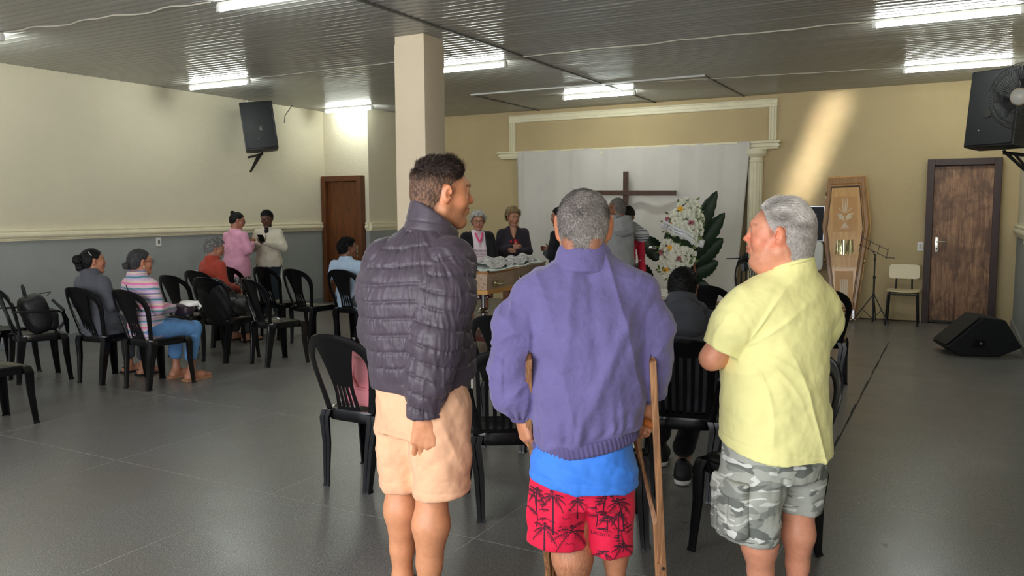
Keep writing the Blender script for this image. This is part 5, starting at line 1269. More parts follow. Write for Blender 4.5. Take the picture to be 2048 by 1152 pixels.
crutch('worn wooden crutch under the left arm, its foot showing below the red shorts', [(-.09, .232, .05), (-.105, .13, .38), (-.155, .012, .77), (-.152, -.075, 1.03), (-.15, .0, 1.1)], [(-.075, .25, .05), (-.08, .22, .38), (-.125, .12, .77), (-.13, .06, 1.1)], (-.083, .245, 0), .75, LM, R(24.15))

# ---------------- man in the yellow t-shirt
def man_yellow():
    t = thing('person', 'man in pale yellow t-shirt and grey camouflage shorts, arms folded, silver hair', 'person', (-.5894, 3.0519, 0), R(10.93))
    fd = A3(-cos(R(6)), sin(R(6)), 0); M = np.stack([np.cross(fd, A3(0, 0, 1)), fd, A3(0, 0, 1)], 1)@rotx(R(3))
    H = HeadF((.024, .02, 1.434), M, 1.06, wide=1.08, nose=.9, jaw=1.18, chin=.93, cheeks=1.25, smile=.4)
    f = tailgrid(H, (-.36, -.3, -.01), (.34, .42, 1.62)); H.carve(f, (.06, .02, 1.25), (.066, .075))
    H.cn(f, (-.02, .03, -.105), (.02, .03, -.105), .034, .034, .04)
    f.loft([(.65, .02, .02, .15, .12), (1.0, .03, .03, .15, .12), (1.16, .05, .03, .11, .08), (1.25, .055, .025, .05, .05)], .03)
    leg_skin(f, (-.03, -.04, .7), (-.022, -.045, .4), (-.004, -.035, .085), .09, .06, .063, .04); leg_skin(f, (.12, .07, .7), (.122, .08, .41), (.125, .085, .085), .09, .056, .058, .038)
    arm_skin(f, (-.1, -.1, 1.17), (-.198, -.092, .99), (-.04, .13, .985), (.05, .044, .044, .03)); arm_skin(f, (.16, .13, 1.14), (.14, .25, .98), (-.07, .14, 1.05), (.04, .044, .046, .03))
    V, F = f.nets(); V = relax(V, F, 1, .4); SKC = (226, 156, 124); S = Skin(); S.add(V, F, H.tint(V, SKC, lip=(.82, .5, .48), cheek=(1.05, .74, .68), stub=(.97, .95, .95), browcol=(.6, .55, .52), scalp=(.5, .48, .48), hl=HL_MAN))
    hand(S, (-.018, .04, .995), (-.62, -.78, .06), (.78, -.62, .1), .95, side=1, fing=[(.3, .5, .3)]*4, col=SKC); hand(S, (-.035, .14, .985), (.6, .7, .1), (.7, -.6, 0), 1, side=-1, col=SKC, h=.005)
    S.build('body', M_SKIN, t); H.eyes(t, (58, 44, 34))
    reg = lambda P: hairline(P, [(-.13, -.105), (-.075, -.1), (-.05, -.07), (-.034, -.03), (-.026, .036), (-.002, .038), (.004, .005), (.016, .005), (.028, .04), (.045, .075), (.07, .092), (.1, .098), (.13, .1)])
    cap, V, N = hair_cap(H, t, 'hair', mat('silver_hair_cap', (164, 156, 150), .6, var=.35, vscale=90, bump=.7, bscale=230, bdist=.004), .003, reg, .0032, lambda P: np.clip((P[:, 2]-.02)/.06, 0, 1)*np.clip((P[:, 1]+.12)/.08, .3, 1)*(.009+.003*fbm(P*30, 5)))
    rng = np.random.default_rng(15); i = rng.integers(0, len(V), 10500); P = H.L(V[i]); top = np.clip((P[:, 2]-.03)/.06, 0, 1)
    T = np.stack([.12*np.sign(P[:, 0])*(1-top)+.2*vnoise(P*22, 4), -1+0*top, -.75*(1-top)-.2*(P[:, 1] < -.06)], 1); D = flow(H, V[i], N[i], T)+N[i]*(.1+.12*top)[:, None]; L = .014+.022*top*np.clip((P[:, 1]+.1)/.08, .2, 1)
    gy = np.clip(.68+.7*vnoise(P*np.array([45, 12, 45]), 6)+.35*(top-.5), 0, 1)[:, None]; c = (np.array(lin((112, 100, 92)))*(1-gy)+np.array(lin((244, 238, 230)))*gy)*rng.uniform(.7, 1.25, (len(i), 1))
    strands('hair_strands', V[i]-N[i]*.002, D, L, M_HAIRC, cap, curve=lambda p, d: np.stack([vnoise(p*40, 1), vnoise(p*40, 2), vnoise(p*40, 3)], 1)*.5+np.array([0, 0, -.5]), r=.0008, jit=.09, cols=c, seg=3)
    my = fabric('pale_yellow_jersey', (246, 240, 166), .85, weave=700, var=.02, wr=.1, sheen=.15); th = R(-40); g = A3(sin(th), cos(th), 0); r = A3(cos(th), -sin(th), 0); MT = np.stack([r, g, A3(0, 0, 1)], 1)
    f = Field((-.34, -.28, .58), (.34, .36, 1.42), .0047)
    f.loft([(.63, 0, -.004, .212, .186), (.75, 0, .002, .204, .178), (.9, 0, .008, .197, .17), (1.03, 0, .006, .197, .162), (1.14, 0, -.002, .2, .148), (1.21, 0, -.004, .182, .125), (1.265, .014, -.008, .134, .102), (1.3, .022, -.018, .104, .093), (1.33, .026, -.022, .09, .086), (1.37, .027, -.022, .082, .08)], .04, (.03, .02, 0), MT)
    f.cone((-.04, -.06, 1.21), (-.1, -.095, 1.165), .075, .078, .06); f.cone((.13, .1, 1.22), (.18, .13, 1.165), .072, .075, .06)
    f.cone((.15, .05, .72), (.19, .07, .78), .03, .022, .05)
    f.plane((.02, 0, .655), (-.16, .12, -1), .006); f.plane((.064, .02, 1.326), (-.34, .16, 1), .004)
    fold = lambda u, p=2.2: np.clip(u, 0, 1)**p
    def dj(V, N):
        x, y, z = V.T; u = (V-A3(.03, .02, 0))@r; lo = np.clip((1.15-z)/.3, 0, 1); arm = A3(-.11, -.12, 1.04); d = V-arm; rr = np.linalg.norm(d, axis=1); an = np.arctan2(d[:, 2], d@r)
        rad = .012*fold(ridge(np.stack([an*2.6+rr*3, rr*1.5, 0*an+1], 1), 3), 1.6)*np.exp(-rr/.26)*np.clip((rr-.03)/.1, 0, 1)
        hang = .012*fold(ridge(np.stack([u*6+z*1.6, z*1.3, 0*z], 1), 8))*lo; dg = .010*fold(ridge(np.stack([u*5-z*5.5, z*2.4, 0*z], 1), 5))*np.clip((z-.7)/.2, 0, 1)*np.clip((1.22-z)/.15, 0, 1)
        return rad+hang+dg+.003*fbm(V*18, 2)-.0022*np.exp(-((z-.682+.16*x)/.003)**2)-.004
    def ds(V, N, tt): return .008*fold(ridge(np.stack([V[:, 0]*8+tt*6, V[:, 1]*8, tt*8], 1), 3))+.003*fbm(V*20, 4)-.002*np.exp(-((tt-.185)/.003)**2)-.002
    ts = sleeved('t_shirt', f, [([(-.075, -.085, 1.19), (-.118, -.1, 1.12), (-.168, -.095, 1.02)], [.074, .076, .075], ((-.165, -.093, 1.026), (-.45, 0, -1))), ([(.15, .115, 1.19), (.18, .17, 1.1), (.16, .24, 1.0)], [.078, .078, .072], ((.16, .24, 1.0), (-.2, .4, -1)))], my, t, dj, ds, .022, .0025)
    V = []; K = 8; n_ = 60; cc = Vector((.064, .02, 1.322)); ax = Vector((-.34, .16, 1)).normalized(); x_, y_, _ = frame_of(ax, (0, 1, 0))
    MB().tube([cc+x_*(.083*cos(2*pi*k/n_))+y_*(.083*sin(2*pi*k/n_)) for k in range(n_)], .0085, 8, closed=True).build('neckband', my, ts, smooth=60)
    # camouflage shorts
    m = mat('grey_camouflage', (150, 152, 146), .85, spec=.2); n = NT(m); v = n.coord('Object', (1, 1, 2.3)); a = n.noise(v, 6.5, 1.5, .5, .7); b = n.noise(n.coord('Object', (1, 1, 2.6), (0, 0, .8)), 8, 1.5, .5, .8); c_ = n.noise(n.coord('Object', (1, 1, 2.9), (0, .2, 1.9)), 9.5, 1.5, .5, .9)
    c = n.mix(n.ramp(a, [(.0, (0, 0, 0)), (.52, (1,)*3)], 'CONSTANT'), lin((178, 180, 170)), lin((146, 150, 142))); c = n.mix(n.ramp(b, [(0, (0, 0, 0)), (.585, (1,)*3)], 'CONSTANT'), c, lin((118, 122, 116))); c = n.mix(n.ramp(c_, [(0, (0, 0, 0)), (.61, (1,)*3)], 'CONSTANT'), c, lin((222, 224, 216)))
    n.color(c); n.bump(n.noise(n.coord('Object'), 600, 2), .25, .002)
    f = Field((-.28, -.24, .24), (.28, .3, .8), .0048)
    f.loft([(.55, 0, 0, .178, .155), (.66, 0, 0, .178, .152), (.78, 0, 0, .165, .14)], .05, (.022, .02, 0), MT).chain([(-.03, -.035, .66), (-.05, -.05, .5), (-.055, -.05, .3)], [.112, .116, .113], .025).chain([(.115, .07, .66), (.126, .075, .52), (.13, .08, .38)], [.1, .085, .072], .025)
    p = f.pts(tuple(slice(None) for _ in range(3))); f.d = np.maximum(f.d, np.where(p[..., 0]+.3*p[..., 1] < .062, .325-.13*(p[..., 0]+.05), .395)-p[..., 2]).astype(np.float32)
    sh = garment('shorts', f, m, t, lambda V, N: .006*ridge(np.stack([V[:, 0]*11+V[:, 2]*4, V[:, 1]*11, V[:, 2]*4], 1), 3)+.004*fbm(V*18, 2)-.003*np.exp(-((V[:, 2]-.36+.13*(V[:, 0]+.05))/.003)**2)*(V[:, 0] < .06)-.007*np.exp(-((V[:, 0]-.062)/.008)**2)*(V[:, 2] < .58)*(V[:, 1] < .02))
    # cargo pocket with flap on the outer left thigh
    e = np.stack([A3(.62, -.785, 0), A3(-.785, -.62, 0), A3(0, 0, 1)], 1)
    f = Field((-.26, -.24, .3), (.06, .1, .62), .0045); c0 = A3(-.122, -.118, .455); f.loft([(-.1, 0, 0, .082, .03), (-.09, 0, 0, .088, .034), (.06, 0, 0, .088, .036), (.075, 0, 0, .084, .03)], .01, c0, e, 3.2)
    pk = garment('cargo_pocket', f, m, sh, lambda V, N: .006*ridge(V*np.array([12, 12, 7]), 4)+.003*fbm(V*22, 3)-.004*np.exp(-(((V-c0)@e[:, 0]-.03)/.006)**2)-.004*np.exp(-(((V-c0)@e[:, 0]+.03)/.006)**2))
    f = Field((-.26, -.24, .45), (.06, .1, .62), .0045); f.loft([(.045, 0, .006, .09, .036), (.06, 0, .006, .093, .037), (.1, 0, .0, .092, .032), (.106, 0, -.002, .09, .026)], .01, c0, e, 3.2); f.plane(c0+A3(0, 0, .05), (0, 0, -1), .004)
    garment('pocket_flap', f, m, pk, lambda V, N: .003*fbm(V*20, 6))
    sn = MB()
    for (x, y) in ((-.004, -.035), (.125, .085)): sn.box((x, y+.06, .008), (.1, .28, .016)); sn.tube([(x-.045, y+.08, .02), (x, y+.07, .075), (x+.045, y+.08, .02)], .012, 6)
    sn.build('sandals', M_BAG, t, smooth=30)
man_yellow()
# ================================================================ everybody farther back, the coffin and the wreath
def figure(label, loc, rz, h=1.6, sit=False, skin=(150, 98, 70), top=None, bottom=None, hair='bun', hm=None, yaw=0, pitch=0, roll=0, fat=1.0, lean=0, arms=None, female=True, shoes='sandal', slouch=0, browc=(.25, .22, .2), sleeve_len=1.0, legs=None, vneck=False, hands=True, eyes=True, glasses=None, after=None):
    t = thing('person', label, 'person', (loc[0], loc[1], 0), R(rz)); s = h/1.7
    pz = .455+.085*s if sit else .9*s; py = .0 if sit else 0; Lm = rotx(R(-lean))
    O = A3(0, py, pz); U = lambda x, y, z: O+Lm@(A3(x, y, z-slouch*max(0, z)/.6)*s)         # torso point above the pelvis
    sw = .165 if female else .185
    head = U(0, .05, .685); Mh = rotz(R(yaw))@rotx(R(-pitch))@roty(R(roll)); H = HeadF(head, Mh, .97*s**.6, female=female, jaw=.92 if female else 1.05, nose=.9 if female else 1.05, cheeks=1.1)
    L = legs or ([[(-.1, .0, pz-.02), (-.13, .42*s, .43+.05*s), (-.12, .40*s, .085)], [(.1, .0, pz-.02), (.13, .42*s, .43+.05*s), (.12, .38*s, .085)]] if sit else [[(-.085, 0, pz-.02), (-.09, .015, .49*s), (-.09, -.02, .085)], [(.085, 0, pz-.02), (.09, .015, .49*s), (.09, -.02, .085)]])
    L = [[A3(*p)+(A3(0, py, 0) if i == 0 and sit else 0) for i, p in enumerate(l)] for l in L]
    SH = [U(-sw, -.0, .455), U(sw, -.0, .455)]
    AR = arms or (('hang',)*2); P = []
    for i, x in ((0, -1), (1, 1)):
        a = AR[i]
        if a == 'hang': e, w = U(x*(sw+.06*fat), -.03, .22), U(x*(sw+.05*fat), .06, -.02)
        elif a == 'lap': e, w = U(x*(sw+.07*fat), -.02, .22), U(x*.06, .24*fat+.02, .12)
        elif a == 'fold': e, w = U(x*(sw+.05*fat), .03, .2), U(x*.035, .19*fat, .235+.02*x)
        elif a == 'phone': e, w = U(x*(sw+.07*fat), .02, .23), U(x*.05, .27, .32)
        else: e, w = U(*a[0]), U(*a[1])
        P.append((SH[i], e, w))
    lo = np.min([*[p for a in P for p in a], *[p for l in L for p in l], head-.2], 0)-A3(.14, .16, .09); hi = np.max([*[p for a in P for p in a], *[p for l in L for p in l], head+.2], 0)+A3(.14, .26, .06); lo[2] = -.01
    e_ = .125
    f = Field(lo, hi, .011, [(i, head[i]-e_, head[i]+e_, .0048) for i in range(3)])
    H.carve(f, U(0, .008, .5), (.046*s, .052*s) if female else (.055*s, .062*s), detail=True)
    f.chain([U(0, 0, 0), U(0, .01, .25), U(0, .012, .42)], [.1*s, .09*s, .07*s], .03); f.cone(U(-sw*.7, 0, .43), U(sw*.7, 0, .43), .04*s, .04*s, .04)
    if vneck: f.cone(U(0, .045, .53), U(0, .135, .4), .055*s, .02*s, .02)
    for a in P: arm_skin(f, a[0]*.9+a[1]*.1-A3(0, 0, .02), a[1], a[2], (.034*s, .036*s, .034*s, .024*s))
    for l in L: leg_skin(f, l[0], l[1], l[2], .08*s, .05*s, .052*s, .035*s, toe=(0, 1, 0))
    V, F = f.nets(); V = relax(V, F, 1, .4); S = Skin(); S.add(V, F, H.tint(V, skin, lip=(.75, .5, .5) if female else (.8, .62, .6), cheek=(1.05, .9, .86), browcol=browc))
    if hands:
        for i, x in ((0, -1), (1, 1)):
            d = (P[i][2]-P[i][1]); d = d/np.linalg.norm(d); pal = A3(-x, .2, -.2) if AR[i] in ('hang',) else (A3(0, -.6, -.8) if AR[i] == 'lap' else (A3(-x*.5, -.5, .6) if AR[i] == 'phone' else A3(0, -1, -.1)))
            hand(S, P[i][2], d, pal, .86*s, side=1 if (np.cross(d, pal)[2] > 0 or AR[i] == 'hang') else -1, curl=(.4, .5, .4), col=skin, h=.0045)
    S.build('body', M_SKIN, t)
    if eyes: H.eyes(t)
    # clothes
    tm, tl = top['m'], top.get('len', -.06); hs = top.get('hem', 1.0)
    f = Field(lo-.05, hi+.05, .0095); zt = .53; w0 = fat
    f.loft([(tl*s, 0, .0, .172*w0*s*hs, .128*w0*s*hs), (.03*s, 0, 0, .172*w0*s*hs, .13*w0*s*hs), (.15*s, 0, .008, .16*w0*s, .125*w0*s), (.28*s, 0, .012, .165*w0*s, .13*w0*s), (.38*s, 0, 0, sw*s*.97*w0**.4, .115*s*w0**.5), (.44*s, 0, -.008, sw*s*.86, .098*s), (.49*s, 0, -.012, sw*s*.6, .086*s), (.53*s, 0, -.012, .09*s, .09*s), (.565*s, 0, -.006, .074*s, .08*s)], .05, O-A3(0, 0, 0), Lm)
    for i, a in enumerate(P): f.cone(a[0]*.6+U(0, 0, .45)*.4, a[0], .06*s, .058*s, .06)
    R_ = [.062*s*fat**.4, .058*s*fat**.4, .058*s, .046*s]
    for a in P:
        m_ = a[1]*.5+a[2]*.5
        if sleeve_len >= 1: f.chain([a[0], a[1]], [R_[0], R_[1]], .035); f.chain([a[1], a[2]], [R_[1]*.97, R_[3]], .02)
        else: f.chain([a[0], a[0]+(a[1]-a[0])*sleeve_len], [R_[0]*1.03, R_[1]*1.05], .035)
    sd = int(abs(loc[0]*100)) % 50
    g = garment('top', f, tm, t, lambda V, N: .006*ridge(np.stack([V[:, 0]*9+V[:, 2]*5, V[:, 1]*9, V[:, 2]*6-V[:, 0]*3], 1), sd)+.004*fbm(V*15, sd)-.002, 1)
    bm_, kind = bottom['m'], bottom['kind']; f = Field(lo-.05, hi+.05, .0095)
    if kind in ('pants', 'shorts'):
        f.loft([(-.09*s, 0, 0, .155*fat*s, .12*fat*s), (.02*s, 0, 0, .16*fat*s, .122*fat*s), (.1*s, 0, 0, .15*fat*s, .115*fat*s)], .06, O, np.eye(3) if sit else Lm)
        for l in L:
            if kind == 'pants': f.chain([l[0], l[1]], [.096*s*fat**.5, .076*s], .04); an = l[2]+A3(0, 0, bottom.get('cuff', .06)); f.chain([l[1], an], [.074*s, bottom.get('w', .062)*s], .015)
            else: f.cone(l[0], l[0]*.3+l[1]*.7, .1*s*fat**.5, .09*s, .04)
    else:
        kz = bottom.get('hem', .5)
        if sit:
            f.cone(L[0][0], L[0][1], .11*s*fat, .095*s, .08); f.cone(L[1][0], L[1][1], .11*s*fat, .095*s, .08); f.cone((L[0][1]+L[0][0])/2, (L[1][1]+L[1][0])/2, .09*s, .09*s, .06); f.loft([(kz, 0, L[0][1][1]-.03, .22*s, .1*s), (L[0][1][2], 0, L[0][1][1]-.03, .2*s, .1*s)], .06)
        else: f.loft([(kz, 0, 0, .21*s*fat**.5, .16*s*fat**.5), (pz-.25*s, 0, 0, .19*s*fat**.5, .15*s*fat**.5), (pz+.06, 0, 0, .155*fat*s, .12*fat*s)], .04)
    garment('trousers' if kind == 'pants' else kind, f, bm_, t, lambda V, N: (.007 if kind == 'skirt' else .005)*ridge(np.stack([V[:, 0]*13, V[:, 1]*11, V[:, 2]*3], 1), sd+3)+.003*fbm(V*15, sd), 1)
    # hair
    hm = hm or M_HBLACK; nz = {'curly': (.012, 42), 'short': (.003, 60), 'bun': (.003, 30), 'puff': (.016, 34), 'buzz': (.0008, 60)}[hair if hair in ('curly', 'short', 'puff', 'buzz') else 'bun']
    hl = [(-.13, -.07), (-.07, -.068), (-.045, -.05), (-.032, -.015), (-.026, .03), (0, .03), (.006, .02), (.02, .025), (.035, .05), (.055, .075), (.08, .086), (.13, .088)] if hair != 'buzz' else HL_MAN
    gth = {'curly': .014, 'short': .009, 'bun': .009, 'puff': .02, 'buzz': .003, 'bob': .016}[hair if hair in ('curly', 'short', 'buzz', 'puff', 'bob') else 'bun']
    cap, V, N = hair_cap(H, t, 'hair', hm, gth, lambda Q: hairline(Q, hl), .0045, lambda Q: np.clip((Q[:, 2]+.06)/.06, .3, 1)*nz[0]*(ridge(Q*nz[1], sd)+.5*fbm(Q*nz[1]*2, sd)))
    if hair in ('bun', 'topbun', 'lowbun', 'ponybun'):
        c = {'bun': (0, -.125, .0), 'topbun': (0, -.1, .095), 'lowbun': (0, -.13, -.03), 'ponybun': (0, -.135, .02)}[hair]; r = {'bun': .038, 'topbun': .026, 'lowbun': .034, 'ponybun': .05}[hair]*s
        w = H.W(*c); f = Field(w-.1, w+.1, .005); f.ell(w, (r*1.1, r, r*1.05), .01); f.cone(w, H.W(c[0], c[1]+.04, c[2]*.8), r*.7, r*.8, .02)
        if hair == 'ponybun': f.ell(H.W(0, -.12, -.05), (r*.95, r*.8, r), .02)
        V, F = f.nets(); V = relax(V, F, 1); V = V+normals(V, F)*(.005*ridge(V*55, 3))[:, None]; b = put(bpy.data.objects.new('hair_bun', npmesh('hair_bun', V, F, hm)), cap)
    if hair in ('curly', 'puff', 'short'):
        rng = np.random.default_rng(sd); vv = cap.data.vertices; P0 = np.array([v.co[:] for v in vv]); i = rng.integers(0, len(P0), 1500 if hair != 'short' else 1200); Nn = P0[i]-head; Nn /= np.linalg.norm(Nn, axis=1)[:, None]
        strands('hair_strands', P0[i], Nn, .018 if hair != 'short' else .009, hm, cap, curve=lambda p, d: np.stack([vnoise(p*60, 1), vnoise(p*60, 2), vnoise(p*60, 3)], 1)*1.6, r=.0016, seg=3, jit=.35, rng=rng)
    if glasses: H.glasses(t, glasses)
    # shoes
    for l in L:
        a = l[2]; x, y = a[0], a[1]
        if shoes == 'sandal':
            m = MB(); m.box((x, y+.055, .009), (.088, .26, .018)); m.tube([(x-.042, y+.09, .02), (x, y+.085, .068), (x+.042, y+.09, .02)], .011, 6); m.tube([(x-.034, y-.04, .03), (x, y-.066, .06), (x+.034, y-.04, .03)], .008, 6); m.build('sandal', bottom.get('sandal', M_BAG), t, smooth=30)
        elif shoes:
            f = Field((x-.09, y-.14, -.005), (x+.09, y+.26, .16), .005); f.chain([(x, y-.02, .1), (x, y-.03, .05)], [.043, .043], .02); f.chain([(x, y-.03, .055), (x, y+.08, .05), (x, y+.16, .04)], [.045, .044, .038], .03); f.plane((0, 0, .022), (0, 0, -1)); 
            o = garment('shoe', f, shoes, t, None, 1)
            f = Field((x-.09, y-.14, -.005), (x+.09, y+.26, .08), .005); f.chain([(x, y-.045, .03), (x, y+.08, .03), (x, y+.165, .028)], [.046, .045, .04], .02); f.plane((0, 0, .03), (0, 0, 1), .003); f.plane((0, 0, .004), (0, 0, -1), .003); garment('sole', f, mat('white_rubber', (226, 224, 218), .6), o, None, 1)
    if after: after(t, H, U, P, L, g, s)
    return t
def knit(name, rgb, **k): return fabric(name, rgb, .9, weave=300, var=.08, **k)
def stripes_mat(name, stops, period, tilt=0):
    m = mat(name, (200, 180, 190), .9, sheen=.2); n = NT(m); g = n.coord('Object', (1, 1, 1), (tilt, 0, 0)); sx = n.add('ShaderNodeSeparateXYZ'); n.link(g, sx.inputs[0])
    w = n.noise(n.coord('Object'), 9, 2); a = n.add('ShaderNodeMath', operation='MULTIPLY_ADD', i_1=.02, i_2=0); n.link(w, a.inputs[0]); n.link(sx.outputs[2], a.inputs[2])
    b = n.add('ShaderNodeMath', operation='DIVIDE', i_1=period); n.link(a.outputs[0], b.inputs[0]); c = n.add('ShaderNodeMath', operation='FRACT'); n.link(b.outputs[0], c.inputs[0])
    n.color(n.ramp(c.outputs[0], [(p, lin(q)) for p, q in stops], 'CONSTANT')); n.bump(n.noise(n.coord('Object'), 420, 2), .4, .003); return m
M_STRP = stripes_mat('pastel_striped_knit', [(0, (206, 176, 196)), (.10, (150, 160, 190)), (.16, (56, 128, 132)), (.21, (196, 168, 190)), (.34, (220, 200, 180)), (.40, (110, 116, 160)), (.45, (208, 178, 200)), (.58, (150, 150, 188)), (.64, (56, 130, 134)), (.69, (214, 184, 196)), (.82, (226, 120, 168)), (.92, (214, 194, 176))], .19)
M_DENIM = fabric('blue_denim', (92, 138, 190), .8, weave=500, var=.14, vscale=9); M_GREYW = knit('charcoal_grey_jersey', (84, 86, 94)); M_GREYP = knit('dark_grey_trousers', (70, 72, 76)); M_ORANGE = knit('brick_red_jersey', (176, 72, 56))
M_PINKH = knit('pink_fleece', (222, 158, 184)); M_BEIGE = knit('beige_fleece', (206, 198, 180)); M_BLUES = knit('pale_blue_cotton', (170, 190, 212)); M_BLKK = knit('black_knit', (24, 23, 28)); M_DKW = knit('dark_plum_wool', (46, 40, 48)); M_HOOD = knit('washed_black_fleece', (68, 70, 76), wr=.15); M_MELA = knit('grey_marl', (150, 150, 150)); M_NAVY = knit('navy_tracksuit', (40, 48, 56))
def floral(name, base, cols, sc):
    m = mat(name, base, .9); n = NT(m); v = n.coord('Object'); x = n.add('ShaderNodeTexVoronoi', i_Scale=sc); n.link(v, x.inputs['Vector']); c = n.ramp(n.noise(x.outputs['Position'], 40, 0), [(i/len(cols), lin(q)) for i, q in enumerate(cols)], 'CONSTANT'); d = n.ramp(x.outputs['Distance'], [(.0, (1,)*3), (.42, (0,)*3)], 'CONSTANT'); n.color(n.mix(d, lin(base), c)); return m
M_FLOR = floral('red_and_white_floral', (60, 22, 44), [(230, 222, 214), (196, 44, 70), (230, 222, 214), (110, 60, 130), (226, 140, 60), (196, 44, 70)], 34)
M_BWP = floral('black_and_white_print', (58, 58, 58), [(220, 218, 212), (40, 40, 40), (190, 188, 184), (220, 218, 212)], 60)
M_REDW = floral('red_and_white_check', (206, 40, 70), [(235, 225, 225), (206, 40, 70), (150, 20, 50)], 40)

def extras_striped(t, H, U, P, L, g, s):
    MB().tube([U(-.13, .02, .52), U(-.06, -.1, .47), U(.03, -.135, .36), U(.13, -.12, .2)], .008, 6).build('bag_strap', M_BAG, t)
    f = Field(U(0, .2, -.02)-.2, U(0, .2, -.02)+.25, .008); f.loft([(U(0, 0, -.1)[2], 0, .0, .17, .15), (U(0, 0, .02)[2], 0, 0, .165, .14)], .02); garment('white_undershirt', f, mat('white_cotton', (236, 232, 232), .9), t, None, 1)
    MB().ball(H.W(.082, .0, -.04), .007, 8, 6).build('earring', mat('pearl', (236, 226, 210), .2), t)
figure('woman in pastel striped cardigan and blue jeans seated in profile, glasses and low bun', (-6.21, 4.71), -3, 1.52, True, (176, 120, 94), dict(m=M_STRP, len=-.1, hem=1.03), dict(kind='pants', m=M_DENIM, cuff=.14, sandal=mat('tan_leather', (168, 122, 88), .5)), 'lowbun', hairmat('dark_grey_hair', (52, 50, 52), .6, .5), yaw=-14, pitch=2, fat=1.14, lean=-8, slouch=.05, arms=('lap', 'lap'), glasses=M_BLK, after=extras_striped)
t = thing('purse', 'white and dark purse held on the lap of the woman in the striped cardigan', 'bag', (-6.07, 4.98, .62), R(-10)); bulgy((0, 0, .04), (.24, .12, .1), 'body', mat('dark_plum_leather', (44, 26, 40), .5), t, e=.6); bulgy((.05, .03, .09), (.2, .12, .05), 'white_flap', mat('white_leather', (232, 230, 226), .4), t, e=.6)
MB().tube([(.1, .03, .1), (.16, .05, .11), (.17, .07, .07), (.13, .08, .05)], .012, 8).build('handle', MATS['white_leather'], t)
def clip_after(t, H, U, P, L, g, s): MB().tube([H.W(.07, -.06, .1), H.W(.085, -.035, .06)], .005, 6).build('hair_clip', mat('silver_clip', (220, 220, 220), .3, metal=.8), t)
figure('woman in plain charcoal grey top and trousers seated with black curly bun', (-6.8, 4.67), 0, 1.52, True, (180, 124, 96), dict(m=M_GREYW, len=-.12, hem=1.05), dict(kind='pants', m=M_GREYP, cuff=.1), 'ponybun', None, yaw=-22, fat=1.22, lean=-8, slouch=.055, arms=('lap', 'lap'), after=clip_after)
figure('grey-haired woman in brick red top seated near the left wall', (-7.47, 6.56), -8, 1.5, True, (176, 122, 98), dict(m=M_ORANGE, len=-.1), dict(kind='pants', m=M_GREYP), 'curly', M_HGREY, yaw=-28, pitch=14, fat=1.18, lean=0, slouch=.03, arms=('lap', 'lap'))
M_PHONE = mat('black_phone', (16, 16, 18), .2)
t_ = figure('woman in pink hoodie and patterned skirt standing with her back half turned', (-8.57, 7.93), -2, 1.505, False, (170, 116, 92), dict(m=M_PINKH, len=-.17, hem=1.08), dict(kind='skirt', m=M_BWP, hem=.5), 'topbun', None, yaw=-34, pitch=16, fat=1.26, arms=('phone', 'phone'), glasses=M_BLK, shoes='sandal')
def beige_after(t, H, U, P, L, g, s):
    V = []; MB().tube([U(0, .135, .02), U(0, .15, .15), U(0, .15, .3), U(0, .11, .44)], .004, 6).build('zip', mat('dark_metal', (1, 1, 1)), t)
    f = Field(U(0, .03, .5)-.13, U(0, .03, .5)+.13, .006).cone(U(0, .005, .44), U(0, .02, .57), .082*s, .062*s); garment('collar', f, M_BLKK, t, None, 1)
    for x in (-1,): MB().tube([(x*.165, .0, .82), (x*.172, .02, .6), (x*.165, .01, .35)], .012, 6).build('side_stripe', mat('white_tape', (226, 224, 220), .7), t)
figure('woman in beige fleece jacket standing and looking down at her phone', (-8.47, 8.43), 206, 1.53, False, (92, 60, 44), dict(m=M_BEIGE, len=-.06, hem=1.06), dict(kind='pants', m=M_NAVY), 'short', None, yaw=-4, pitch=24, fat=1.12, arms=('phone', 'phone'), after=beige_after, shoes=M_BAG)
t = thing('phone', 'black phone held by the woman in the beige fleece jacket', 'phone', (-8.285, 8.115, 1.165), R(206)); o = MB().box((0, 0, 0), (.075, .009, .15)).build('phone_body', M_PHONE, t, smooth=None, bevel=.004, rot=(R(-50), 0, 0)); MB().box((0, -.0052, 0), (.068, .001, .14)).build('screen', mat('dark_screen', (1, 1, 1)), t, smooth=None, rot=(R(-50), 0, 0))
figure('boy with short curly black hair in pale blue shirt, seated by the wooden door', (-6.12, 7.3), 4, 1.47, True, (120, 78, 58), dict(m=M_BLUES, len=-.16, hem=1.02), dict(kind='pants', m=M_GREYP), 'curly', None, yaw=-38, female=False, fat=1.02, lean=-2, slouch=.02, sleeve_len=.62, arms=('lap', 'lap'), shoes=M_BAG)
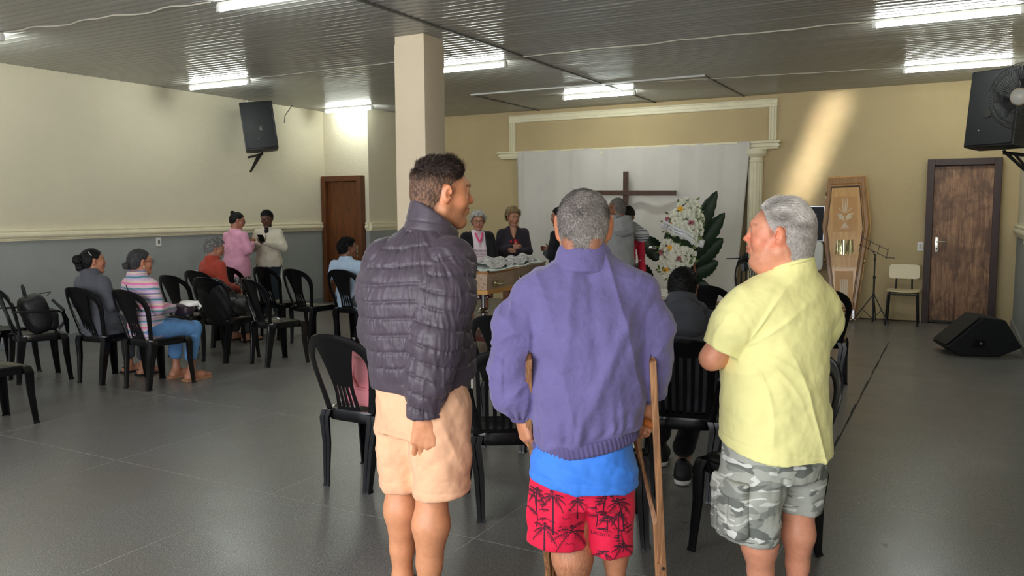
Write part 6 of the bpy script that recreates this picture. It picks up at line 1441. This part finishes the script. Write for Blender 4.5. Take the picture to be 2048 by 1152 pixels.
# mourners at the coffin
def w7_after(t, H, U, P, L, g, s):
    f = Field(U(0, 0, .2)-.42, U(0, 0, .2)+.42, .009); 
    f.loft([(-.16*s, 0, -.01, .25*s, .195*s), (.2*s, 0, -.005, .24*s, .19*s), (.40*s, 0, -.012, .215*s, .165*s), (.47*s, 0, -.02, .155*s, .13*s), (.55*s, 0, -.02, .1*s, .1*s)], .04, U(0, 0, 0))
    p = f.pts((slice(None),)*3); o_ = U(0, 0, 0); f.d = np.maximum(f.d, (.085-np.abs(p[..., 0]-.0)).astype(np.float32)*((p[..., 1] > 0)*1.0)-(p[..., 1] <= 0)*1.0).astype(np.float32)
    for a in P: f.chain([a[0], a[1], a[2]], [.088*s, .076*s, .06*s], .03)
    garment('cardigan', f, M_BLKK, t, lambda V, N: .004*fbm(V*14, 3), 1)
    for x in (-1, 1): MB().tube([U(x*.055, .075, .52), U(x*.03, .115, .45), U(0, .135, .39)], .011, 6).build('neckline_trim', mat('bright_pink_rib', (226, 74, 128), .8), t)
    bpy.context.view_layer.update(); bv = BVHTree.FromPolygons([v.co.copy() for v in g.data.vertices], [tuple(p.vertices) for p in g.data.polygons]); ink = mat('shirt_print_ink', (120, 52, 84), .8)
    def on(x, z):
        h_ = bv.ray_cast(Vector((x, .6, z)), Vector((0, -1, 0))); return (h_[0]+Vector((0, .002, 0))) if h_[0] is not None else None
    pm = MB(); zc = U(0, 0, .27)[2]
    for txt, sz, dz in (('Madalena', .046, 0), ('com alegria', .026, -.04), ('e devoção', .02, -.068)):
        me = text_mesh(txt, sz, ink); vs = [on(-v.co.x, zc+dz+v.co.y) for v in me.vertices]
        if all(v is not None for v in vs): pm.add(vs, [tuple(reversed(p.vertices)) for p in me.polygons])
    for k in range(7):
        a = 2*pi*k/7; q = [on(.03*cos(a+b)*r, zc+.065+.03*sin(a+b)*r) for b, r in ((0, 1), (.35, .35), (-.35, .35))]
        if all(x is not None for x in q): pm.add(q, [(0, 1, 2)])
    if pm.v: pm.build('shirt_print', ink, g, smooth=None)
figure('white-haired woman in black cardigan and pink-trimmed printed t-shirt behind the coffin', (-5.33, 8.88), 226, 1.49, False, (186, 134, 110), dict(m=mat('pale_pink_cotton', (232, 214, 222), .9), len=-.1), dict(kind='skirt', m=M_FLOR, hem=.42), 'puff', M_HWHITE, yaw=-10, pitch=10, fat=1.15, after=w7_after, glasses=M_BLK)
def w8_after(t, H, U, P, L, g, s):
    f = Field(U(0, .05, .4)-.2, U(0, .05, .4)+.2, .006); f.loft([(.2*s, 0, .07, .088*s, .108*s), (.34*s, 0, .062, .08*s, .098*s), (.385*s, 0, .04, .055*s, .07*s)], .02, U(0, 0, 0)); garment('plaid_blouse', f, M_PLAID, t, None, 1)
M_PLAID = mat('red_black_plaid', (190, 30, 50), .9); n = NT(M_PLAID); ck = n.add('ShaderNodeTexChecker', i_Scale=34, i_Color1=(*lin((196, 34, 54)), 1), i_Color2=(*lin((40, 12, 20)), 1)); n.link(n.coord('Object'), ck.inputs[0]); n.color(ck.outputs[0])
figure('woman with blonde-grey hair, dark cardigan and red plaid blouse, arms folded', (-5.1, 9.4), 214, 1.54, False, (172, 122, 98), dict(m=M_DKW, len=-.1), dict(kind='skirt', m=M_BLKK, hem=.5), 'puff', M_HBLOND, yaw=16, pitch=10, fat=1.12, arms=('fold', 'fold'), after=w8_after, vneck=True)
figure('person in black long sleeves turned away with folded arms beyond the coffin', (-4.08, 8.74), 84, 1.55, False, (140, 92, 70), dict(m=M_BLKK, len=-.1), dict(kind='pants', m=M_BLKK), 'short', None, yaw=20, pitch=8, fat=1.16, arms=('fold', 'fold'), shoes=M_BAG)
M_BWS = stripes_mat('navy_white_stripes', [(0, (206, 204, 206)), (.3, (50, 50, 66)), (.42, (206, 204, 206)), (.6, (50, 50, 66)), (.68, (206, 204, 206)), (.8, (150, 150, 158))], .105)
def m10_after(t, H, U, P, L, g, s):
    f = Field(U(0, -.1, .45)-.3, U(0, -.1, .45)+.25, .007)
    f.ell(U(0, -.115, .47), (.135*s, .062*s, .12*s), .03); f.cone(U(-.1, -.03, .55), U(.1, -.03, .55), .05*s, .05*s, .04); f.cone(U(-.06, -.12, .44), U(.06, -.12, .44), .05, .05, .04); f.ell(U(0, -.07, .56), (.07*s, .05*s, .03*s), .02, 's')
    garment('hood', f, M_MELA, t, lambda V, N: .006*ridge(V*np.array([9, 14, 22]), 3), 1)
    for a in P: sleeve('sleeve', M_BWS, t, [a[0]*.8+a[1]*.2, a[1], a[2]], [.076*s, .07*s, .052*s], h=.009)
    f = Field(U(0, 0, .56)-.14, U(0, 0, .56)+.14, .006).cone(U(0, .0, .53), U(0, .01, .57), .075*s, .066*s); garment('undershirt_collar', f, mat('teal_cotton', (30, 120, 120), .9), t, None, 1)
figure('balding man in grey hooded top with striped sleeves embracing a woman', (-3.38, 8.75), 52, 1.66, False, (128, 84, 62), dict(m=M_MELA, len=-.12), dict(kind='pants', m=M_GREYP), 'buzz', hairmat('grey_stubble', (98, 92, 88), .8, .3), yaw=22, pitch=6, female=False, fat=1.15, arms=(((-.2, .2, .3), (.05, .3, .32)), ((.36, .06, .36), (.12, .34, .44))), glasses=M_BLK, after=m10_after, shoes=M_BAG)
figure('woman with black hair in a bun hugged by the man in the grey hooded top', (-3.43, 9.1), 212, 1.56, False, (120, 78, 58), dict(m=M_REDW, len=-.2), dict(kind='skirt', m=M_REDW, hem=.4), 'bun', None, yaw=50, pitch=46, fat=.8, arms=('hang', 'hang'), eyes=False)
def hoodie_after(t, H, U, P, L, g, s):
    f = Field(U(0, -.1, .45)-.3, U(0, -.1, .45)+.28, .006); f.ell(U(0, -.11, .46), (.135*s, .06*s, .12*s), .03); f.cone(U(-.1, -.03, .54), U(.1, -.03, .54), .05*s, .05*s, .04); f.cone(U(-.07, -.12, .42), U(.07, -.12, .42), .05, .05, .04); f.ell(U(0, -.06, .56), (.07*s, .05*s, .03*s), .02, 's')
    garment('hood', f, M_HOOD, t, lambda V, N: .006*ridge(V*np.array([9, 14, 22]), 5), 1)
    for l in L:
        a = l[2]; q = [(a[0]-.012, a[1]-.078, .055), (a[0]+.012, a[1]-.078, .055), (a[0], a[1]-.076, .078)]; MB().add(q, [(0, 1, 2)]).build('heel_mark', mat('white_rubber', (1, 1, 1)), t, smooth=None)
figure('young man with thick black hair in washed black hoodie seated with his back to us', (-1.31, 4.34), 13, 1.62, True, (168, 118, 92), dict(m=M_HOOD, len=-.12, hem=1.05), dict(kind='pants', m=M_BLKK, cuff=.1), 'short', None, yaw=-8, pitch=16, female=False, fat=1.25, lean=12, slouch=.08, arms=('lap', 'lap'), after=hoodie_after, shoes=M_BAG, legs=[[(-.1, 0, .57), (-.14, .42, .5), (-.13, .36, .085)], [(.1, 0, .57), (.1, .36, .45), (.02, .05, .1)]])
figure('bald man seated far back, almost hidden behind the yellow t-shirt', (-1.33, 6.9), -4, 1.5, True, (110, 70, 52), dict(m=M_BLKK, len=-.1), dict(kind='pants', m=M_GREYP), 'buzz', M_HBLACK, yaw=20, pitch=40, female=False, lean=48, arms=('lap', 'lap'), shoes=M_BAG)

# ---------------------------------------------------------------- coffin on its trolley
M_LACE = mat('rose_brown_brocade', (176, 146, 122), .6); n = NT(M_LACE); v = n.coord('Object'); w = n.noise(v, 34, 3, .6, 2.4); n.color(n.ramp(w, [(.38, lin((150, 116, 92))), (.5, lin((206, 182, 158))), (.62, lin((158, 124, 100)))])); n.bump(w, .35, .006)
t = thing('coffin', 'open coffin covered in rose-brown brocade on a chrome trolley', 'coffin', (-4.44, 7.24, 0), R(7.5))
def hexring(s, z, o=0):
    return [(-.19*s-o, 0-o, z), (.19*s+o, 0-o, z), (.245*s+o, .62, z), (.18*s+o, 1.9+o, z), (-.18*s-o, 1.9+o, z), (-.245*s-o, .62, z)]
def hexloft(name, rings, m, cap0=True, cap1=True, bevel=0):
    V = [p for r in rings for p in r]; k = len(rings); F = [(6*i+j, 6*i+(j+1) % 6, 6*i+6+(j+1) % 6, 6*i+6+j) for i in range(k-1) for j in range(6)]
    if cap0: F.append(tuple(range(5, -1, -1)))
    if cap1: F.append(tuple(range(6*k-6, 6*k)))
    return MB().add(V, F).build(name, m, t, smooth=None, bevel=bevel)
hexloft('base', [hexring(.98, .655, .0), hexring(1.0, .66, .012), hexring(1.0, .7, .012), hexring(.99, .705, 0)], M_OAK)
hexloft('brocade_side', [hexring(.97, .705), hexring(1.03, .885), hexring(1.0, .895, -.01), hexring(.96, .82, -.02)], M_LACE, True, True)
hexloft('rim_band', [hexring(1.035, .87, .002), hexring(1.045, .89, .004), hexring(1.02, .9, 0)], M_OAKD, False, False)
for sx in (-1, 1):
    for y in (.25, .62+.35, 1.5):
        x = .225 if y < .5 else .235 if y < 1.2 else .215; MB().tube([(sx*x, y-.1, .77), (sx*(x+.04), y-.08, .755), (sx*(x+.04), y+.08, .755), (sx*x, y+.1, .77)], .011, 8).build('handle', M_FOIL, t); MB().lathe([(0, 0), (.035, 0), (.03, .012), (0, .016)], 12, (sx*x, y-.1, .77), Matrix.Rotation(sx*pi/2, 3, 'Y')).build('rosette', M_FOIL, t)
# lining and shroud inside
def drape(name, label, m, f, x0=-.2, x1=.2, y0=.03, y1=1.86, n_=44, k=70, own=True):
    V = [(x0+(x1-x0)*i/n_, y0+(y1-y0)*j/k, 0) for j in range(k+1) for i in range(n_+1)]; V = [(x*(1-.1*(y > 1.2)), y, f(x, y)) for x, y, _ in V]
    o = MB().add(V, [(j*(n_+1)+i, j*(n_+1)+i+1, (j+1)*(n_+1)+i+1, (j+1)*(n_+1)+i) for j in range(k) for i in range(n_)]).mesh(name, m, smooth=180); o = put(bpy.data.objects.new(name, o)); o.location = t.location; o.rotation_euler = t.rotation_euler; o.modifiers.new('solid', 'SOLIDIFY').thickness = .006; return tag(o, label, 'cloth')
M_VEIL = mat('grey_flower_veil', (214, 212, 210), .8); n = NT(M_VEIL); v = n.coord('Object'); n.color(n.ramp(n.noise(v, 26, 3, .6, 1.6), [(0, lin((96, 98, 98))), (.4, lin((150, 150, 150))), (.46, lin((226, 222, 220))), (.56, lin((214, 196, 196))), (.62, lin((120, 122, 122)))], 'CONSTANT'))
body = lambda x, y: .895+.085*math.exp(-(x/.13)**4)*(.75+.35*math.exp(-((y-.5)/.3)**2)+.2*math.exp(-((y-1.75)/.1)**2))
drape('shroud', 'smooth pale green-white satin lying in the open coffin', mat('pale_mint_satin', (206, 218, 212), .35, sheen=.3), lambda x, y: .9+.4*(body(x, y)-.9)+.012*sin(x*38+y*9)*math.exp(-(abs(x)-.15)**2/.01)+.012*math.exp(-((abs(x)-.21)/.02)**2), -.235, .235, .0, 1.88)
drape('flowered_veil', 'grey and white flowered veil heaped over the body in the coffin', M_VEIL, lambda x, y: body(x, y)+.02+.012*sin(x*30+y*17)+.01*sin(y*26-x*9), -.17, .17, .2, 1.7)
t2 = thing('coffin_trolley', 'chrome trolley with dark red wooden base carrying the coffin', 'trolley', (-4.44, 7.24, 0), R(7.5))
M_CHR = mat('chrome', (222, 224, 228), .12, metal=1); M_MAH = wood('mahogany', (60, 18, 14), (96, 34, 24), .35, (10, 10, 2))
for y in (.35, 1.5):
    MB().tube([(0, y, .2), (0, y, .46)], .03, 14).build('lower_post', M_CHR, t2); MB().tube([(0, y, .44), (0, y, .65)], .021, 14).build('upper_post', M_CHR, t2); MB().lathe([(0, -.03), (.05, -.03), (.062, -.01), (.05, .015), (.035, .03), (0, .03)], 18, (0, y, .45)).build('collar', M_CHR, t2)
MB().box((0, .92, .17), (.34, 1.6, .05)).build('base_board', M_MAH, t2, smooth=None, bevel=.008); MB().box((0, .92, .642), (.1, 1.5, .022)).build('top_rail', M_CHR, t2, smooth=None)
for x in (-.17, .17):
    for y in (.15, 1.69): MB().lathe([(0, -.02), (.055, -.02), (.06, 0), (.055, .02), (0, .02)], 16, (x, y, .06), Matrix.Rotation(pi/2, 3, 'Y')).build('wheel', M_CHAIR, t2); MB().tube([(x, y, .06), (x, y, .15)], .012, 6).build('wheel_fork', M_CHR, t2)

# ---------------------------------------------------------------- wreath on its easel
t = thing('funeral_wreath', 'tall funeral wreath of white chrysanthemums with dark leaves, leaning on an easel', 'wreath', (-2.93, 9.75, 0), R(17))
M_PETW = mat('white_petal', (244, 242, 224), .7, var=.06, vscale=30); M_LEAFD = mat('dark_palm_leaf', (26, 48, 28), .5, var=.3, vscale=14); M_LEAFG = mat('green_leaf', (92, 112, 48), .55, var=.3, vscale=20); M_YEL = mat('yellow_gerbera', (246, 180, 28), .6); M_ROSE = mat('pink_rose', (222, 150, 164), .6); M_CENT = mat('chrysanthemum_centre', (206, 210, 120), .7)
WM = Matrix.Rotation(R(14), 3, 'Y') @ Matrix.Rotation(R(-8), 3, 'X'); wp = lambda x, y, z: WM @ Vector((x, y, z-.55))+Vector((-.12, 0, .79))
# backing fan of serrated palm leaves
for k, (a, L_, dx, zz) in enumerate([(12, .92, .08, 1.06), (22, .8, .13, .98), (-12, .5, -.04, 1.08), (34, .52, .2, .98), (50, .4, .2, .86), (70, .3, .2, .7), (-38, .34, -.2, .95), (100, .26, .16, .56), (-70, .32, -.22, .7), (130, .26, .1, .46), (-110, .34, -.18, .5), (160, .34, 0, .38), (-150, .34, -.1, .4)]):
    m = MB(); V = []; n_ = 16; ca, sa = sin(R(a)), cos(R(a))
    for i in range(n_+1):
        u = i/n_; w = .105*sin(pi*min(1, u*.93+.07))**.7*(1+.16*(i % 2))+.003; c = Vector((dx+ca*L_*u, .07+.025*k*.3+.05*u*u, zz-.32+sa*L_*u)); p = Vector((sa, 0, -ca))
        for s, d in ((-1, .0), (-.0, -.012), (1, .0)): V.append(wp(*(c+p*w*s+Vector((0, d, 0)))))
    F = [(3*i+j, 3*i+j+1, 3*i+4+j, 3*i+3+j) for i in range(n_) for j in range(2)]; o = m.add(V, F).build('palm_leaf', M_LEAFD, t, smooth=50); o.modifiers.new('solid', 'SOLIDIFY').thickness = .003
def flower_mesh(kind):
    m = MB()
    if kind == 'w':
        for ring, (r, z, L, n_) in enumerate(((.046, .0, .03, 13), (.036, .012, .028, 11), (.024, .022, .022, 9), (.012, .028, .016, 6))):
            for k in range(n_):
                a = 2*pi*(k+.5*ring)/n_; c, s = cos(a), sin(a); w = .0075; b = r-L
                m.add([(c*b-s*w*.5, s*b+c*w*.5, z), (c*b+s*w*.5, s*b-c*w*.5, z), (c*(r-.006)+s*w, s*(r-.006)-c*w, z+.006), (c*r, s*r, z+.012), (c*(r-.006)-s*w, s*(r-.006)+c*w, z+.006)], [(0, 1, 2, 3, 4)])
        return m.mesh('chrysanthemum', M_PETW, smooth=None, fix=False)
    if kind == 'y':
        for ring, (r, z) in enumerate(((.05, 0), (.04, .01))):
            for k in range(15):
                a = 2*pi*(k+.5*ring)/15; c, s = cos(a), sin(a); w = .009; m.add([(c*.008, s*.008, z+.004), (c*.03+s*w, s*.03-c*w, z+.004), (c*r, s*r, z+.008), (c*.03-s*w, s*.03+c*w, z+.004)], [(0, 1, 2, 3)])
        m.ball((0, 0, .012), (.014, .014, .009), 10, 6); return m.mesh('gerbera', M_YEL, smooth=None, fix=False)
    for ring, (r, hh, n_) in enumerate(((.042, .012, 6), (.032, .026, 5), (.02, .036, 4), (.01, .04, 3))):
        for k in range(n_):
            a = 2*pi*(k+.5*ring)/n_; V = []
            for i in range(4):
                for j in range(3): aa = a+(i/3-.5)*2.2*pi/n_*1.25; rr = r*(.45+.55*j/2); V.append((cos(aa)*rr, sin(aa)*rr, hh*(j/2)**.8+.01*ring))
            m.add(V, [(3*i+j, 3*i+3+j, 3*i+4+j, 3*i+1+j) for i in range(3) for j in range(2)])
    return m.mesh('rose', M_ROSE, smooth=60, fix=False)
FM = {k: flower_mesh(k) for k in 'wyr'}; rg = random.Random(12)
def in_oval(x, z): return ((x/.215)**2+((z-.93)/.5)**2) < 1 and not (.845 < z+.18*x < .955)
special = [(-.1, 1.28, 'y'), (-.16, 1.06, 'y'), (-.1, .79, 'y'), (-.08, .52, 'y'), (.06, 1.14, 'r'), (-.2, 1.12, 'r'), (.03, .7, 'r'), (-.17, .72, 'r')]; pts = []
def place(x, z, kind, grp):
    y = -.06-.07*math.sqrt(max(0, 1-(x/.22)**2-((z-.93)/.52)**2)); o = put(bpy.data.objects.new({'w': 'chrysanthemum', 'y': 'gerbera', 'r': 'rose'}[kind], FM[kind]), t); o.location = wp(x, y, z)
    nrm = (WM @ Vector((x*2.0, -.55, (z-.93)*.6))).normalized(); o.rotation_euler = (nrm.to_track_quat('Z', 'Y') @ Matrix.Rotation(rg.uniform(0, 6), 4, 'Z').to_quaternion()).to_euler(); s = rg.uniform(.85, 1.1); o.scale = (s, s, s)
for x, z, k in special: place(x, z, k, 0); pts.append((x, z))
tries = 0
while len(pts) < 118 and tries < 6000:
    tries += 1; x, z = rg.uniform(-.22, .22), rg.uniform(.43, 1.43)
    if in_oval(x, z) and all((x-a)**2+(z-b)**2 > .042**2 for a, b in pts): pts.append((x, z)); place(x, z, 'w', 0)
lf = MB()
for k in range(150):
    x, z = rg.uniform(-.26, .25), rg.uniform(.4, 1.46)
    if (x/.26)**2+((z-.93)/.54)**2 > 1: continue
    y = -.05-.075*math.sqrt(max(0, 1-(x/.27)**2-((z-.93)/.56)**2)); a = rg.uniform(0, 6.28); l, w = rg.uniform(.05, .08), .014; c = Vector((x, y, z)); d = Vector((cos(a), -.45, sin(a))); p = Vector((-sin(a), 0, cos(a)))
    lf.add([wp(*c), wp(*(c+d*l*.5+p*w)), wp(*(c+d*l)), wp(*(c+d*l*.5-p*w))], [(0, 1, 2, 3)])
lf.build('leaf_sprigs', M_LEAFG, t, smooth=None)['kind'] = 'stuff'
m = MB(); V = []
for j in range(25):
    for i in range(13):
        ph = -pi/2+pi*i/12; th = 2*pi*j/24; V.append(wp(.205*cos(ph)*cos(th), -.02-.075*max(0, -cos(ph)*sin(th))+.03*max(0, cos(ph)*sin(th)), .93+.48*sin(ph)))
m.add(V, [(j*13+i, j*13+i+1, (j+1)*13+i+1, (j+1)*13+i) for j in range(24) for i in range(12)]); m.build('foam_core', mat('dark_green_foam', (38, 54, 30), .9), t, smooth=60)
# ribbon with two lines of small lettering
M_RIB = mat('white_satin_ribbon', (236, 236, 238), .25, sheen=.3); V = []
rb = lambda u, v: wp(-.27+.55*u, -.165+.30*(u-.45)**2+.01*sin(u*9), 1.0-.19*(u*.62)+v*.098+.008*sin(u*14))
for i in range(25):
    for v in (0, 1): V.append(rb(i/24, v))
rib = MB().add(V, [(2*i, 2*i+2, 2*i+3, 2*i+1) for i in range(24)]).build('ribbon', M_RIB, t, smooth=60); rib.modifiers.new('solid', 'SOLIDIFY').thickness = .002
ink = mat('grey_ribbon_ink', (70, 70, 74), .8); pz = MB()
for txt, sz, v0 in (('SAUDADES ETERNAS DE TODOS OS SEUS', .024, .62), ('FAMILIARES E AMIGOS', .022, .3)):
    me = text_mesh(txt, sz, ink, align='LEFT'); pz.add([rb(.05+v.co.x/.55, v0+v.co.y/.098)+WM @ Vector((0, -.004, 0)) for v in me.vertices], [tuple(p.vertices) for p in me.polygons])
pz.build('ribbon_lettering', ink, rib, smooth=None)
M_EAS = wood('easel_wood', (92, 48, 30), (126, 72, 46), .5)
for x, y in ((-.26, -.12), (.26, -.12), (0, .32)): MB().sweep([(x, y, 0), (x*.15+.05, .1, 1.15)], [(-.014, -.01), (.014, -.01), (.014, .01), (-.014, .01)]).build('easel_leg', M_EAS, t, smooth=None)
MB().box((.0, -.045, .36), (.44, .03, .03)).build('easel_shelf', M_EAS, t, smooth=None)
sb = MB(); sb.lathe([(0, 0), (.05, .01), (.055, .03), (.03, .05), (0, .05)], 10, wp(-.3, -.06, .72)); sb.build('silver_bow', mat('silver_foil', (1, 1, 1)), t, smooth=40)
for o in (protoA, protoS):
    if o.location.length < .01: print('unused proto', o.name)
